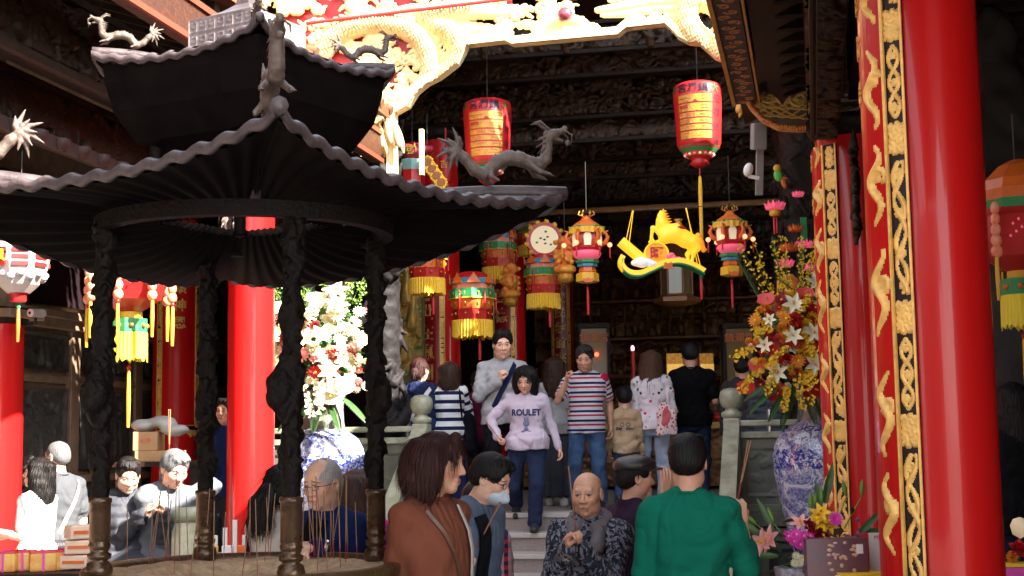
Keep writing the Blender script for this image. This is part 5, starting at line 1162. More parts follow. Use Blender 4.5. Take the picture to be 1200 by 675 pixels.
g = MB(); g.cyl((-.07, -.155, .20), (-.07, -.175, .20), .06, n=8); o = g.build('black_plaque', M_black, t); text('gold_mark', '鳳', .085, L_yel, o, Matrix(((1, 0, 0, -.07), (0, 0, -1, -.18), (0, 1, 0, .2), (0, 0, 0, 1))), .003, bold=.001)
g = MB(); g.lathe([(.045, -.075), (.05, -.06), (.05, -.03), (.06, -.02)], 16); g.build('red_foot', L_red, t); tassel(t, .0, 0, -.07, .26, L_or, r=.014, knot=L_grn); g = MB(); g.cyl((0, 0, .34), (0, 0, .9), .004, n=5); g.build('wire', M_wire, t)

# ================================================================== VASES AND FLOWERS
m = mat('blue_white_porcelain', (.62, .64, .70), .12, coat=.5); n, L, b = nodes(m)
tc = n.new('ShaderNodeTexCoord'); sp = n.new('ShaderNodeSeparateXYZ'); L.new(tc.outputs['Object'], sp.inputs[0])
n1 = n.new('ShaderNodeTexNoise'); n1.inputs['Scale'].default_value = 5.5; n1.inputs['Detail'].default_value = 5; n1.inputs['Distortion'].default_value = 2.2; L.new(tc.outputs['Object'], n1.inputs['Vector'])
n2 = n.new('ShaderNodeTexNoise'); n2.inputs['Scale'].default_value = 42; n2.inputs['Detail'].default_value = 2; n2.inputs['Distortion'].default_value = 1.; L.new(tc.outputs['Object'], n2.inputs['Vector'])
def _g(a, v): return _mm('GREATER_THAN', a, v)
def _mm(op, a, b_=None):
    q = n.new('ShaderNodeMath'); q.operation = op
    for i, v in enumerate((a, b_)):
        if v is None: continue
        if isinstance(v, (int, float)): q.inputs[i].default_value = v
        else: L.new(v, q.inputs[i])
    return q.outputs[0]
lines = _mm('LESS_THAN', _mm('ABSOLUTE', _mm('SUBTRACT', _mm('FRACT', _mm('MULTIPLY', n1.outputs['Fac'], 9)), .5)), .17); mass = _g(n1.outputs['Fac'], .53); fine = _g(n2.outputs['Fac'], .50)
bandz = _mm('ADD', _mm('MULTIPLY', _g(sp.outputs[2], 1.32), _mm('LESS_THAN', sp.outputs[2], 1.47)), _mm('ADD', _mm('LESS_THAN', sp.outputs[2], .75), _mm('MULTIPLY', _g(sp.outputs[2], 1.6), _mm('LESS_THAN', sp.outputs[2], 1.64))))
fac = _mm('MAXIMUM', _mm('MULTIPLY', lines, .75), _mm('MULTIPLY', mass, _mm('ADD', _mm('MULTIPLY', fine, .45), .4))); fac = _mm('MAXIMUM', fac, _mm('MULTIPLY', fine, bandz)); fac = _mm('MINIMUM', fac, 1.0)
mx = n.new('ShaderNodeMixRGB'); L.new(fac, mx.inputs[0]); mx.inputs[1].default_value = (.58, .60, .68, 1); mx.inputs[2].default_value = (.018, .035, .27, 1); L.new(mx.outputs[0], b.inputs['Base Color'])
M_por = m; M_neck = mat('grey_brown_porcelain', (.38, .33, .32), .3, col2=(.12, .09, .10), vscale=24, coat=.3)
def vase(px, d, lab):
    t = thing('porcelain_vase', lab, 'vase', gd(px, d, 0)); t.scale = (1.3, 1.3, 1.07) if px > 600 else (1.13, 1.13, 1.07); g = MB(); g.lathe([(.34, 0), (.36, .06), (.30, .12), (.28, .4), (.33, .52)], 40); g.build('pedestal', M_relief, t)
    g = MB(); g.lathe([(.20, .52), (.205, .6), (.24, .8), (.29, 1.05), (.325, 1.28), (.33, 1.42), (.31, 1.52), (.27, 1.60), (.20, 1.655), (.17, 1.68)], 64); g.build('belly', M_por, t)
    g = MB(); g.lathe([(.168, 1.68), (.160, 1.74), (.155, 1.84), (.160, 1.92), (.185, 1.98), (.205, 2.0), (.195, 2.0), (.15, 1.95)], 48, cap=False); g.build('neck', M_neck, t); return t
vase(966, 11.7, 'blue and white porcelain vase on the right behind the red columns'); vase(379, 12.4, 'sunlit blue and white porcelain vase behind the burner pillars')

F_y = mat('petal_yellow', (.85, .55, .02), .6); F_r = mat('petal_red', (.50, .008, .012), .55); F_dr = mat('petal_dark_red', (.25, .005, .01), .55); F_w = mat('petal_cream', (.82, .80, .55), .55); F_p = mat('petal_pink', (.80, .10, .22), .55); F_m = mat('petal_magenta', (.75, .05, .45), .55); F_lp = mat('petal_salmon', (.80, .35, .33), .55); F_o = mat('petal_orange', (.75, .28, .02), .6); F_g = mat('leaf_green', (.035, .10, .02), .5, var=.3, vscale=12); F_g2 = mat('leaf_light_green', (.12, .22, .03), .5); F_g3 = mat('dusty_pine_green', (.06, .12, .05), .6); F_mv = mat('petal_mauve', (.40, .16, .32), .6); F_cor = mat('petal_coral', (.65, .06, .06), .6)
def petal(g, P0, d, up, L_, W_, cup=.2, tipz=0.):
    d = d.normalized(); sd_ = d.cross(up).normalized(); u = sd_.cross(d).normalized(); V = []; F = []
    for i in range(5):
        q = i / 4; w_ = W_ * math.sin(PI * min(.97, q * .86 + .12)) ** .8; c_ = P0 + d * L_ * q + u * L_ * (cup * q * q + tipz * q ** 4); V += [c_ - sd_ * w_ + u * w_ * .35, c_ - u * w_ * .1, c_ + sd_ * w_ + u * w_ * .35]
    for i in range(4): a = 3 * i; F += [(a, a + 1, a + 4, a + 3), (a + 1, a + 2, a + 5, a + 4)]
    g.add(V, F, True)
def basis(nrm):
    n_ = Vector(nrm).normalized(); a = n_.cross(Vector((0, 0, 1))); a = a.normalized() if a.length > .1 else Vector((1, 0, 0)); return n_, a, n_.cross(a)
def bloom(kind, c, nrm, r, rg, par, ms):
    g = MB(); n_, a, b_ = basis(nrm); c = Vector(c); o0 = rg.uniform(0, 6)
    if kind == 'lily':
        for i in range(6): an = o0 + i * PI / 3; petal(g, c, (a * math.cos(an) + b_ * math.sin(an)) + n_ * .65, n_, r * 1.15, r * .27, -.25)
        g.mi = 1
        for i in range(5): an = i * 1.3; g.cyl(c, c + n_ * r * .75 + (a * math.cos(an) + b_ * math.sin(an)) * r * .15, .0022, n=4)
        nm = 'lily'
    elif kind == 'gerbera':
        for k_, (rr, h) in enumerate(((1, .15), (.75, .35), (.45, .6))):
            N_ = 14 - 3 * k_
            for i in range(N_): an = o0 + (i + .5 * k_) * 2 * PI / N_; petal(g, c + n_ * r * .08 * k_, (a * math.cos(an) + b_ * math.sin(an)) + n_ * h, n_, r * rr, r * .15, .05)
        g.mi = 1; g.ell(c + n_ * r * .15, (r * .2,) * 3, 8, 6); nm = 'daisy_bloom'
    elif kind == 'pom':
        for i in range(46):
            y = 1 - 2 * (i + .5) / 46; t_ = i * 2.4; v = Vector((math.sqrt(1 - y * y) * math.cos(t_), math.sqrt(1 - y * y) * math.sin(t_), y)); petal(g, c + v * r * .4, v, v.cross(Vector((.3, .5, .8))).cross(v) + Vector((0, 0, .01)), r * .6, r * .22, .3)
        nm = 'round_bloom'
    elif kind == 'anth':
        V = []; N_ = 14
        for i in range(N_): an = 2 * PI * i / N_; rr = r * (1.1 if abs(math.sin(an / 2)) > .2 else .85) * (1 + .35 * max(0, math.cos(an)) ** 3); V.append(c + a * rr * math.cos(an) + b_ * rr * .8 * math.sin(an) + n_ * r * .25 * (math.cos(an) ** 2))
        V.append(c - n_ * .006); g.add(V, [(i, (i + 1) % N_, N_) for i in range(N_)], True); g.add([v - n_ * .004 for v in V], [((i + 1) % N_, i, N_) for i in range(N_)], True); g.mi = 1; g.cyl(c, c + n_ * r * .7, r * .09, r * .05, n=7); nm = 'anthurium'
    elif kind == 'rose':
        for k_ in range(4):
            for i in range(5): an = o0 + (i + .5 * k_) * 2 * PI / 5; petal(g, c + (a * math.cos(an) + b_ * math.sin(an)) * r * (.35 - .08 * k_), (a * math.cos(an) + b_ * math.sin(an)) * (.9 - .25 * k_) + n_ * (.5 + .3 * k_), n_, r * .75, r * .34, -.1 + .1 * k_)
        nm = 'rose'
    return g.build(nm, ms, par, fixn=False)
def spray(par, c, dr, L_, nfl, r, m_, rg, name='oncidium_spray', droop=.5):
    g = MB(); P = []; d = Vector(dr).normalized(); p = Vector(c)
    for i in range(8): P.append(p.copy()); d = (d + Vector((0, 0, -droop * .2))).normalized(); p = p + d * L_ / 8
    g.tube(P, .0022, 4); g.mi = 1
    for i in range(nfl):
        q = P[min(7, 1 + int(rg.random() * 7))] + Vector((rg.uniform(-1, 1), rg.uniform(-1, 1), rg.uniform(-1, 1))) * .03
        for k_ in range(3): an = rg.uniform(0, 6.28); petal(g, q, Vector((math.cos(an), rg.uniform(-.8, .2), math.sin(an))), Vector((0, -1, .2)), r, r * .5, .1)
    return g.build(name, [F_g2, m_], par, fixn=False)
def leaves(par, c, n_, L_, W_, rg, m_, name, updir=.3, front=True, spread=1.):
    g = MB()
    for i in range(n_):
        an = rg.uniform(-PI, 0) if front and rg.random() < .75 else rg.uniform(0, PI); d = Vector((math.cos(an) * spread, math.sin(an) * .7 * spread, rg.uniform(updir - .5, updir + .5))); o_ = Vector(c) + Vector((rg.gauss(0, .08), rg.gauss(0, .05), rg.gauss(0, .08))); petal(g, o_, d, Vector((0, 0, 1)) + Vector((rg.gauss(0, .2), 0, 0)), L_ * rg.uniform(.6, 1.2), W_ * rg.uniform(.7, 1.2), -.25 * rg.random())
    return g.build(name, m_, par, fixn=False)
def frond(par, c, d, L_, rg, m_=None, n_=22, up=Vector((0, 0, 1)), w_=.22):
    g = MB(); p = Vector(c); d = Vector(d).normalized(); P = []
    for i in range(n_): P.append(p.copy()); d = (d + Vector((0, 0, -.05))).normalized(); p = p + d * L_ / n_
    g.tube(P, .003, 4)
    for i in range(2, n_):
        dd = (P[i] - P[i - 1]).normalized(); s_ = dd.cross(up).normalized(); l = L_ * w_ * math.sin(PI * (i / n_) ** .8 * .9 + .2)
        for g_ in (-1, 1): petal(g, P[i], s_ * g_ + dd * .8 + Vector((0, 0, -.15)), up, l, .007, -.3)
    return g.build('palm_frond', m_ or F_g, par, fixn=False)
def arrangement(px, d, lab, seed, wild=1.):
    rg = random.Random(seed); b0 = gd(px, d, 2.06); t = thing('flower_arrangement', lab, 'flower arrangement', b0, rz=YAW); t.scale = (1, 1, 1) if seed == 1 else (1.22, 1.1, 1.05)
    # px mapping: local x = picture right
    sc = d / FPX; zc = .62
    def at(dx, dy, dep): return (dx * sc, dep, dy * sc)
    leaves(t, (0, 0, .35), 150, .24, .022, rg, F_g, 'dark_foliage', .1); leaves(t, (0, 0, .60), 110, .24, .016, rg, F_g2, 'light_foliage', .5)
    g = MB(); g.ell((0, .03, .42), (.26, .2, .34), 18, 12, f=lambda a, th: 1 + .12 * math.sin(5 * a + 3 * th)); g.build('moss_core', F_g, t)
    def surf(dx, dy): # bulge towards the viewer
        R2 = 1 - (dx / 62) ** 2 - ((dy - 55) / 75) ** 2; return -.10 - .26 * math.sqrt(max(.02, R2))
    spots = [('lily', -12, 93, .082, F_w), ('lily', 20, 95, .08, F_w), ('lily', 17, 118, .085, F_w), ('lily', -15, 57, .07, F_w), ('lily', 8, 60, .075, F_w), ('lily', -32, 17, .075, F_w), ('lily', 8, 25, .075, F_w), ('lily', -45, 48, .06, F_w), ('lily', -38, 77, .05, F_w),
             ('gerbera', -23, 100, .06, F_dr), ('gerbera', 3, 98, .06, F_r), ('gerbera', 14, 90, .06, F_r), ('pom', -10, 77, .065, F_r), ('gerbera', 17, 65, .05, F_r), ('pom', -10, 52, .062, F_cor), ('pom', 10, 47, .055, F_cor), ('pom', -27, 55, .05, F_cor), ('gerbera', -35, 43, .06, F_r), ('rose', -20, 33, .055, F_r), ('anth', -50, 27, .055, F_cor), ('gerbera', -45, 5, .055, F_dr), ('pom', -38, 63, .055, F_r), ('rose', 26, 78, .055, F_cor), ('pom', 30, 35, .055, F_cor),
             ('gerbera', -20, 78, .062, F_o), ('gerbera', -52, 78, .06, F_o), ('gerbera', -8, 30, .06, F_o), ('pom', -5, 48, .05, F_y), ('pom', 12, 80, .055, F_y), ('gerbera', 20, 55, .05, F_y), ('pom', 2, 72, .05, F_y), ('pom', -24, 68, .045, F_o), ('anth', 25, 10, .08, F_r), ('anth', -28, -5, .085, F_r), ('anth', -62, 2, .065, F_r), ('anth', 13, -2, .085, F_r), ('anth', -38, 103, .06, F_cor), ('anth', 5, 108, .06, F_cor), ('pom', 34, 60, .05, F_r), ('gerbera', 32, 100, .05, F_r), ('lily', 40, 60, .06, F_w), ('lily', 45, 90, .06, F_w)]
    for i in range(210 if seed == 1 else 150):
        an = rg.uniform(0, 6.28); q = math.sqrt(rg.random()); dx, dy = 60 * q * math.cos(an), 52 + 62 * q * math.sin(an); spots.append((rg.choice(('pom', 'rose', 'gerbera', 'gerbera', 'pom')), dx, dy, rg.uniform(.026, .042), rg.choice((F_y, F_y, F_y, F_y, F_r, F_r, F_o, F_w) if seed == 1 else (F_w, F_w, F_w, F_lp, F_w, F_cor))))
    for k_, dx, dy, r, m_ in spots:
        r *= 1.05
        if seed != 1: dx, dy = dx + rg.uniform(-7, 7), dy + rg.uniform(-7, 7)
        if seed != 1: m_ = rg.choice((F_r, F_w, F_w, F_lp, F_w, F_w, F_w))
        y = surf(dx, dy) - (.07 if k_ == 'lily' else 0) + (.04 if r < .06 else 0); nr = Vector((dx / 62 * .7, -1, (dy - 55) / 75 * .5 + .15)); bloom(k_, at(dx, dy, y), nr, r, rg, t, [m_, F_y if k_ != 'lily' else F_o])
    for (dx, dy, ex, ez, L_) in ((-20, 0, -.3, -.9, .22), (0, 20, .1, -.9, .3), (10, 35, -.2, -.9, .28), (-50, 20, -.8, -.4, .25), (-55, 45, -.9, .0, .22), (-30, 30, -.5, -.8, .3), (0, 55, .3, -.5, .2), (-20, 45, -.7, -.3, .25), (20, 45, .5, -.5, .2), (-12, 15, .2, -.9, .3), (-5, 80, .1, .5, .25), (-35, 65, -.8, .2, .2)):
        spray(t, at(dx, dy, surf(dx, dy) - .02), (ex, -.3, ez), L_, 40, .017, F_y if seed == 1 else F_w, rg)
    for i in range(14):
        dx = rg.uniform(-35, 30); spray(t, at(dx, 100, -.05), (dx / 60, -.1, 1), rg.uniform(.35, .62), 34, .013, F_y if seed == 1 else F_g2, rg, 'yellow_twig', .02)
    for (dx, h, lx) in ((-38, .42, -.5), (-12, .5, -.12), (22, .5, .15), (8, .42, .05)):      # upright bottle-brush pine
        g = MB(); base = Vector(at(dx, 100, .0)); ax_ = Vector((lx, 0, 1)).normalized()
        for i in range(170): q = rg.random(); an = rg.uniform(0, 6.28); rr = Vector((math.cos(an), math.sin(an), 1.4)); petal(g, base + ax_ * h * q, rr, ax_, .085, .0035, 0)
        g.build('pine_spray', F_g3, t, fixn=False)
    for (ex, ez, L_) in ((-1, .15, .42), (-.9, -.35, .45), (-.6, -.8, .40), (-.1, -1, .34), (.3, -1, .36), (.7, -.6, .4), (-.35, -.9, .42), (.1, -.7, .38)): frond(t, (ex * .12, -.16, .04), (ex, -.25, ez * .6 + .1), L_, rg)
    return t
arrangement(937, 11.5, 'tall arrangement of lilies, yellow orchids and red blooms in the right vase', 1)
arrangement(380, 12.2, 'sunlit arrangement of pale and red flowers in the left vase', 2)

# small bouquet, leaflets and boxes on the stand at the lower right
d0 = 6.6; TZ = zat(960, 690, d0)
p = gd(975, d0, 0); t = thing('offering_table', 'low table with red cloth at the lower right holding the bouquet and leaflets', 'table', p, rz=YAW); g = MB(); g.bb(-.45, .62, -.2, .3, TZ - .04, TZ, bev=.006); g.build('top', M_red, t); g = MB(); g.bb(-.44, .61, -.19, -.17, .1, TZ - .041); g.build('cloth_front', mat('magenta_yellow_cloth', (.45, .02, .12), .6, col2=(.75, .45, .05), vscale=18), t)
for sx_ in (-.4, .57):
    for sy_ in (-.16, .26): g = MB(); g.bb(sx_ - .025, sx_ + .025, sy_ - .025, sy_ + .025, 0, TZ - .041); g.build('leg', M_wood, t)
rg = random.Random(9); bq = thing('bouquet', 'low bouquet of magenta daisies, yellow lilies and mauve statice beside the red columns', 'bouquet', pd(958, 672, d0), rz=YAW); sc = d0 / FPX
def b_(dx, dy, dep=0.): return (dx * sc, dep, dy * sc)
g = MB(); g.lathe([(.07, -.12), (.085, -.1), (.095, .0), (.10, .03)], 20, c=b_(-25, 0)); g.build('white_pot', mat('patterned_pot', (.6, .6, .6), .3, col2=(.08, .1, .2), vscale=40), bq)
leaves(bq, b_(-10, 15), 60, .13, .016, rg, F_g, 'dark_foliage', .4)
for (dx, dy) in ((-30, 38), (-22, 34), (-14, 36), (-26, 46), (-18, 44), (-36, 44), (-10, 44)): bloom('gerbera', b_(dx, dy, -.07), (rg.uniform(-.3, .3), -1, .3), .030, rg, bq, [F_m, F_y])
for (dx, dy) in ((2, 58), (8, 64), (-2, 66), (12, 55), (4, 70)): bloom('lily', b_(dx, dy, -.06), (rg.uniform(-.4, .4), -1, .4), .042, rg, bq, [F_y, F_o])
bloom('pom', b_(18, 63, -.07), (0, -1, 0), .036, rg, bq, [F_lp, F_y]); bloom('gerbera', b_(18, 63, -.10), (0, -1, .2), .036, rg, bq, [F_m, F_m])
for (dx, dy) in ((-8, 52), (0, 47), (-3, 41), (6, 42), (-12, 56)): bloom('rose', b_(dx, dy, -.075), (rg.uniform(-.3, .3), -1, .4), .032, rg, bq, [F_dr])
for (dx, dy) in ((-62, 36), (-54, 40)): bloom('lily', b_(dx, dy, -.04), (-.8, -.6, .3), .06, rg, bq, [F_lp, F_y])
bloom('lily', b_(-18, 56, -.02), (-.2, -.6, .8), .05, rg, bq, [F_lp, F_y])
for (dx, dy) in ((-28, 22), (-24, 14), (-30, 14), (-21, 19)): bloom('gerbera', b_(dx, dy, -.08), (0, -1, .1), .022, rg, bq, [F_w, F_y])
for i in range(34): dx, dy = rg.gauss(36, 9), rg.gauss(28, 10); bloom('pom', b_(dx, dy, -.04 + rg.uniform(-.03, .03)), (0, -1, 0), .013, rg, bq, [F_mv])
for i in range(5): spray(bq, b_(-2 + 5 * i, 30, -.07), (rg.uniform(-.5, .5), -.3, .6), .05, 18, .008, F_y, rg, 'yellow_filler', .1)
for (dx, dy, ex, ez, L_) in ((-60, 40, -.7, .6, .18), (-50, 50, -.4, .9, .16), (-70, 50, -.9, .4, .12), (-45, 20, -.9, .1, .18), (-30, 0, -.4, -.5, .2), (40, 35, .7, .7, .22), (50, 45, .9, .1, .15), (45, 30, .8, -.1, .16), (12, 80, .15, 1, .14), (14, 85, .2, 1, .17), (5, 75, -.1, 1, .12)): g = MB(); petal(g, Vector(b_(dx, dy)), Vector((ex, -.1, ez)), Vector((0, -1, .3)), L_, .017, -.1); g.build('long_leaf', F_g, bq, fixn=False)
for (dx, dy, ex, ez) in ((-72, 60, -.7, .6), (-50, 62, -.3, .9), (-78, 52, -.9, .4), (36, 92, -.2, 1), (55, 92, .1, 1), (8, 84, 0, 1), (0, 80, .1, 1), (-5, 78, 0, 1)): g = MB(); e_ = Vector((ex, 0, ez)).normalized(); g.tube([Vector(b_(dx, dy)) + e_ * (i * .016 - .02) for i in range(6)], [.003, .009, .012, .011, .008, .002], 8); g.tube([Vector(b_(dx, dy)) - e_ * .02, Vector(b_(dx * .6, dy * .55))], .003, 5); g.build('lily_bud', F_g2, bq, fixn=False)
p = pd(980, 654, d0 - .25); t = thing('photo_box', 'purple-brown printed box standing before the bouquet', 'box', p, rz=YAW); W2, H2 = 34 * sc, 22 * sc; g = MB(); g.bb(-W2, W2, -.02, .04, -H2 - .03, H2, bev=.003); g.build('box', mat('plum_card', (.075, .03, .065), .4, col2=(.14, .05, .05), vscale=9), t)
g = MB(); rg = random.Random(1)
for i in range(26): g.ell((rg.uniform(-.04, W2 * .8), -.022, rg.uniform(-H2 * .6, H2 * .85)), (rg.uniform(.006, .012), .002, rg.uniform(.005, .010)), 8, 5)
g.build('printed_blossoms', mat('tan_blossom_print', (.55, .33, .24), .5), t); g = MB(); g.bb(.085, .115, -.024, -.0205, .02, .06); g.build('white_mark', M_wshoe if 'M_wshoe' in globals() else wh, t)
text('small_print', 'HARVEST SEASON', .012, mat('pale_print', (.5, .4, .5), .5), t, Matrix(((1, 0, 0, -.09), (0, 0, -1, -.021), (0, 1, 0, .0), (0, 0, 0, 1))), .0004) if False else None
p = pd(1027, 652, d0 - .1); t = thing('red_white_card', 'white and red folded leaflet box leaning on the table beside the column', 'leaflet', p, rz=YAW); g = MB(); g.bb(-.035, .045, -.01, .015, -.10, .105); o = g.build('white_panel', wh, t); g = MB(); g.bb(-.062, -.0355, -.012, .02, -.10, .105); g.build('red_panel', mat('card_red', (.55, .02, .03), .5), t); text('lettering', 'ME', .026, mat('card_red', (1, 1, 1)), o, Matrix(((1, 0, 0, .005), (0, 0, -1, -.0115), (0, 1, 0, .085), (0, 0, 0, 1))), .0005)
p = pd(1010, 672, d0 - .28); t = thing('leaflet_stack', 'stack of colourful leaflets at the foot of the red column', 'leaflets', p, rz=YAW + .3); 
for i, m_ in enumerate((F_y, wh, F_m, mat('card_red', (1, 1, 1)))): g = MB(); g.box((0, 0, -i * .012), (.20, .13, .010), Matrix.Rotation(.15 * i, 4, 'Z')); g.build('leaflet', m_, t)
# magenta and yellow packets at the right edge
p = pd(1182, 668, 6.6); t = thing('packet_pile', 'magenta and yellow gift packets with a red flower at the right edge', 'packets', p, rz=YAW); g = MB(); g.box((0, 0, -.01), (.16, .12, .05), bev=.006); g.build('packet', F_m, t); g = MB(); g.box((.01, 0, .025), (.15, .10, .016)); g.build('yellow_packet', F_y, t)
rg = random.Random(2); bloom('rose', (.05, 0, .09), (0, -1, .6), .05, rg, t, [F_r]); bloom('pom', (.02, 0, .06), (0, -1, .2), .03, rg, t, [F_o]); g = MB(); g.lathe([(.0, .14), (.035, .16), (.045, .20), (.03, .23), (.0, .24)], 12, c=(.07, .02, 0)); g.build('cream_ornament', L_cream, t)
g = MB(); g.cyl((0, 0, -.035), (0, 0, -zat(1182, 668, 6.6)), .16, n=20); g.build('stand', M_wood, t)

# ---------------- left table with offerings in the sun
d1 = 7.9; TZ = zat(60, 668, d1); p = gd(60, d1, 0); t = thing('offering_table', 'sunlit table at the lower left covered with orange offering packs', 'table', p, rz=YAW); g = MB(); g.bb(-.55, .45, -.25, .35, TZ - .04, TZ, bev=.006); g.build('top', M_wood2, t)
for sx_ in (-.5, .4):
    for sy_ in (-.2, .3): g = MB(); g.bb(sx_ - .025, sx_ + .025, sy_ - .025, sy_ + .025, 0, TZ - .041); g.build('leg', M_wood, t)
mo = mat('orange_paper_pack', (.65, .17, .03), .45, col2=(.75, .5, .12), vscale=10); mr = mat('red_white_pack', (.65, .06, .05), .45)
for i, (px, py, w_, lab) in enumerate(((8, 655, .13, 'leftmost orange offering pack, at the edge of the picture'), (28, 652, .13, 'orange offering pack with red ribbon, second from the left edge'), (50, 650, .14, 'orange offering pack right of the two at the edge'), (72, 656, .10, 'small orange pack near the pale stacked packs'))):
    p = pd(px, py, d1 - .05 + .06 * (i % 2)); p.z = TZ + .05; t = thing('offering_pack', lab, 'offering pack', p, rz=YAW + .2 * i); g = MB(); g.box((0, 0, 0), (w_, .12, .10), bev=.012); g.build('pack', mo, t); g = MB(); g.box((0, 0, .055), (w_ * .95, .11, .012)); g.build('red_lid', mr, t); g = MB(); g.box((0, -.063, 0), (.012, .004, .105)); g.box((0, 0, .064), (.012, .125, .005)); g.build('ribbon', F_m, t)
for i, (px, py, z_) in enumerate(((92, 660, 0), (88, 645, .09), (100, 628, .18))):
    p = pd(90 + i * 2, 660, d1); p.z = TZ + .045 + z_ * .9; t = thing('pale_pack', ('bottom', 'middle', 'top')[i] + ' one of the three pale packs stacked beside the pillar', 'offering pack', p, rz=YAW + .3 * i); g = MB(); g.box((0, 0, 0), (.15, .13, .075), bev=.01); g.build('pack', mat('cream_orange_pack', (.72, .52, .38), .5), t); g = MB(); g.box((0, -.067, 0), (.12, .004, .018)); g.build('orange_print', L_or, t)
# cardboard boxes by the left gallery, marble posts
for i, (px, py0, py1, d, w_, lab) in enumerate(((184, 528, 541, 11.5, .36, 'lower wide brown cardboard box behind the bending man'), (170, 506, 528, 11.5, .20, 'upper brown cardboard box with red print under the grey sack'))):
    z1, z0 = zat(px, py0, d), zat(px, py1, d); p = gd(px, d, z0); t = thing('cardboard_box', lab, 'box', p, rz=YAW); g = MB(); g.bb(-w_ / 2, w_ / 2, 0, .25, 0, z1 - z0, bev=.006); g.build('box', mat('cardboard', (.42, .25, .12), .8, var=.1), t)
    if i: text('red_print', '大甲', .05, mr, t, Matrix(((1, 0, 0, 0), (0, 0, -1, -.003), (0, 1, 0, (z1 - z0) * .5), (0, 0, 0, 1))), .001)
z0 = zat(180, 541, 11.5); p = gd(184, 11.5, 0); t = thing('side_table', 'dark side table carrying the cardboard boxes', 'table', p, rz=YAW); g = MB(); g.bb(-.35, .35, -.05, .35, z0 - .04, z0 - .001); g.build('top', M_wood2, t)
for sx_ in (-.3, .3):
    for sy_ in (0, .3): g = MB(); g.bb(sx_ - .025, sx_ + .025, sy_ - .02, sy_ + .02, 0, z0 - .041); g.build('leg', M_wood, t)
s = SDF(); [s.ell((x, .1, z), (.12, .1, .05), .04) for x, z in ((-.1, .04), (.05, .06), (.16, .0))]; V, F, T = s.mesh(.012, noise=lambda X, Y, Z, T: .012 * wob(X, Y, Z, 22)); p = gd(176, 11.5, zat(170, 506, 11.5) + .005); p.z += .01; o = mk('grey_sack', V, F, mat('grey_plastic_sack', (.38, .38, .36), .5), None, smooth=True); o.location = p; tag(o, 'crumpled grey sack lying on top of the cardboard boxes', 'sack')
for px, pt, d, r, lab in ((223, 594, 9.6, .13, 'mottled marble post with a round cap beside the bending man'), (125, 600, 9.9, .06, 'slim cream stone post behind the burner pillar at the left')):
    z = zat(px, pt, d); t = thing('marble_post', lab, 'post', gd(px, d, 0)); g = MB(); g.lathe([(r * 1.1, 0), (r * 1.1, .12), (r * .95, .16), (r * .95, z - .10)], 8, smooth=False); g.build('shaft', mat('mottled_marble', (.35, .38, .22), .35, col2=(.70, .62, .50), vscale=9), t); g = MB(); g.lathe([(r * .9, z - .10), (r * 1.12, z - .08), (r * 1.15, z - .04), (r * .95, z)], 24); g.build('cap', M_marble, t)
# candle and offerings pile in the sun by the column foot
p = gd(288, 9.6, 0); zc_ = zat(288, 648, 9.6); t = thing('candle_stand', 'sunlit low stand of pale candles and packets beside the red column foot', 'candle stand', p, rz=YAW); g = MB(); g.bb(-.25, .25, -.12, .12, zc_ - .05, zc_); g.bb(-.2, .2, -.1, .1, 0, zc_ - .051); g.build('stand', M_marble, t)
for i in range(7): g = MB(); x = -.2 + i * .065; g.cyl((x, 0, zc_), (x, 0, zc_ + .12 + .05 * (i % 3)), .016, n=10); g.build('candle', wh, t)
for i in range(5): g = MB(); x = -.2 + i * .1; g.box((x, -.09, zc_ + .03), (.07, .05, .055), bev=.006); g.build('packet', (L_yel, wh, L_or, wh, L_yel)[i], t)
# ---------------- altar things inside the hall
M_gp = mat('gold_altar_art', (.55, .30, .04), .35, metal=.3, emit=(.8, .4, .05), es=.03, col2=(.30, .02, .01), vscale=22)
for px, w_, lab in ((793, 11, 'glowing gold and red altar picture left of the man in black'), (829, 8, 'glowing gold altar picture right of the man in black')):
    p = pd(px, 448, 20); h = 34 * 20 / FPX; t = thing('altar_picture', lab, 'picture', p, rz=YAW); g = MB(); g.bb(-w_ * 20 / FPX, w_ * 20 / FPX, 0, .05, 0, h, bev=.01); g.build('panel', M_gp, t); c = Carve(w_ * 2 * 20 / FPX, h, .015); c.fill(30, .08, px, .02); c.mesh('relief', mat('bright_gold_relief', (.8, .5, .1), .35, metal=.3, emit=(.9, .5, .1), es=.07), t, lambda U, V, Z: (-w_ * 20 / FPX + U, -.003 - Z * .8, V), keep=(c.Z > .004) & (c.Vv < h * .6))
for px, lab in ((744, 'tall red altar candle with a pink glowing tip behind the patterned hoodie'), (819, 'tall red altar candle with a pink glowing tip behind the man in black')):
    p = gd(px, 18.5, 1.0); z = zat(px, 411, 18.5) - 1; t = thing('altar_candle', lab, 'candle', p); g = MB(); g.cyl((0, 0, z - .6), (0, 0, z), .028, n=10); g.build('candle', L_red, t); g = MB(); g.ell((0, 0, z + .03), (.022, .022, .04), 8, 6); g.build('glowing_tip', mat('pink_glow', (1, .3, .4), .4, emit=(1, .2, .35), es=1.6), t); g = MB(); g.cyl((0, 0, 0), (0, 0, z - .6), .05, n=10); g.build('stand', M_altar, t)
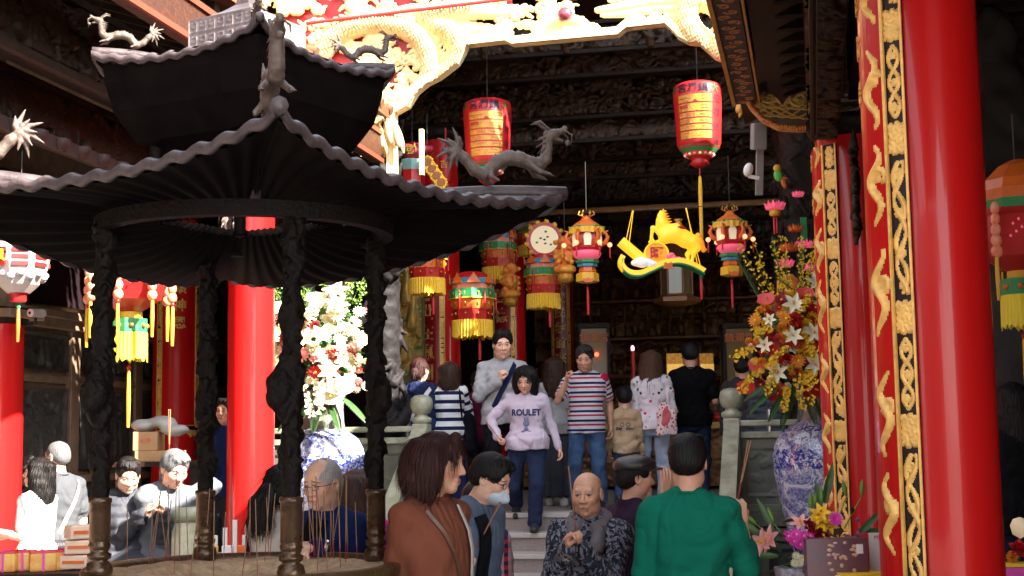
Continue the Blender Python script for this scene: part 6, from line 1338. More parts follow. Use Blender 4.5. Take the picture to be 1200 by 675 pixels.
for px, d, lab in ((698, 20, 'tall dark glass cabinet with red lettering left of the altar'), (868, 19.5, 'tall dark glass cabinet behind the yellow flower sprays')):
    p = gd(px, d, 1.0); z1 = zat(px, 385, d) - 1; t = thing('glass_cabinet', lab, 'cabinet', p, rz=YAW); g = MB()
    for x in (-.2, .2):
        for y in (-.15, .15): g.bb(x - .02, x + .02, y - .02, y + .02, .0, z1)
    g.bb(-.23, .23, -.18, .18, z1, z1 + .06); g.build('frame', M_wood2, t); g = MB(); g.bb(-.18, .18, -.14, .14, .02, z1 - .01); g.build('glass_box', mat('smoky_glass', (.1, .1, .1)), t); text('red_lettering', '鎮瀾宮', .14, L_or, t, Matrix(((1, 0, 0, 0), (0, 0, -1, -.172), (0, 1, 0, z1 - .15), (0, 0, 0, 1))), .004); g = MB(); g.ell((.03, -.16, z1 - .38), (.03, .03, .03), 8, 6); g.build('red_lamp', mat('red_led', (1, .05, .02), .4, emit=(1, .05, .02), es=1.2), t)
p = gd(775, 19.6, 1.0); t = thing('altar_table', 'gilded altar table across the hall behind the worshippers', 'altar table', p); g = MB(); g.bb(-2.0, 1.6, -.4, .4, .80, .9, bev=.02); g.build('top', mat('gilded_table', (.35, .20, .05), .4, metal=.4), t); c = Carve(3.5, .7, .02); c.fill(90, .12, 15, .03); c.mesh('front_carving', M_altar, t, lambda U, V, Z: (-1.95 + U, -.36 - Z, .05 + V)); rg = random.Random(4)
for i in range(9):
    x = -1.7 + i * .38; g = MB(); g.lathe([(.0, .9), (.07, .905), (.05, .95), (.08, 1.0), (.02, 1.04)], 10, c=(x, -.15, 0)); g.build('offering_cup', L_gpap, t)
for i in range(8):
    x = -1.6 + i * .4; g = MB(); g.ell((x, -.28, .96), (.06, .06, .06), 10, 7); g.build('fruit', (L_yel, L_or, L_red, L_grn)[i % 4], t)
# ================================================================== PEOPLE
def _m(nt_, op, a, b=None, c=None):
    q = nt_.nodes.new('ShaderNodeMath'); q.operation = op
    for i, v in enumerate((a, b, c)):
        if v is None: continue
        if isinstance(v, (int, float)): q.inputs[i].default_value = v
        else: nt_.links.new(v, q.inputs[i])
    return q.outputs[0]
def skin(name, col, lip, old=0.):
    m = mat(name, col, .48); n, L, b = nodes(m); T_ = m.node_tree
    at = n.new('ShaderNodeAttribute'); at.attribute_name = 'hp'; sp = n.new('ShaderNodeSeparateXYZ'); L.new(at.outputs['Vector'], sp.inputs[0])
    X, Y, Z = sp.outputs; AX_ = _m(T_, 'ABSOLUTE', X); front = _m(T_, 'LESS_THAN', Y, -.035)
    def el(cx, cz, rx, rz, sl=0., soft=.25, ab=True):
        x = _m(T_, 'SUBTRACT', AX_ if ab else X, cx); z = _m(T_, 'SUBTRACT', Z, cz)
        if sl: z = _m(T_, 'SUBTRACT', z, _m(T_, 'MULTIPLY', x, sl))
        d = _m(T_, 'ADD', _m(T_, 'POWER', _m(T_, 'ABSOLUTE', _m(T_, 'DIVIDE', x, rx)), 2), _m(T_, 'POWER', _m(T_, 'ABSOLUTE', _m(T_, 'DIVIDE', z, rz)), 2))
        mr = n.new('ShaderNodeMapRange'); L.new(d, mr.inputs[0]); mr.inputs[1].default_value = 1 + soft; mr.inputs[2].default_value = 1 - soft; mr.inputs[3].default_value = 0; mr.inputs[4].default_value = 1
        return _m(T_, 'MULTIPLY', mr.outputs[0], front)
    nz = n.new('ShaderNodeTexNoise'); nz.inputs['Scale'].default_value = 28; tc = n.new('ShaderNodeTexCoord'); L.new(tc.outputs['Object'], nz.inputs['Vector'])
    cur = n.new('ShaderNodeMixRGB'); cur.inputs[1].default_value = (*[c * .86 for c in col], 1); cur.inputs[2].default_value = (min(1, col[0] * 1.12), col[1] * 1.08, col[2] * 1.05, 1); L.new(nz.outputs['Fac'], cur.inputs[0]); cur = cur.outputs[0]
    def over(mask, c, k=1.):
        nonlocal cur
        x = n.new('ShaderNodeMixRGB'); L.new(_m(T_, 'MULTIPLY', mask, k), x.inputs[0]); L.new(cur, x.inputs[1]); x.inputs[2].default_value = (*c, 1); cur = x.outputs[0]
    over(el(.042, -.028, .026, .022, soft=.9), (col[0], col[1] * .72, col[2] * .68), .45)
    over(el(0, -.063, .023, .0095), lip, .75); over(el(0, -.0625, .021, .0016, soft=.5), (.10, .02, .02), .9)
    over(el(.0075, -.036, .0042, .0026), (.09, .03, .02), .8)
    over(el(.031, .028, .019, .0042, -.22, .5), (.35, .33, .31) if old > .5 else (.035, .022, .018), .8)
    over(el(.031, .0045, .0135, .0040), (.38, .30, .26)); over(el(.0305, .0045, .0058, .0058), (.015, .01, .008)); over(el(.031, .0085, .0165, .0032, -.1, .5), (.03, .018, .015), .95)
    over(el(.032, -.0075, .014, .0018, .1, .8), (col[0] * .5, col[1] * .4, col[2] * .4), .6)
    if old: over(el(.03, -.052, .004, .024, soft=.9), (col[0] * .6, col[1] * .5, col[2] * .5), .5); over(el(0, .062, .04, .0016, soft=.9, ab=False), (col[0] * .6, col[1] * .5, col[2] * .5), .45); over(el(0, .052, .036, .0014, soft=.9, ab=False), (col[0] * .6, col[1] * .5, col[2] * .5), .4)
    n3 = n.new('ShaderNodeTexNoise'); n3.inputs['Scale'].default_value = 90; n3.inputs['Detail'].default_value = 4; L.new(tc.outputs['Object'], n3.inputs['Vector']); bp = n.new('ShaderNodeBump'); bp.inputs['Strength'].default_value = .35 + .3 * old; bp.inputs['Distance'].default_value = .004; L.new(n3.outputs['Fac'], bp.inputs['Height']); L.new(bp.outputs[0], b.inputs['Normal'])
    L.new(cur, b.inputs['Base Color']); b.inputs['Subsurface Weight'].default_value = .08; b.inputs['Subsurface Radius'].default_value = (.02, .008, .004)
    return m
SK = {'light': skin('light_skin', (.72, .43, .31), (.55, .19, .17)), 'tan': skin('tan_skin', (.56, .30, .20), (.42, .15, .13)), 'old': skin('aged_skin', (.60, .33, .21), (.42, .17, .15), 1.)}
def hairm(name, col):
    m = mat(name, col, .5, spec=.22); n, L, b = nodes(m); tc = n.new('ShaderNodeTexCoord'); mp = n.new('ShaderNodeMapping'); L.new(tc.outputs['Object'], mp.inputs[0]); mp.inputs['Scale'].default_value = (260, 260, 14)
    t = n.new('ShaderNodeTexNoise'); t.inputs['Scale'].default_value = 1; t.inputs['Detail'].default_value = 3; L.new(mp.outputs[0], t.inputs['Vector']); bp = n.new('ShaderNodeBump'); bp.inputs['Strength'].default_value = .9; bp.inputs['Distance'].default_value = .004; L.new(t.outputs['Fac'], bp.inputs['Height']); L.new(bp.outputs[0], b.inputs['Normal'])
    mx = n.new('ShaderNodeMixRGB'); mx.inputs[1].default_value = (*[c * .45 for c in col], 1); mx.inputs[2].default_value = (*[c * 1.7 for c in col], 1); L.new(t.outputs['Fac'], mx.inputs[0]); L.new(mx.outputs[0], b.inputs['Base Color']); return m
HB = hairm('black_hair', (.006, .0045, .0045)); HBr = hairm('brown_hair', (.035, .015, .010)); HRed = hairm('reddish_brown_hair', (.028, .008, .007)); HG = hairm('grey_hair', (.10, .10, .105)); HW = hairm('short_white_hair', (.40, .38, .37)); HLb = hairm('light_brown_hair', (.075, .035, .022))

def cloth(name, col, rough=.85, pat=None, var=.10, **k):
    if name in MATS: return MATS[name]
    m = mat(name, col, rough, bump=.35, bscale=420, spec=.12); n, L, b = nodes(m); T_ = m.node_tree
    at = n.new('ShaderNodeAttribute'); at.attribute_name = 'rp'; sp = n.new('ShaderNodeSeparateXYZ'); L.new(at.outputs['Vector'], sp.inputs[0]); X, Y, Z = sp.outputs
    tc_ = n.new('ShaderNodeTexCoord'); w1 = n.new('ShaderNodeTexNoise'); w1.inputs['Scale'].default_value = 5.5; w1.inputs['Detail'].default_value = 1.5; w1.inputs['Distortion'].default_value = 1.1; mp_ = n.new('ShaderNodeMapping'); mp_.inputs['Scale'].default_value = (1, 1, .6); mp_.inputs['Rotation'].default_value = (.4, .5, 0); L.new(tc_.outputs['Object'], mp_.inputs[0]); L.new(mp_.outputs[0], w1.inputs['Vector'])
    rg_ = _m(T_, 'ABSOLUTE', _m(T_, 'SUBTRACT', w1.outputs['Fac'], .5)); b1 = n.new('ShaderNodeBump'); b1.inputs['Strength'].default_value = .6; b1.inputs['Distance'].default_value = .085; L.new(rg_, b1.inputs['Height'])
    for l_ in list(b.inputs['Normal'].links): L.new(b1.outputs[0], l_.from_node.inputs['Normal'])
    def mixc(f, a, c):
        x = n.new('ShaderNodeMixRGB'); L.new(f, x.inputs[0])
        for i, v in ((1, a), (2, c)):
            if isinstance(v, tuple): x.inputs[i].default_value = (*v, 1)
            else: L.new(v, x.inputs[i])
        return x.outputs[0]
    out = None
    if pat == 'stripes':      # k: period, [(start, end, colour)...]
        f = _m(T_, 'FRACT', _m(T_, 'DIVIDE', _m(T_, 'ADD', Z, 5), k['period'])); out = col
        for a, c_, cc in k['bands']: out = mixc(_m(T_, 'MULTIPLY', _m(T_, 'GREATER_THAN', f, a), _m(T_, 'LESS_THAN', f, c_)), out, cc)
    elif pat == 'camo':
        def ns(sc, lo, off): 
            t = n.new('ShaderNodeTexNoise'); t.inputs['Scale'].default_value = sc; t.inputs['Detail'].default_value = 1.5; mp = n.new('ShaderNodeMapping'); mp.inputs['Location'].default_value = (off, off, off); L.new(at.outputs['Vector'], mp.inputs[0]); L.new(mp.outputs[0], t.inputs['Vector']); return _m(T_, 'GREATER_THAN', t.outputs['Fac'], lo)
        out = mixc(ns(38, .52, 0), (.03, .035, .05), (.16, .16, .20)); out = mixc(ns(48, .57, 5), out, (.012, .012, .02)); out = mixc(ns(60, .62, 9), out, (.25, .24, .26))
    elif pat == 'plaid':
        a = _m(T_, 'GREATER_THAN', _m(T_, 'FRACT', _m(T_, 'MULTIPLY', Z, 22)), .5); c_ = _m(T_, 'GREATER_THAN', _m(T_, 'FRACT', _m(T_, 'MULTIPLY', X, 22)), .5); out = mixc(a, (.45, .03, .05), (.05, .02, .06)); out = mixc(_m(T_, 'MULTIPLY', c_, .5), out, (.75, .6, .6))
    elif pat == 'dots':
        v = n.new('ShaderNodeTexVoronoi'); v.inputs['Scale'].default_value = k.get('sc', 14); L.new(at.outputs['Vector'], v.inputs['Vector']); dd = _m(T_, 'LESS_THAN', v.outputs['Distance'], k.get('r', .26)); 
        r = n.new('ShaderNodeValToRGB'); r.color_ramp.interpolation = 'CONSTANT'; s2 = n.new('ShaderNodeSeparateXYZ'); L.new(v.outputs['Color'], s2.inputs[0]); L.new(s2.outputs[0], r.inputs[0]); cs = k['cols']; r.color_ramp.elements[0].color = (*cs[0], 1); r.color_ramp.elements[1].position = 1 / len(cs); r.color_ramp.elements[1].color = (*cs[1], 1)
        for i in range(2, len(cs)): e = r.color_ramp.elements.new(i / len(cs)); e.color = (*cs[i], 1)
        out = mixc(dd, col, r.outputs[0])
    elif pat == 'denim':
        t = n.new('ShaderNodeTexNoise'); t.inputs['Scale'].default_value = 9; t.inputs['Detail'].default_value = 4; L.new(at.outputs['Vector'], t.inputs['Vector']); out = mixc(t.outputs['Fac'], tuple(c * .55 for c in col), tuple(min(1, c * 1.6) for c in col))
    if out is None:
        t = n.new('ShaderNodeTexNoise'); t.inputs['Scale'].default_value = 5; L.new(at.outputs['Vector'], t.inputs['Vector']); out = mixc(t.outputs['Fac'], tuple(c * (1 - var) for c in col), tuple(min(1, c * (1 + var)) for c in col))
    if not isinstance(out, tuple): L.new(out, b.inputs['Base Color'])
    return m

def head_mesh(hs, neck, nr, h, fem=False, old=False):
    """head in its own frame (face towards -y); neck = base of neck in head frame"""
    s = SDF(); q = lambda *a: tuple(x * hs for x in a)
    E = lambda c, r, k=.02, **kw: s.ell(q(*c), q(*r), k * hs, **kw); Cp = lambda a, b_, r1, r2=None, k=.015, **kw: s.cap(q(*a), q(*b_), r1 * hs, (r1 if r2 is None else r2) * hs, k * hs, **kw)
    E((0, .014, .036), (.074, .092, .080)); E((0, -.016, -.030), (.058 if fem else .062, .068, .074), .03)
    E((0, -.058, -.092), (.024, .022, .020), .03); 
    for g_ in (-1, 1):
        E((g_ * .040, -.052, -.018), (.024, .026, .026), .025); E((g_ * .048, -.005, -.070), (.016, .032, .022), .03)
    Cp((-.034, -.070, .027), (.034, -.070, .027), .012, k=.02)
    Cp((0, -.082, .014), (0, -.100, -.026), .0065, .0115, .014)
    for g_ in (-1, 1): E((g_ * .013, -.090, -.030), (.0085, .0095, .0075), .010)
    for g_ in (-1, 1): E((g_ * .031, -.094, .006), (.018, .014, .011), .016, sub=True)
    for g_ in (-1, 1): E((g_ * .031, -.069, .005), (.0145, .0145, .0105), .006)
    Cp((-.016, -.082, -.0575), (.016, -.082, -.0575), .0065, k=.010); Cp((-.013, -.080, -.069), (.013, -.080, -.069), .0075, k=.010)
    for g_ in (-1, 1):
        E((g_ * .077, .012, -.002), (.009, .020, .032), .008); E((g_ * .082, .008, .0), (.006, .011, .02), .006, sub=True)
    Cp((0, .012, -.05), tuple(x / hs for x in neck), nr, nr * 1.08, .03)
    V, F, T = s.mesh(h, pad=.012, noise=(lambda X, Y, Z, T: .0012 * np.sin(Z * 420 + 2 * np.sin(X * 60)) * (Z > .03 * hs) * .35) if old else None)
    return V, F
def hand_mesh(Mh, side, curl, h, sc=1., thumb=1.):
    """wrist at origin of Mh, fingers along +Z, palm facing -Y, thumb on side*X"""
    s = SDF(); P = lambda x, y, z: tuple(Mh @ Vector((x * side * sc, y * sc, z * sc)))
    fx = (.030, .010, -.010, -.029); fl = (.92, 1.0, .95, .76); fy = (0, .002, 0, -.004)
    for i in range(4):
        s.cap(P(fx[i] * .5, 0, 0), P(fx[i], 0, .082 - .006 * (i == 3) - .003 * (i == 0)), .0150 * sc, .0105 * sc, .012 * sc)
        a = R(12 + 62 * curl); x, y, z = fx[i], 0, .082; ang = a * .8; cur = P(x, y, z); r = .0098 * sc
        for j, l in enumerate((.043, .027, .021)):
            y2 = y - math.sin(ang) * l * fl[i]; z2 = z + math.cos(ang) * l * fl[i]; xx = x + .002 * (1.5 - i) * (1 - curl); nx_ = P(xx, y2, z2); s.cap(cur, nx_, r, r * .9, .0025 * sc); cur = nx_; x, y, z = xx, y2, z2; ang += a * (1.15 if j == 0 else .9); r *= .9
    t0 = P(.018, -.006, .018); t1 = P(.040, -.018 - .006 * curl, .050); t2 = P(.040 - .018 * curl, -.030 - .02 * curl, .078); t3 = P(.034 - .030 * curl, -.036 - .026 * curl, .098)
    s.cap(t0, t1, .016 * sc, .0125 * sc, .014 * sc); s.cap(t1, t2, .0115 * sc, .0105 * sc, .003); s.cap(t2, t3, .0105 * sc, .0088 * sc, .002)
    V, F, T = s.mesh(h, pad=.01); return V, F
def ik(S, Hd, U, L_, pole):
    S = Vector(S); Hd = Vector(Hd); d = Hd - S; D = d.length; mx = (U + L_) * .985
    if D > mx: Hd = S + d * (mx / D); d = Hd - S; D = mx
    a = (U * U - L_ * L_ + D * D) / (2 * D); hh = math.sqrt(max(0, U * U - a * a)); dn = d / D; p = Vector(pole); p = (p - dn * p.dot(dn)).normalized(); return S + dn * a + p * hh, Hd

def strands(ho, V, HMn, m, hs, long_, n, sc, seed, big):
    rg = np.random.default_rng(seed); N = np.zeros(len(V) * 3, dtype=np.float32); ho.data.vertex_normals.foreach_get('vector', N); N = (N.reshape(-1, 3) @ HMn[:3, :3]); i = rg.integers(0, len(V), n); P = V[i] - N[i] * .002; nn = N[i]
    away = V[i] - np.array([0, .03 * hs, .12 * hs]); away /= np.linalg.norm(away, axis=1)[:, None] + 1e-6; dn = np.array([0, 0, -1.]) + rg.normal(0, .22, (n, 3)); d = away * (.3 if long_ else .9) + dn * (1 if long_ else .45) + rg.normal(0, .12, (n, 3)); d -= nn * (d * nn).sum(1)[:, None]; d /= np.linalg.norm(d, axis=1)[:, None] + 1e-6
    L_ = (rg.uniform(.035, .075, n) if long_ else rg.uniform(.012, .026, n)) * sc; w = (.0011 if not big else .0020); s_ = np.cross(d, nn); lift = rg.uniform(.0, .35, n)[:, None]; rows = []
    for q, ww in ((0, 1), (.35, 1), (.7, .8), (1, .25)): c = P + d * (L_ * q)[:, None] + nn * (L_[:, None] * lift * (q - q * q * .55)) + np.array([0, 0, -1.]) * (L_[:, None] * .25 * q * q if long_ else 0); rows += [c - s_ * w * ww, c + s_ * w * ww]
    W = np.stack(rows, 1).reshape(-1, 3); b_ = np.arange(n)[:, None, None] * 8 + np.array([[0, 1, 3, 2], [2, 3, 5, 4], [4, 5, 7, 6]])[None]; mk('hair_strands', W @ HMn[:3, :3].T + HMn[:3, 3], b_.reshape(-1, 4), m, ho, smooth=True)
GP = {}
def person(label, px, top, d, floor=0., face=0., H=None, w=1., fem=False, bulk=0., lean=0., head=(0, 0, 0), rh=None, lh=None, rpole=None, lpole=None, rcurl=.35, lcurl=.35, rdir=None, ldir=None,
           topc=None, topk='tee', sleeve='long', rs=None, ls=None, botc=None, botk='pants', hair='short', hairc=None, sk='light', hh=.0045, ch=.012, feet=None, shoec=None, group=None, shoulder=0., seed=0, old=False, extra=None, hemz=None, headr=1., cb=None, sidelean=0., fold=1., neckfwd=0., toph=None):
    base = gd(px, d, floor)
    if H is None: H = zat(px, top, d) - floor
    if floor > .5: headr *= 1.12
    t = thing('person', label, 'person', base, rz=YAW + R(face), group=group)
    Mw = Matrix.Translation(base) @ Matrix.Rotation(YAW + R(face), 4, 'Z'); Mi = Mw.inverted()
    def loc(q): return Mi @ pd(q[0], q[1], d + q[2])
    k = H - .032
    PM = Matrix.Translation((0, 0, .538 * k)) @ Matrix.Rotation(R(lean), 4, 'X')
    sw = (.090 if fem else .101) * k * w; 
    SR = PM @ Vector((-sw, 0, .274 * k)); SL = PM @ Vector((sw, 0, .274 * k)); NB = PM @ Vector((0, .004, .305 * k))
    hs = k / 1.64 * headr * (1.0 if k > 1.3 else 1.18); hs = max(hs, .93)
    HM = Matrix.Translation(PM @ Vector((0, -.010 * k - neckfwd, .305 * k)) + Vector((0, 0, 0))) @ Matrix.Rotation(R(lean * .3), 4, 'X') @ Matrix.Rotation(R(head[1]), 4, 'Z') @ Matrix.Rotation(R(head[0]), 4, 'X') @ Matrix.Rotation(R(head[2]), 4, 'Y') @ Matrix.Translation((0, -.014, (.033 * k + .102 * hs)))
    # drop / raise so that the crown lands where the photograph has it when H is given with a lean
    r_h = loc(rh) if rh else Vector((-sw - .05, -.06, .47 * k)); l_h = loc(lh) if lh else Vector((sw + .05, -.06, .47 * k))
    U, L_ = .172 * k, .150 * k
    RE, r_h = ik(SR, r_h, U, L_, rpole or (-.18, .55, -1)); LE, l_h = ik(SL, l_h, U, L_, lpole or (.18, .55, -1))
    Fm = (.88 if fem else 1.) * (1 + .0 * bulk)
    # legs
    ft = feet or [(-.075 * w, 0, 0), (.075 * w, -.03, 0)]
    legs = []
    for sg, f in ((-1, ft[0]), (1, ft[1])):
        hp_ = Vector((sg * .052 * k * w, 0, .515 * k)); an = Vector((f[0], f[1] + .02, f[2] + .05 * k)); kn, an = ik(hp_, an, .245 * k, .235 * k, (sg * .15, -1, .1)); legs.append((hp_, kn, an, f))
    zs = [x * k for x in (-.07, -.02, .03, .08, .13, .19, .24, .275, .30, .318)]
    if fem: ax = [.060, .096, .094, .080, .076, .086, .090, .084, .060, .032]; ay = [.05, .066, .064, .056, .055, .066, .064, .052, .042, .030]
    else: ax = [.060, .090, .090, .086, .088, .100, .106, .098, .068, .034]; ay = [.05, .062, .062, .060, .062, .070, .068, .056, .044, .034]
    bl = [0, .3, .8, 1, .9, .5, .2, 0, 0, 0]
    ax = [a * k * w * (1 + .10 * bulk * b_) for a, b_ in zip(ax, bl)]; ay = [a * k * w * (1 + .28 * bulk * b_) for a, b_ in zip(ay, bl)]; cx = [0] * 10; cy = [-.02 * bulk * b_ * k for b_ in bl]
    # --- skin body
    s = SDF(); [s.cap(PM @ Vector((g_ * .02 * k, .008, .314 * k)), PM @ Vector((g_ * sw * .8, .0, .276 * k)), .016 * k, .018 * k, .03) for g_ in (-1, 1)]; s.loft(PM, zs, [a * .93 for a in ax], [a * .9 for a in ay], cx, cy, .03)
    for S_, E_, Hn in ((SR, RE, r_h), (SL, LE, l_h)): s.cap(S_, E_, .027 * k * Fm, .022 * k * Fm, .02); s.cap(E_, E_.lerp(Hn, .35), .0225 * k * Fm, .0235 * k * Fm, .01); s.cap(E_.lerp(Hn, .35), Hn, .0235 * k * Fm, .0150 * k * Fm, .01)
    for hp_, kn, an, f in legs: s.cap(hp_, kn, .048 * k, .030 * k, .03); s.cap(kn, kn.lerp(an, .35), .030 * k, .031 * k, .01); s.cap(kn.lerp(an, .35), an, .031 * k, .020 * k, .01)
    bv, bf, _ = s.mesh(ch, pad=.02); Vs = [bv]; Fs = [bf]; Hps = [np.full((len(bv), 3), 9.)]; n0 = len(bv)
    nb = HM.inverted() @ NB; hv, hf = head_mesh(hs, nb, .052 if not fem else .044, hh, fem, old)
    HMn = np.array(HM); Hps.append(hv / hs); Vs.append(hv @ HMn[:3, :3].T + HMn[:3, 3]); Fs.append(hf + n0); n0 += len(hv)
    hands = []
    for S_, E_, Hn, sd_, cu, dr in ((SR, RE, r_h, 1, rcurl, rdir), (SL, LE, l_h, -1, lcurl, ldir)):
        z = (Hn - E_).normalized() if dr is None else Vector(dr[:3]).normalized(); inward = Vector((-1 if sd_ < 0 else 1, -.3, 0)) if dr is None else Vector((0, -1, .0)); 
        if dr is not None and len(dr) > 3: inward = Vector(dr[3:])
        y = -(inward - z * inward.dot(z)).normalized(); x = y.cross(z); Mh = Matrix(((x.x, y.x, z.x, Hn.x), (x.y, y.y, z.y, Hn.y), (x.z, y.z, z.z, Hn.z), (0, 0, 0, 1)))
        # thumb towards the front/up
        side = 1 if x.dot(Vector((0, -1, .5))) > 0 else -1
        v_, f_ = hand_mesh(Mh, side, cu, max(.0038, hh * .95), k / 1.68 * (.92 if fem else 1)); Vs.append(v_); Fs.append(f_ + n0); Hps.append(np.full((len(v_), 3), 9.)); n0 += len(v_); hands.append(Mh)
    mk('body', np.concatenate(Vs), np.concatenate(Fs), SK[sk], t, smooth=True, attrs={'hp': np.concatenate(Hps)})
    # --- clothes
    rng = np.random.default_rng(seed + 5); sd1 = float(rng.uniform(0, 9))
    PMi = np.array(PM.inverted())
    def nz(amp): 
        amp *= fold * (1.0 if d < 9 else 1.2)
        return lambda X, Y, Z, T: (amp * (.5 * wob(X, Y, Z * .45, 24, sd1) + 1.3 * (.25 - np.abs(wob(X * .8 + Z * .5, Y * .8, Z * .7, 20, sd1 + 2))) + .9 * (.25 - np.abs(wob(X * .5 - Z * .4, Y * .5, Z * 1.1, 33, sd1 + 4))))).astype(np.float32)
    def rest(V, T):
        L4 = V @ PMi[:3, :3].T + PMi[:3, 3]; rp = L4.copy()
        for tg, S_, E_, Hn in ((1, SR, RE, r_h), (2, SL, LE, l_h)):
            for q, A, B, off in ((0, S_, E_, 0), (1, E_, Hn, U)):
                m = T == tg * 10 + q; A_ = np.array(A); d_ = np.array(B - A); Ld = np.linalg.norm(d_); u = np.clip(((V[m] - A_) @ d_) / Ld ** 2, 0, 1) * Ld
                rp[m, 2] = .285 * k - off - u
        return rp
    off = {'tee': .010, 'polo': .012, 'sweater': .014, 'hoodie': .022, 'jacket': .026, 'puffer': .034}[topk]; sp_ = {'tee': .008, 'polo': .009, 'sweater': .011, 'hoodie': .015, 'jacket': .017, 'puffer': .022}[topk]
    hz = (hemz if hemz is not None else {'tee': -.035, 'polo': -.05, 'sweater': -.045, 'hoodie': -.035, 'jacket': -.06, 'puffer': -.05}[topk]) * k
    s = SDF(); zz = list(zs); zz[0] = hz - .02
    axx = [(.012 * k if z < .04 * k else 0) + np.interp(max(z, -.01 * k), zs, ax) + off * (1.3 if z < .1 * k else 1) * (0.6 if z > .29 * k else 1) for z in zz]; ayy = [(.018 * k if z < .04 * k else 0) + np.interp(max(z, -.01 * k), zs, ay) + off * (1.2 if z < .15 * k else .9) * (0.6 if z > .29 * k else 1) for z in zz]
    s.loft(PM, zz, axx, ayy, cx, cy, .035, 0)
    for g_ in (-1, 1): s.cap(PM @ Vector((g_ * .026 * k, .008, .316 * k)), PM @ Vector((g_ * sw * .85, .0, .281 * k)), .019 * k + sp_ * .6, .024 * k + sp_, .04, 0)
    cuts = []
    for tg, S_, E_, Hn, sl in ((1, SR, RE, r_h, rs or sleeve), (2, SL, LE, l_h, ls or sleeve)):
        if sl == 'none': continue
        if sl == 'short': e = S_.lerp(E_, .72); s.cap(S_, e, .030 * k * Fm + sp_, .029 * k * Fm + sp_ + .004, .032, tg * 10)
        else:
            s.cap(S_, E_, .029 * k * Fm + sp_, .024 * k * Fm + sp_, .032, tg * 10); e = E_.lerp(Hn, {'long': 1.0, 'three': .45}[sl]); r_end = (.019 * k * Fm if sl == 'long' else .024 * k * Fm) + sp_ * .8
            s.cap(E_, e, .025 * k * Fm + sp_, r_end, .015, tg * 10 + 1)
            if topk in ('hoodie', 'jacket', 'sweater', 'puffer') and sl == 'long': q = E_.lerp(Hn, .84); s.cap(q, E_.lerp(Hn, .9), r_end + .006, r_end + .002, .01, tg * 10 + 1)
    if topk == 'hoodie': 
        for i in range(7): a = R(-115 + i * 38); c_ = PM @ Vector((.066 * math.sin(a) * k / 1.6, .012 + .070 * math.cos(a) * k / 1.6, .300 * k + .012 * math.cos(a))); s.ell(c_, (.036, .036, .028), .025)
        s.ell(PM @ Vector((0, .085, .275 * k)), (.095, .045, .07), .03)
    if topk in ('polo', 'jacket', 'puffer'):
        for i in range(9): a = R(-140 + i * 35); c_ = PM @ Vector((.052 * math.sin(a), .010 + .050 * math.cos(a), .315 * k + .008)); s.ell(c_, (.02, .016, .022 if topk == 'polo' else .032), .014)
    nf = nz({'tee': .007, 'polo': .006, 'sweater': .009, 'hoodie': .010, 'jacket': .010, 'puffer': .006}[topk])
    if topk == 'puffer': nf0 = nf; nf = lambda X, Y, Z, T: nf0(X, Y, Z, T) - .012 * np.abs(np.sin(Z * 42)).astype(np.float32) + .006
    up = PM.to_3x3() @ Vector((0, 0, 1)); hp0 = PM @ Vector((0, 0, hz))
    # hem cut only where the torso is (keeps hanging arms): done by trimming loft start; neck cut
    V, F, T = s.mesh(ch * .8 if toph is None else toph, noise=nf, pad=.03)
    topn = {'tee': 't_shirt', 'polo': 'polo_shirt', 'sweater': 'sweater', 'hoodie': 'hooded_sweatshirt', 'jacket': 'jacket', 'puffer': 'padded_jacket'}[topk]
    to = mk(topn, V, F, topc, t, smooth=True, attrs={'rp': rest(V, T)})
    if topk in ('tee', 'sweater', 'hoodie'):
        g = MB(); g.tube([PM @ Vector(((ax[-1] + off * .6 + .004) * math.cos(a), (ay[-1] + off * .6 + .006) * math.sin(a) + .002, .319 * k - .006 * math.sin(-a))) for a in np.linspace(0, 2 * PI, 25)], .0065, 7); g.build('neckband', topc, to)
        for S_, dx in ((SR, -1), (SL, 1)):
            if d < 9: g = MB(); g.tube([S_ + (PM.to_3x3() @ Vector((-dx * .012 * k, (.029 * k * Fm + sp_ + .003) * math.cos(a), (.029 * k * Fm + sp_ + .004) * math.sin(a)))) for a in np.linspace(-.4, PI + .4, 14)], .0016, 5); g.build('shoulder_seam', topc, to)
    # trousers / skirt
    s = SDF()
    if botk in ('pants', 'jeans', 'shorts'):
        s.loft(PM, [-.075 * k, -.02 * k, .06 * k], [.062 * k * w, ax[1] + .010, ax[3] + .004], [.06 * k, ay[1] + .010, ay[3] + .004], [0] * 3, [0] * 3, .03)
        for hp_, kn, an, f in legs:
            e = kn.lerp(an, .97 if botk != 'shorts' else .02); wl_ = 1.25 if botk == 'pants' else 1.0
            s.cap(hp_, kn, .054 * k * w, .036 * k * w * (wl_ * .5 + .5) + .004, .035, 3)
            if botk != 'shorts': s.cap(kn, e, .036 * k * w * (wl_ * .5 + .5) + .004, .028 * k * wl_ * w + .006, .02, 3)
        bz = min(l[2].z for l in legs); V, F, T = s.mesh(ch, noise=nz(.008), pad=.03); mk('trousers' if botk != 'shorts' else 'shorts', V, F, botc, t, smooth=True, attrs={'rp': V.copy()})
    else:
        ln = {'skirt': .27, 'longskirt': .47, 'wide': .47}[botk] * k
        M2 = Matrix.Translation((0, 0, .53 * k - ln)); s.loft(M2, [0, ln * .5, ln, ln + .05 * k], [.125 * k * w, .115 * k * w, ax[1] + .01, ax[3]], [.10 * k, .09 * k, ay[1] + .01, ay[3]], [0] * 4, [0] * 4, .02)
        V, F, T = s.mesh(ch, noise=lambda X, Y, Z, T: (.012 * np.sin(np.arctan2(Y, X) * 11 + sd1) * np.clip((.53 * k - Z) / ln, 0, 1)).astype(np.float32), pad=.03); mk('skirt' if botk != 'wide' else 'wide_trousers', V, F, botc, t, smooth=True, attrs={'rp': V.copy()})
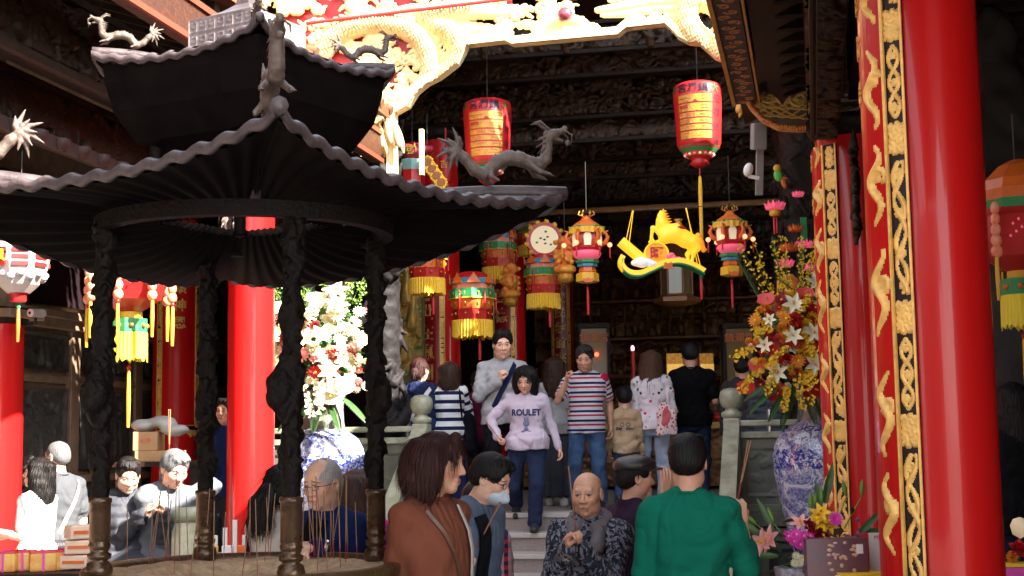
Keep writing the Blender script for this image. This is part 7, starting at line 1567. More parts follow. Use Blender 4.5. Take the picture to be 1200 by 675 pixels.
    # shoes
    for hp_, kn, an, f in legs:
        s = SDF(); x, y, z = an.x, an.y, an.z - .05 * k; tilt = (f[3] if len(f) > 3 else 0); RM = Matrix.Translation((x, y, z)) @ Matrix.Rotation(R(tilt), 4, 'X'); q = lambda *a: tuple(RM @ Vector(a))
        s.cap(q(0, .03, .045), q(0, -.06, .04), .040, .038, .02); s.cap(q(0, -.06, .035), q(0, -.16, .028), .040, .028, .02); s.cap(q(0, .025, .06), q(0, .02, .10), .036, .034, .02)
        V, F, T = s.mesh(.009, pad=.02, cut=[(q(0, 0, .008), tuple(-(RM.to_3x3() @ Vector((0, 0, 1)))))] ); so_ = mk('shoe', V, F, shoec or M_shoe, t, smooth=True)
        g = MB(); g.tube([q(0, .055, .010), q(0, -.02, .010), q(0, -.10, .010), q(0, -.175, .012)], [.036, .040, .044, .026], 10, flat=.4)
        g.build('sole', M_sole if (shoec is not None and shoec.name.startswith('white')) else M_soled, so_)
    # --- hair
    if hair != 'bald':
        s = SDF(); q = lambda *a: tuple(x * hs for x in a)
        hcut = []
        hn = .0014 if hair in ('short', 'buzz', 'crop', 'grey_thin') else .0020; fr_ = 41
        if hair in ('short', 'buzz', 'grey_thin', 'crop'):
            th_ = {'short': .011, 'buzz': .005, 'grey_thin': .006, 'crop': .014}[hair]
            s.ell(q(0, .016, .038), q(.074 + th_, .092 + th_, .080 + th_ * 1.2), .01); s.ell(q(0, .055, -.005), q(.062 + th_ * .5, .05 + th_, .055), .03)
            if hair in ('short', 'crop'):
                rr = random.Random(seed)
                for i in range(16): a = rr.uniform(-1.2, 1.2); s.cap(q(.05 * math.sin(a), -.045 * math.cos(a), .108), q(.070 * math.sin(a + .15), -.080 * math.cos(a), .090 + rr.uniform(-.008, .012)), .016 * hs, .007 * hs, .012 * hs)
            s.ell(q(0, -.112, .004), q(.080, .064, .080), .012 * hs, sub=True)
            for g_ in (-1, 1): s.ell(q(g_ * .085, -.012, -.03), q(.025, .05, .045), .01 * hs, sub=True)
            hcut = [(q(0, .0, -.028), (0, -.55, -.83))]
            if hair == 'grey_thin': s.ell(q(0, -.06, .10), q(.055, .09, .05), .02 * hs, sub=True)
        else:
            s.ell(q(0, .018, .040), q(.084, .101, .089), .01); s.ell(q(0, .060, -.02), q(.076, .055, .07), .03)
            s.ell(q(0, -.120, -.012), q(.062, .082, .082), .015 * hs, sub=False) if False else None
            rr = random.Random(seed); ln = {'bob': .13, 'shoulder': .19, 'long': .34, 'longwavy': .36, 'pony': .0, 'bun': .0, 'lowpony': .0}[hair]
            if ln:
                N_ = 34
                for i in range(N_):
                    a = R(-112 + 224 * i / (N_ - 1)); x0, y0 = .070 * math.sin(a), .020 + .083 * math.cos(a); L2 = ln * rr.uniform(.85, 1.05); wv = .014 if 'wavy' in hair else .006; i2 = i * .37 + rr.uniform(0, 1.5); pts = []; 
                    for j in range(7):
                        u = j / 6; fl_ = 1 + (.30 if hair == 'bob' else .12) * math.sin(u * PI * .8); pts.append(q(x0 * fl_ + wv * math.sin(u * 9 + i2), y0 * fl_ * (1 - .12 * u) + (.012 if ln > .3 else 0) * u, .055 - u * (L2 + .055)))
                    s.chain(pts, [v * hs * rr.uniform(.85, 1.1) for v in (.023, .023, .022, .021, .019, .014, .006)], .03 * hs)
            if hair in ('pony', 'lowpony'):
                z0 = .06 if hair == 'pony' else -.02; s.ell(q(0, .12, z0), q(.028, .03, .03), .02); 
                for i in range(7): x0 = -.02 + i * .007; s.chain([q(x0, .125, z0), q(x0 * 2.2 + .012 * math.sin(i), .165, z0 - .07), q(x0 * 2.4, .16, z0 - .17), q(x0 * 1.6, .14, z0 - .27 + rr.uniform(-.02, .03))], [.022 * hs, .024 * hs, .02 * hs, .006 * hs], .015 * hs)
            if hair == 'bun': s.ell(q(0, .115, -.015), q(.040, .036, .040), .015)
            # carve the face free
            s.ell(q(0, -.115, -.012), q(.066, .086, .090), .014 * hs, sub=True)
            if not ln:
                hcut = [(q(0, .0, -.045), (0, -.75, -.66))]
            if ln and hair != 'x': s.cap(q(-.012, -.06, .112), q(-.066, -.078, .02), .018 * hs, .010 * hs, .014 * hs); s.cap(q(-.012, -.06, .112), q(.064, -.080, .035), .018 * hs, .010 * hs, .014 * hs)
        V, F, T = s.mesh(max(.004, hh * 1.05), pad=.02, cut=hcut, noise=lambda X, Y, Z, T: (hn * (np.sin(np.arctan2(X, Y - .02) * fr_ + 5 * wob(X, Y, Z, 16, seed)) + .9 * wob(X, Y, Z * .6, 75, seed))).astype(np.float32))
        ho = mk('hair', V @ HMn[:3, :3].T + HMn[:3, 3], F, hairc or HB, t, smooth=True)
        strands(ho, V, HMn, hairc or HB, hs, long_=hair not in ('short', 'buzz', 'crop', 'grey_thin'), n=2600 if hh < .004 else 900, sc=.55 if hair == 'buzz' else 1, seed=seed, big=hh >= .004)
    r_ = dict(t=t, HM=HM, PM=PM, hands=hands, k=k, hs=hs, Mw=Mw, top=to, loc=loc, RE=RE, LE=LE, ax=ax, ay=ay, off=off, zs=zs, cy=cy, SR=SR, SL=SL)
    return r_
M_shoe = mat('black_shoe', (.02, .02, .025), .5); M_sole = mat('white_sole', (.7, .7, .7), .5); M_soled = mat('dark_sole', (.03, .03, .03), .6); M_wshoe = mat('white_sneaker', (.75, .75, .76), .55, var=.1, vscale=40)
def strap(p, name, pts, wid, m, th=.004, par=None, lift=.012):
    """a flat band lying on the torso; pts are (x, z) or (x, z, back) in torso frame units of height"""
    k = p['k']; V = []; F = []; PM = p['PM']; P = []
    for a in pts:
        x, z = a[0] * k, a[1] * k; bk = len(a) > 2 and a[2]
        A = np.interp(z, p['zs'], p['ax']) + p['off']; B = np.interp(z, p['zs'], p['ay']) + p['off']; cy = np.interp(z, p['zs'], p['cy'])
        q = max(0., 1 - abs(x / (A * 1.02)) ** 2.2) ** (1 / 2.2); P.append(PM @ Vector((x, (cy - B * q - lift) if not bk else (cy + B * q + lift), z)))
    # subdivide
    n = len(P)
    for i, c_ in enumerate(P):
        d = (P[min(i + 1, n - 1)] - P[max(i - 1, 0)]).normalized(); nn = Vector((c_.x * .8, c_.y, 0)).normalized(); s_ = d.cross(nn).normalized() * wid / 2
        V += [c_ - s_ - nn * th, c_ + s_ - nn * th, c_ + s_ + nn * th, c_ - s_ + nn * th]
    for i in range(n - 1):
        for j in range(4): F.append((4 * i + j, 4 * i + (j + 1) % 4, 4 * i + 4 + (j + 1) % 4, 4 * i + 4 + j))
    return mk(name, V, F, m, par or p['t'])
def lerp_pts(a, b, n=14, back=False): return [(a[0] + (b[0] - a[0]) * i / n, a[1] + (b[1] - a[1]) * i / n) + ((True,) if back else ()) for i in range(n + 1)]
def glasses(p, m, r=.021):
    HM = p['HM']; hs = p['hs']; g = MB()
    for sg in (-1, 1):
        pts = [HM @ (Vector((sg * .033 + r * 1.05 * math.cos(a) , -.094 + .004 * abs(math.cos(a)), .004 + r * .72 * math.sin(a))) * hs) for a in np.linspace(0, 2 * PI, 19)]; g.tube(pts, .0016, 6)
        g.tube([HM @ (Vector(v) * hs) for v in ((sg * .054, -.092, .008), (sg * .076, -.05, .008), (sg * .082, .01, .006))], .0018, 6)
    g.tube([HM @ (Vector(v) * hs) for v in ((-.012, -.094, .006), (0, -.1, .009), (.012, -.094, .006))], .0015, 6); return g.build('glasses', m, p['t'])
def held(p, hand, L_, label, n=3, back=.07, dirv=(0, 0, 1), spread=.03, r=.002, group=None):
    """incense sticks gripped in a hand: a thing of their own, one object per bundle"""
    Mh = p['Mw'] @ p['hands'][hand]; c = Mh @ Vector((0, -.028, .085)); rg = random.Random(len(label))
    t = thing('incense_bundle', label, 'incense sticks', c, group=group); dv = Vector(dirv).normalized()
    for i in range(n):
        d = (dv + Vector((rg.uniform(-spread, spread), rg.uniform(-spread, spread), 0))).normalized(); g = MB(); g.cyl(-d * back, d * L_ * .35, r * .8, n=6); g.mi = 1; g.cyl(d * L_ * .35, d * L_, r * 1.15, n=6); g.build('stick', [M_stick, mat('brown_incense', (.30, .15, .07), .8)], t)
def torso_text(p, s_, size, x, z, m, back=False, name='lettering', arc=0., sx=1., bold=.0):
    k = p['k']; o = text(name, s_, size, m, None, Matrix(), .001, sx=sx, bold=bold); PM = p['PM']
    for v in o.data.vertices:
        a, b_ = v.co.x, v.co.y; X = x * k + (a if not back else -a); Z = z * k + b_ - arc * a * a; A = np.interp(Z, p['zs'], p['ax']) + p['off']; B = np.interp(Z, p['zs'], p['ay']) + p['off']; cy = np.interp(Z, p['zs'], p['cy']); q = max(0., 1 - abs(X / A) ** 2.2) ** (1 / 2.2)
        y = cy + (B * q + .016) * (1 if back else -1) + v.co.z * (1 if back else -1); v.co = PM @ Vector((X, y, Z))
    o.parent = p['top']; return o
def vz(p, wx, wy, wz):  # world direction given as (picture right, up, away) 
    return RT * wx + Vector((0, 0, 1)) * wy + FW * wz
# ---------------- near people
p = person('bald elderly man in a dark camouflage jacket with fleece collar holding an incense stick', 691, 553, 7.1, 0, -14, w=1.05, bulk=.5, lean=6, head=(2, -4, 0), H=1.52, sk='old', old=True, hair='bald', topk='jacket', topc=cloth('camouflage_fleece', (.05, .05, .07), pat='camo'), rh=(667, 643, -.27), lh=(683, 645, -.25), rdir=(.25, -.35, .9, .5, -.2, -.3), ldir=(-.5, -.35, .8, -.4, .3, -.3), rcurl=.8, lcurl=.75, rpole=(-.45, .3, -.9), lpole=(.45, .3, -.9), botc=cloth('dark_trousers', (.03, .03, .04)), hh=.003, ch=.010, toph=.0075, seed=1)
fl = cloth('grey_fleece', (.15, .13, .13), var=.3)
s = SDF(); k = p['k']; PM = p['PM']
for i in range(12):
    a = R(-150 + i * 27.3); s.ell(PM @ Vector((.086 * math.sin(a), -.004 + .080 * math.cos(a), .332 * k - .028 * (1 - math.cos(a)))), (.032, .028, .036), .02)
for sg in (-1, 1): s.chain([PM @ Vector((sg * .066, -.085, .29 * k)), PM @ Vector((sg * .062, -.155, .25 * k)), PM @ Vector((sg * .035, -.178, .20 * k))], [.034, .034, .020], .02)
for E_, Hn in ((p['RE'], p['hands'][0].translation), (p['LE'], p['hands'][1].translation)): s.cap(E_.lerp(Hn, .78), E_.lerp(Hn, .93), .046, .044, .01)
V, F, T = s.mesh(.006, noise=lambda X, Y, Z, T: .003 * wob(X, Y, Z, 150) + .002 * wob(X, Y, Z, 300)); mk('fleece_trim', V, F, fl, p['t'], smooth=True)
s = SDF(); s.loft(PM, [.17 * k, .24 * k, .29 * k, .325 * k], [.042, .05, .060, .055], [.1, .1, .075, .058], [0] * 4, [-.033, -.033, -.01, 0], .02); V, F, T = s.mesh(.007, noise=lambda X, Y, Z, T: .003 * wob(X, Y, Z, 40)); mk('undershirt', V, F, cloth('blue_undershirt', (.04, .17, .32)), p['t'], smooth=True, attrs={'rp': V})
held(p, 0, .33, 'single dark incense stick held up by the bald man', 1, .05, vz(p, -.10, 1, -.05), .0, .0028)
held(p, 1, .0, 'x', 0) if False else None

p = person('man in a plain green long-sleeved top seen from behind holding incense up on the right', 805, 508, 6.25, 0, 172, H=1.69, w=1.0, bulk=.2, head=(4, -6, 0), sk='tan', hair='short', topk='tee', topc=cloth('bottle_green_cotton', (.003, .125, .08), var=.12), rs='three', rh=(869, 612, .16), rpole=(-.12, .55, -1), rdir=(.15, -.25, 1, .3, -1, 0), rcurl=.85, lh=(772, 668, .26), lcurl=.5, lpole=(.3, .6, -1), botc=cloth('black_trousers', (.008, .008, .011)), hh=.0035, ch=.010, toph=.0085, seed=2, fold=1.1)
held(p, 0, .30, 'three brown incense sticks held up by the man in green', 3, .06, vz(p, .22, 1, .05), .05, .0024)

p = person('man in a black leather flat cap and dark plum polo beside the bald man', 738, 536, 7.5, 0, 118, H=1.585, w=1.02, bulk=.3, head=(0, -14, 0), sk='tan', hair='short', topk='polo', topc=cloth('plum_black_polo', (.028, .014, .032)), sleeve='short', rpole=(-.2, .3, -1), lpole=(.2, .3, -1), lh=(785, 578, .10), rh=(778, 580, -.02), rdir=(0, -.2, 1, 1, 0, 0), ldir=(0, -.2, 1, -1, 0, 0), rcurl=.1, lcurl=.1, botc=cloth('black_trousers', (.008, .008, .011)), hh=.0038, ch=.011, toph=.009, seed=3)
s = SDF(); hs = p['hs']; q = lambda *a: tuple(x * hs for x in a)
s.ell(q(0, .018, .070), q(.095, .112, .060), .02); s.ell(q(0, -.035, .082), q(.086, .085, .038), .03); s.ell(q(0, -.112, .052), q(.066, .050, .010), .014)
V, F, T = s.mesh(.005, noise=lambda X, Y, Z, T: .0015 * wob(X, Y, Z, 50), cut=[(q(0, 0, .036), (0, .10, -1))]); HMn = np.array(p['HM']); mk('flat_cap', V @ HMn[:3, :3].T + HMn[:3, 3], F, mat('black_leather', (.022, .018, .016), .33, var=.3, vscale=60, bump=.3, bscale=120), p['t'], smooth=True)

p = person('woman in a rust brown long-sleeved top with dark red-brown bob hair in profile', 503, 504, 5.8, 0, 52, H=1.71, w=1.12, fem=True, bulk=.55, head=(6, 24, 0), sk='tan', hair='bob', hairc=HRed, topk='tee', topc=cloth('rust_brown_cotton', (.16, .052, .030), var=.1), rh=(478, 770, .0), lh=(540, 730, -.05), botc=cloth('black_trousers', (.008, .008, .011)), hh=.0032, ch=.010, toph=.0085, seed=4, hemz=-.09)
strap(p, 'thin_strap', [(-.065, .29)] + lerp_pts((-.06, .27), (.055, .02), 16), .014, mat('tan_black_strap', (.10, .045, .03), .4))
strap(p, 'lanyard', [(.035, .30)] + lerp_pts((.038, .27), (.06, .03), 16), .018, mat('grey_lanyard', (.35, .30, .28), .6), lift=.02)
kk = p['k']; g = MB(); g.box((0, 0, 0), (.055, .012, .10), bev=.006); o = g.build('phone', mat('black_phone', (.01, .01, .012), .15), p['t'], loc=p['PM'] @ Vector((.06 * kk, -(np.interp(.0, p['zs'], p['ay']) + .055), -.005)))
g = MB(); g.box((0, 0, 0), (.22, .06, .17), bev=.02)
for i in range(12): g.box((-.1 + i * .018, -.032, 0), (.006, .006, .15))
g.build('black_pouch', mat('black_ribbed_bag', (.006, .006, .01), .6), p['t'], loc=p['PM'] @ Vector((-.02, -(np.interp(.0, p['zs'], p['ay']) + .03), -.05)))

p = person('man with a face mask and glasses in a blue-grey jacket holding incense sticks forward', 547, 526, 6.9, 0, 58, H=1.63, w=.98, lean=5, head=(22, 12, 0), sk='light', hair='crop', topk='jacket', topc=cloth('blue_grey_denim_jacket', (.085, .115, .17), pat='denim'), rh=(529, 655, -.20), rdir=(.55, -.75, .25, .3, .3, -1), rcurl=.85, lh=(560, 700, -.1), lcurl=.7, botc=cloth('dark_trousers', (.03, .03, .04)), hh=.0033, ch=.010, toph=.009, seed=5)
glasses(p, mat('dark_metal_frame', (.05, .04, .04), .35, metal=.5))
held(p, 0, .30, 'four brown incense sticks held out by the masked man', 4, .05, vz(p, .52, 1, .05), .06, .0024)
s = SDF(); hs = p['hs']; q = lambda *a: tuple(x * hs for x in a); s.ell(q(0, -.050, -.058), q(.060, .058, .052), .01); s.cap(q(0, -.095, -.025), q(0, -.108, -.06), .012 * hs, .02 * hs, .02)
V, F, T = s.mesh(.0035, cut=[(q(0, -.022, 0), (0, 1, .25)), (q(0, 0, -.018), (0, 0, 1))], noise=lambda X, Y, Z, T: .0018 * np.abs(np.sin(Z * 260)) * (np.abs(X) < .05)); HMn = np.array(p['HM']); mk('face_mask', V @ HMn[:3, :3].T + HMn[:3, 3], F, mat('pale_blue_mask', (.50, .60, .70), .7), p['t'], smooth=True)
g = MB()
for sg in (-1, 1):
    for z0 in (-.025, -.085): g.tube([p['HM'] @ (Vector(v) * hs) for v in ((sg * .056, -.04, z0), (sg * .077, -.01, (z0 - .03) * .5), (sg * .084, .018, -.01 if z0 > -.05 else -.03))], .0012, 5)
g.build('mask_loops', M_sole, p['t'])
strap(p, 'shoulder_strap', lerp_pts((-.065, .29), (-.055, .02)), .06, cloth('black_webbing', (.005, .005, .008)), th=.006, lift=.02)

person('child in a red plaid shirt standing behind the masked man', 556, 566, 7.8, 0, 175, sk='light', hair='short', topk='tee', topc=cloth('red_plaid', (.4, .1, .1), pat='plaid'), botc=cloth('magenta_bottoms', (.35, .01, .16)), botk='skirt', hh=.006, ch=.013, seed=6)

p = person('grey balding man in glasses and a navy sweater behind the burner pillars', 386, 533, 6.55, 0, -24, H=1.61, w=1.08, bulk=.35, head=(10, -8, 0), sk='light', hair='grey_thin', hairc=HW, topk='sweater', topc=cloth('navy_sweater', (.008, .018, .075)), lh=(372, 640, -.30), rh=(352, 648, -.32), rdir=(.5, -.8, .2, 0, .2, -1), ldir=(-.9, -.5, .1, 0, .2, -1), rcurl=.6, lcurl=.6, botc=cloth('dark_trousers', (.03, .03, .04)), hh=.0033, ch=.011, toph=.009, seed=7, old=True)
glasses(p, mat('dark_metal_frame', (.05, .04, .04)), .019)
strap(p, 'black_inner_panel', [(0, .30), (-.005, .27), (-.012, .22), (-.02, .16)], .11, cloth('black_cotton', (.004, .004, .005)), lift=.004)
Mh = p['hands'][1]; g = MB(); g.lathe([(.028, -.05), (.032, -.045), (.032, -.032), (.028, -.03)], 20, M=Mh); g.build('wristwatch', mat('steel_watch', (.6, .6, .58), .25, metal=.9), p['t'])
person('woman with long brown hair and a magenta top just behind the man in glasses', 416, 549, 7.4, 0, 165, fem=True, sk='light', hair='long', hairc=HBr, topk='sweater', topc=cloth('magenta_sweater', (.50, .02, .20)), botc=cloth('dark_trousers', (.03, .03, .04)), hh=.005, ch=.013, seed=8)
p = person('woman with a curly black ponytail and white top seen from behind at the burner', 322, 541, 6.7, 0, 140, fem=True, sk='light', hair='lowpony', topk='tee', topc=cloth('cream_white_top', (.62, .56, .50)), botc=cloth('dark_trousers', (.03, .03, .04)), hh=.0042, ch=.012, seed=9, head=(12, 15, 0), lh=(345, 650, .1))
strap(p, 'black_bag_strap', lerp_pts((.07, .29), (-.08, .02), 14, True), .028, cloth('black_webbing', (.005, .005, .008)))
g = MB()
for i in range(5): a = i * 2 * PI / 5; g.ell((.012 * math.cos(a), 0, .012 * math.sin(a)), (.009, .006, .009), 8, 6)
g.build('red_flower_charm', mat('red_charm', (.6, .01, .02), .5), p['t'], loc=p['PM'] @ Vector((.02, np.interp(.15 * p['k'], p['zs'], p['ay']) + .03, .12 * p['k'])))

# ---------------- sunlit people at the left
p = person('woman with long wavy dark hair and white t-shirt at the far left, looking left', 46, 528, 10.6, 0, -112, fem=True, H=1.61, sk='light', hair='longwavy', hairc=HB, head=(-6, 22, 0), topk='tee', sleeve='short', topc=cloth('white_cotton_tee', (.72, .72, .74)), botc=cloth('grey_skirt', (.12, .13, .15)), botk='jeans', lh=(-6, 622, -.15), rh=(8, 628, .1), hh=.0042, ch=.011, seed=10)
g = MB(); HM = p['HM']; hs = p['hs']; g.tube([HM @ (Vector((.088 * math.cos(a), -.062 * math.sin(a) - .01, .085 + .03 * math.sin(a))) * hs) for a in np.linspace(-.2, PI + .2, 15)], .004, 6); g.build('sunglasses_on_head', M_black, p['t'])
p = person('man with cropped grey hair, glasses and dark t-shirt behind the long-haired woman', 70, 508, 11.2, 0, -128, H=1.73, w=1.05, sk='light', hair='buzz', hairc=HG, head=(0, 12, 0), topk='tee', sleeve='short', topc=cloth('charcoal_tee', (.06, .065, .075)), botc=cloth('navy_trousers', (.02, .03, .07)), hh=.0045, ch=.012, seed=11)
glasses(p, M_black, .02)
strap(p, 'white_red_strap', lerp_pts((-.075, .29), (.07, .0), 14, True), .03, mat('pink_white_strap', (.65, .45, .45), .6))
s = SDF(); s.cap((-.07, 0, 0), (.07, 0, 0), .055, k=.02); V, F, T = s.mesh(.008, noise=lambda X, Y, Z, T: .004 * np.sin(X * 130 + Z * 130) * np.sin(X * 130 - Z * 130)); mk('quilted_bag', V, F, mat('black_quilted', (.02, .02, .024), .35), p['t'], smooth=True, loc=p['PM'] @ Vector((.09, .14, -.01)))
person('woman in a black padded jacket bowing over the sunlit left side of the burner', 149, 528, 9.6, 0, 22, fem=True, H=1.62, w=1.1, sk='light', hair='short', head=(22, 0, 0), topk='puffer', topc=cloth('grey_black_nylon', (.045, .048, .06), rough=.45), botc=cloth('pale_grey_trousers', (.45, .45, .48)), rh=(168, 602, -.25), lh=(190, 600, -.22), hh=.0042, ch=.012, seed=12)
p = person('grey-haired man bending forward in a grey jacket with incense raised to his face', 184, 514, 9.7, 0, 40, H=1.70, lean=20, head=(18, 0, 0), sk='light', hair='crop', hairc=HG, topk='jacket', topc=cloth('grey_anorak', (.11, .12, .14), rough=.6), rh=(194, 553, -.15), rcurl=.8, lh=(226, 592, .05), lpole=(.6, .3, .3), botc=cloth('navy_trousers', (.02, .03, .07)), hh=.0042, ch=.012, seed=13)
held(p, 0, .36, 'pale incense sticks raised by the bending grey-haired man', 3, .05, vz(p, .0, 1, 0), .02, .0028)
person('man in navy half hidden behind the sunlit red column', 266, 461, 13.0, .45, -20, H=1.66, sk='tan', hair='short', topk='jacket', topc=cloth('navy_sweater', (.008, .018, .075)), botc=cloth('dark_trousers', (.03, .03, .04)), hh=.006, ch=.016, seed=14)

# ---------------- people on the steps and the platform
FZ = 1.004
p = person('tall young man in a pale grey hooded sweatshirt standing at the top of the steps', 590, 389, 13.8, FZ, 2, w=1.08, sk='light', hair='crop', head=(10, 4, 0), topk='hoodie', topc=cloth('pale_grey_fleece', (.36, .36, .37)), botc=cloth('black_trousers', (.008, .008, .011)), rh=(584, 446, -.20), rdir=(.35, -.3, .9, .6, .2, 0), rcurl=.9, rpole=(-.8, .3, -.8), lh=(612, 470, .10), shoec=M_wshoe, hh=.0045, ch=.011, seed=20, feet=[(-.10, -.06, 0), (.11, .06, 0)], fold=1.1)
strap(p, 'navy_strap', [(.07, .295)] + lerp_pts((.065, .28), (-.085, -.01), 16), .05, cloth('navy_strap_web', (.01, .015, .05)), lift=.02)
p = person('woman in a lilac sweatshirt and navy trousers walking down the steps', 618, 432, 13.25, .837, -4, fem=True, H=1.535, w=1.14, bulk=.5, sk='light', hair='shoulder', head=(24, -6, 0), topk='sweater', topc=cloth('pale_lilac_fleece', (.58, .50, .60)), botc=cloth('navy_trousers', (.02, .03, .07)), rh=(583, 512, -.10), rcurl=.7, lh=(656, 528, 0), feet=[(-.13, .26, .17, 22), (.06, -.10, 0)], shoec=mat('dark_grey_shoe', (.03, .03, .04), .6), hh=.0042, ch=.011, seed=21, rpole=(-1, .4, -.3), hemz=-.02, botk='pants')
torso_text(p, 'ROULET', .082, .0, .19, cloth('dark_blue_print', (.03, .035, .12)), bold=.003, sx=.9); torso_text(p, 'sweet dreams club', .018, .0, .045, cloth('dark_blue_print', (.1, .1, .1)))
# small abstract blue mark under the word (no character)
g = MB(); k = p['k']
for (x, z, rx, rz) in ((0, .125, .03, .026), (-.012, .15, .008, .022), (.014, .15, .008, .022), (0, .088, .022, .02), (-.03, .075, .016, .009), (.03, .075, .016, .009)):
    yy = np.interp(z * k, p['zs'], p['ay']) + p['off'] + .008; g.ell(p['PM'] @ Vector((x, -yy + np.interp(z * k, p['zs'], p['cy']), z * k)), (rx, .004, rz), 10, 6)
g.build('blue_print', cloth('grey_blue_print', (.16, .20, .32)), p['top'])
held(p, 0, .30, 'thin incense stick held low by the woman in lilac', 1, .05, vz(p, -.8, 1, 0), .0, .004)
p = person('man in a red, white and navy striped polo raising one hand on the platform', 688, 406, 13.95, FZ, -6, w=1.06, bulk=.45, sk='tan', hair='crop', hairc=hairm('dark_grey_hair', (.02, .019, .02)), head=(16, -4, 0), topk='polo', sleeve='short', topc=cloth('striped_polo', (.55, .55, .58), pat='stripes', period=.092, bands=((.0, .2, (.42, .012, .05)), (.42, .66, (.012, .015, .07)))), botc=cloth('blue_jeans', (.045, .085, .17), pat='denim'), rh=(664, 446, -.18), rcurl=.9, rdir=(.2, -.2, 1, .6, -.2, 0), rpole=(-.5, .1, -1), lh=(716, 500, .08), lpole=(.3, .6, -1), hh=.0042, ch=.011, seed=22, feet=[(-.12, -.05, 0), (.12, 0, 0)])
p = person('woman in a navy and white striped sweater with brown hair, back turned on the platform', 527, 425, 14.2, FZ, 180, fem=True, w=1.1, bulk=.3, sk='light', hair='shoulder', hairc=HBr, topk='sweater', topc=cloth('navy_white_stripes', (.68, .68, .68), pat='stripes', period=.088, bands=((.0, .42, (.010, .014, .06)),)), botc=cloth('navy_skirt', (.012, .018, .07)), botk='longskirt', rh=(548, 470, .25), lh=(512, 470, .25), hh=.005, ch=.012, seed=23)
strap(p, 'bag_strap', lerp_pts((-.075, .29), (-.09, .08), 10, True), .02, cloth('black_webbing', (.005, .005, .008)))
p2 = p
s = SDF(); s.cap((0, 0, -.18), (0, 0, .10), .085, .06, k=.02); V, F, T = s.mesh(.012, noise=lambda X, Y, Z, T: .008 * wob(X, Y, Z, 20)); mk('black_shoulder_bag', V, F, cloth('black_webbing', (.005, .005, .008)), p2['t'], smooth=True, loc=p2['PM'] @ Vector((-.20, .06, .03)), attrs={'rp': V})
p = person('woman in a navy hooded top with a pale strap across her back, hair tied up', 492, 421, 14.2, FZ, 178, fem=True, sk='light', hair='bun', hairc=HRed, topk='hoodie', topc=cloth('navy_fleece', (.012, .02, .06)), botc=cloth('dark_trousers', (.03, .03, .04)), hh=.005, ch=.012, seed=24, rh=(510, 470, .2), head=(0, -25, 0))
strap(p, 'pale_printed_strap', lerp_pts((-.08, .28), (.085, .03), 14, True), .04, mat('lilac_white_strap', (.6, .55, .62), .6), lift=.02)
person('person in maroon mostly hidden behind the man in the grey sweatshirt', 561, 436, 14.6, FZ, 178, sk='light', hair='short', w=1.0, topk='tee', sleeve='short', topc=cloth('maroon_cotton', (.07, .006, .02)), botc=cloth('dark_trousers', (.03, .03, .04)), botk='shorts', shoec=M_wshoe, hh=.006, ch=.014, seed=25)
p = person('small boy in a beige top seen from behind next to the striped polo man', 733, 457, 14.1, FZ, 176, sk='light', hair='crop', topk='sweater', topc=cloth('beige_cotton', (.50, .36, .22)), botc=cloth('blue_jeans', (.1, .1, .1)), hh=.0048, ch=.011, seed=26)
torso_text(p, 'WANDERLUST', .043, 0, .235, cloth('coral_print', (.45, .16, .08)), True, arc=1.2); torso_text(p, 'Side   Island', .04, 0, .15, cloth('dark_blue_print', (.1, .1, .1)), True, bold=.001)
g = MB(); k = p['k']
for x in (-.03, .03): g.tube([p['PM'] @ Vector((x + .02 * math.cos(a), np.interp(.18 * k, p['zs'], p['ay']) + p['off'] + .010, .185 * k + .018 * math.sin(a))) for a in np.linspace(0, 2 * PI, 12)], .003, 5)
g.build('bicycle_print', cloth('dark_blue_print', (.1, .1, .1)), p['top'])
p = person('woman in a white patterned hooded top and light jeans with long light brown hair', 765, 412, 14.2, FZ, 172, fem=True, w=1.08, bulk=.2, sk='light', hair='long', hairc=HLb, topk='hoodie', topc=cloth('white_fruit_print', (.72, .68, .74), pat='dots', sc=17, r=.27, cols=[(.6, .02, .05), (.02, .22, .08), (.72, .68, .74), (.05, .04, .08), (.5, .3, .25)]), botc=cloth('light_blue_jeans', (.30, .38, .50), pat='denim'), botk='jeans', rh=(790, 482, .18), hh=.0045, ch=.011, seed=27, hemz=-.02)
s = SDF(); s.loft(Matrix.Identity(4), [-.16, -.1, .08, .16], [.10, .11, .09, .05], [.045, .05, .04, .02], [0] * 4, [0] * 4); V, F, T = s.mesh(.01, noise=lambda X, Y, Z, T: .007 * wob(X, Y, Z, 26)); bag = mk('pink_dotted_bag', V, F, cloth('red_dot_bag', (.72, .60, .60), pat='dots', sc=26, r=.30, cols=[(.5, .01, .04), (.5, .01, .04)]), p['t'], smooth=True, loc=p['PM'] @ Vector((-.15, .17, .05)), attrs={'rp': V})
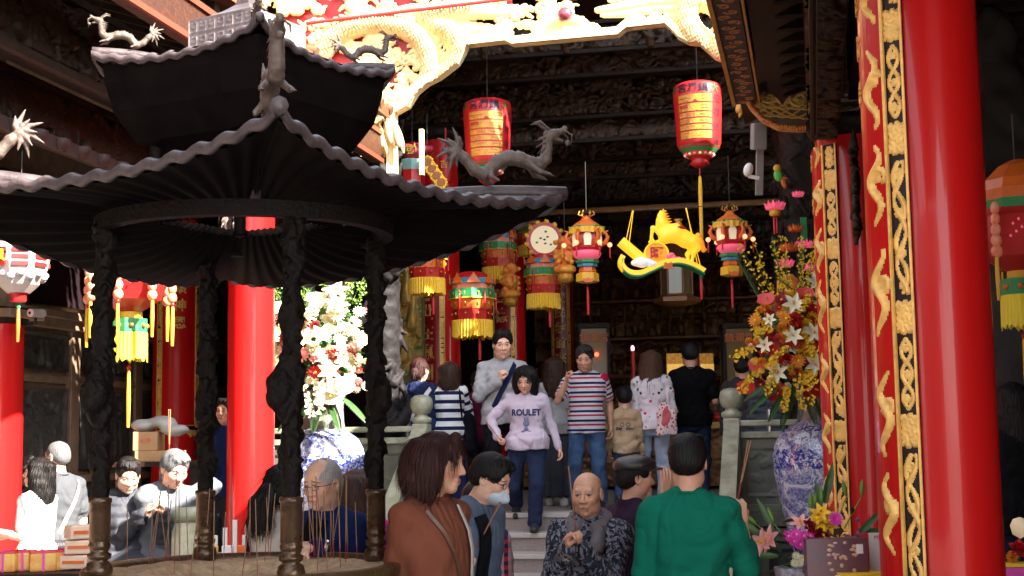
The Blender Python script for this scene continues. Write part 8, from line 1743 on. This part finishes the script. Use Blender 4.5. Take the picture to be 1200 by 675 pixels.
g = MB(); g.tube([(-.02, -.03, .13), (-.01, -.08, .25), (.03, -.12, .36)], .012, 6); g.build('handle', cloth('red_dot_bag', (.7, .6, .6)), bag)
V2 = V.copy(); V2 = V2 * np.array([.55, 1.08, .62]); mk('coral_panel', V2 + np.array([.0, .004, .03]), F, cloth('coral_canvas', (.55, .12, .13)), bag, smooth=True, attrs={'rp': V2})
person('broad man in a black t-shirt seen from behind at the altar', 812, 402, 14.7, FZ, 178, w=1.14, bulk=.2, sk='tan', hair='short', topk='tee', sleeve='short', topc=cloth('black_cotton', (.004, .004, .005)), botc=cloth('navy_trousers', (.02, .03, .07)), hh=.0048, ch=.012, seed=28, rh=(838, 475, .2), head=(8, 0, 0))
person('person in a charcoal top leaning behind the right balustrade', 872, 418, 14.5, FZ, 170, w=1.1, sk='tan', hair='short', topk='sweater', topc=cloth('charcoal_plum', (.05, .04, .05)), botc=cloth('blue_jeans', (.1, .1, .1)), hh=.006, ch=.013, seed=29)
person('person in a grey-blue padded jacket half hidden by the right flowers', 903, 428, 14.2, FZ, 190, w=1.1, sk='tan', hair='short', topk='puffer', topc=cloth('slate_nylon', (.06, .075, .09), rough=.6), botc=cloth('blue_jeans', (.1, .1, .1)), hh=.006, ch=.013, seed=30)
p = person('woman with brown hair, white top and wide grey trousers behind the steps walker', 651, 420, 14.8, FZ, 172, fem=True, sk='light', hair='long', hairc=HBr, topk='tee', sleeve='short', topc=cloth('dull_white_tee', (.36, .36, .36)), botc=cloth('dark_grey_drape', (.045, .05, .06)), botk='wide', shoec=M_wshoe, hh=.005, ch=.013, seed=31)
p = person('dark-dressed person with long black hair and a pink hair clip at the right edge', 1190, 440, 8.2, .35, 176, H=1.62, fem=True, sk='tan', hair='long', topk='jacket', topc=cloth('black_cotton', (.1, .1, .1)), botc=cloth('dark_blue_jeans', (.015, .025, .05)), botk='jeans', hh=.005, ch=.013, seed=32)
g = MB(); g.tube([p['HM'] @ (Vector((.035 * math.cos(a), .118, .03 + .02 * math.sin(a)))) for a in np.linspace(0, PI, 10)], .008, 7); g.build('pink_hair_clip', mat('pink_clip', (.75, .35, .38), .4), p['t'])
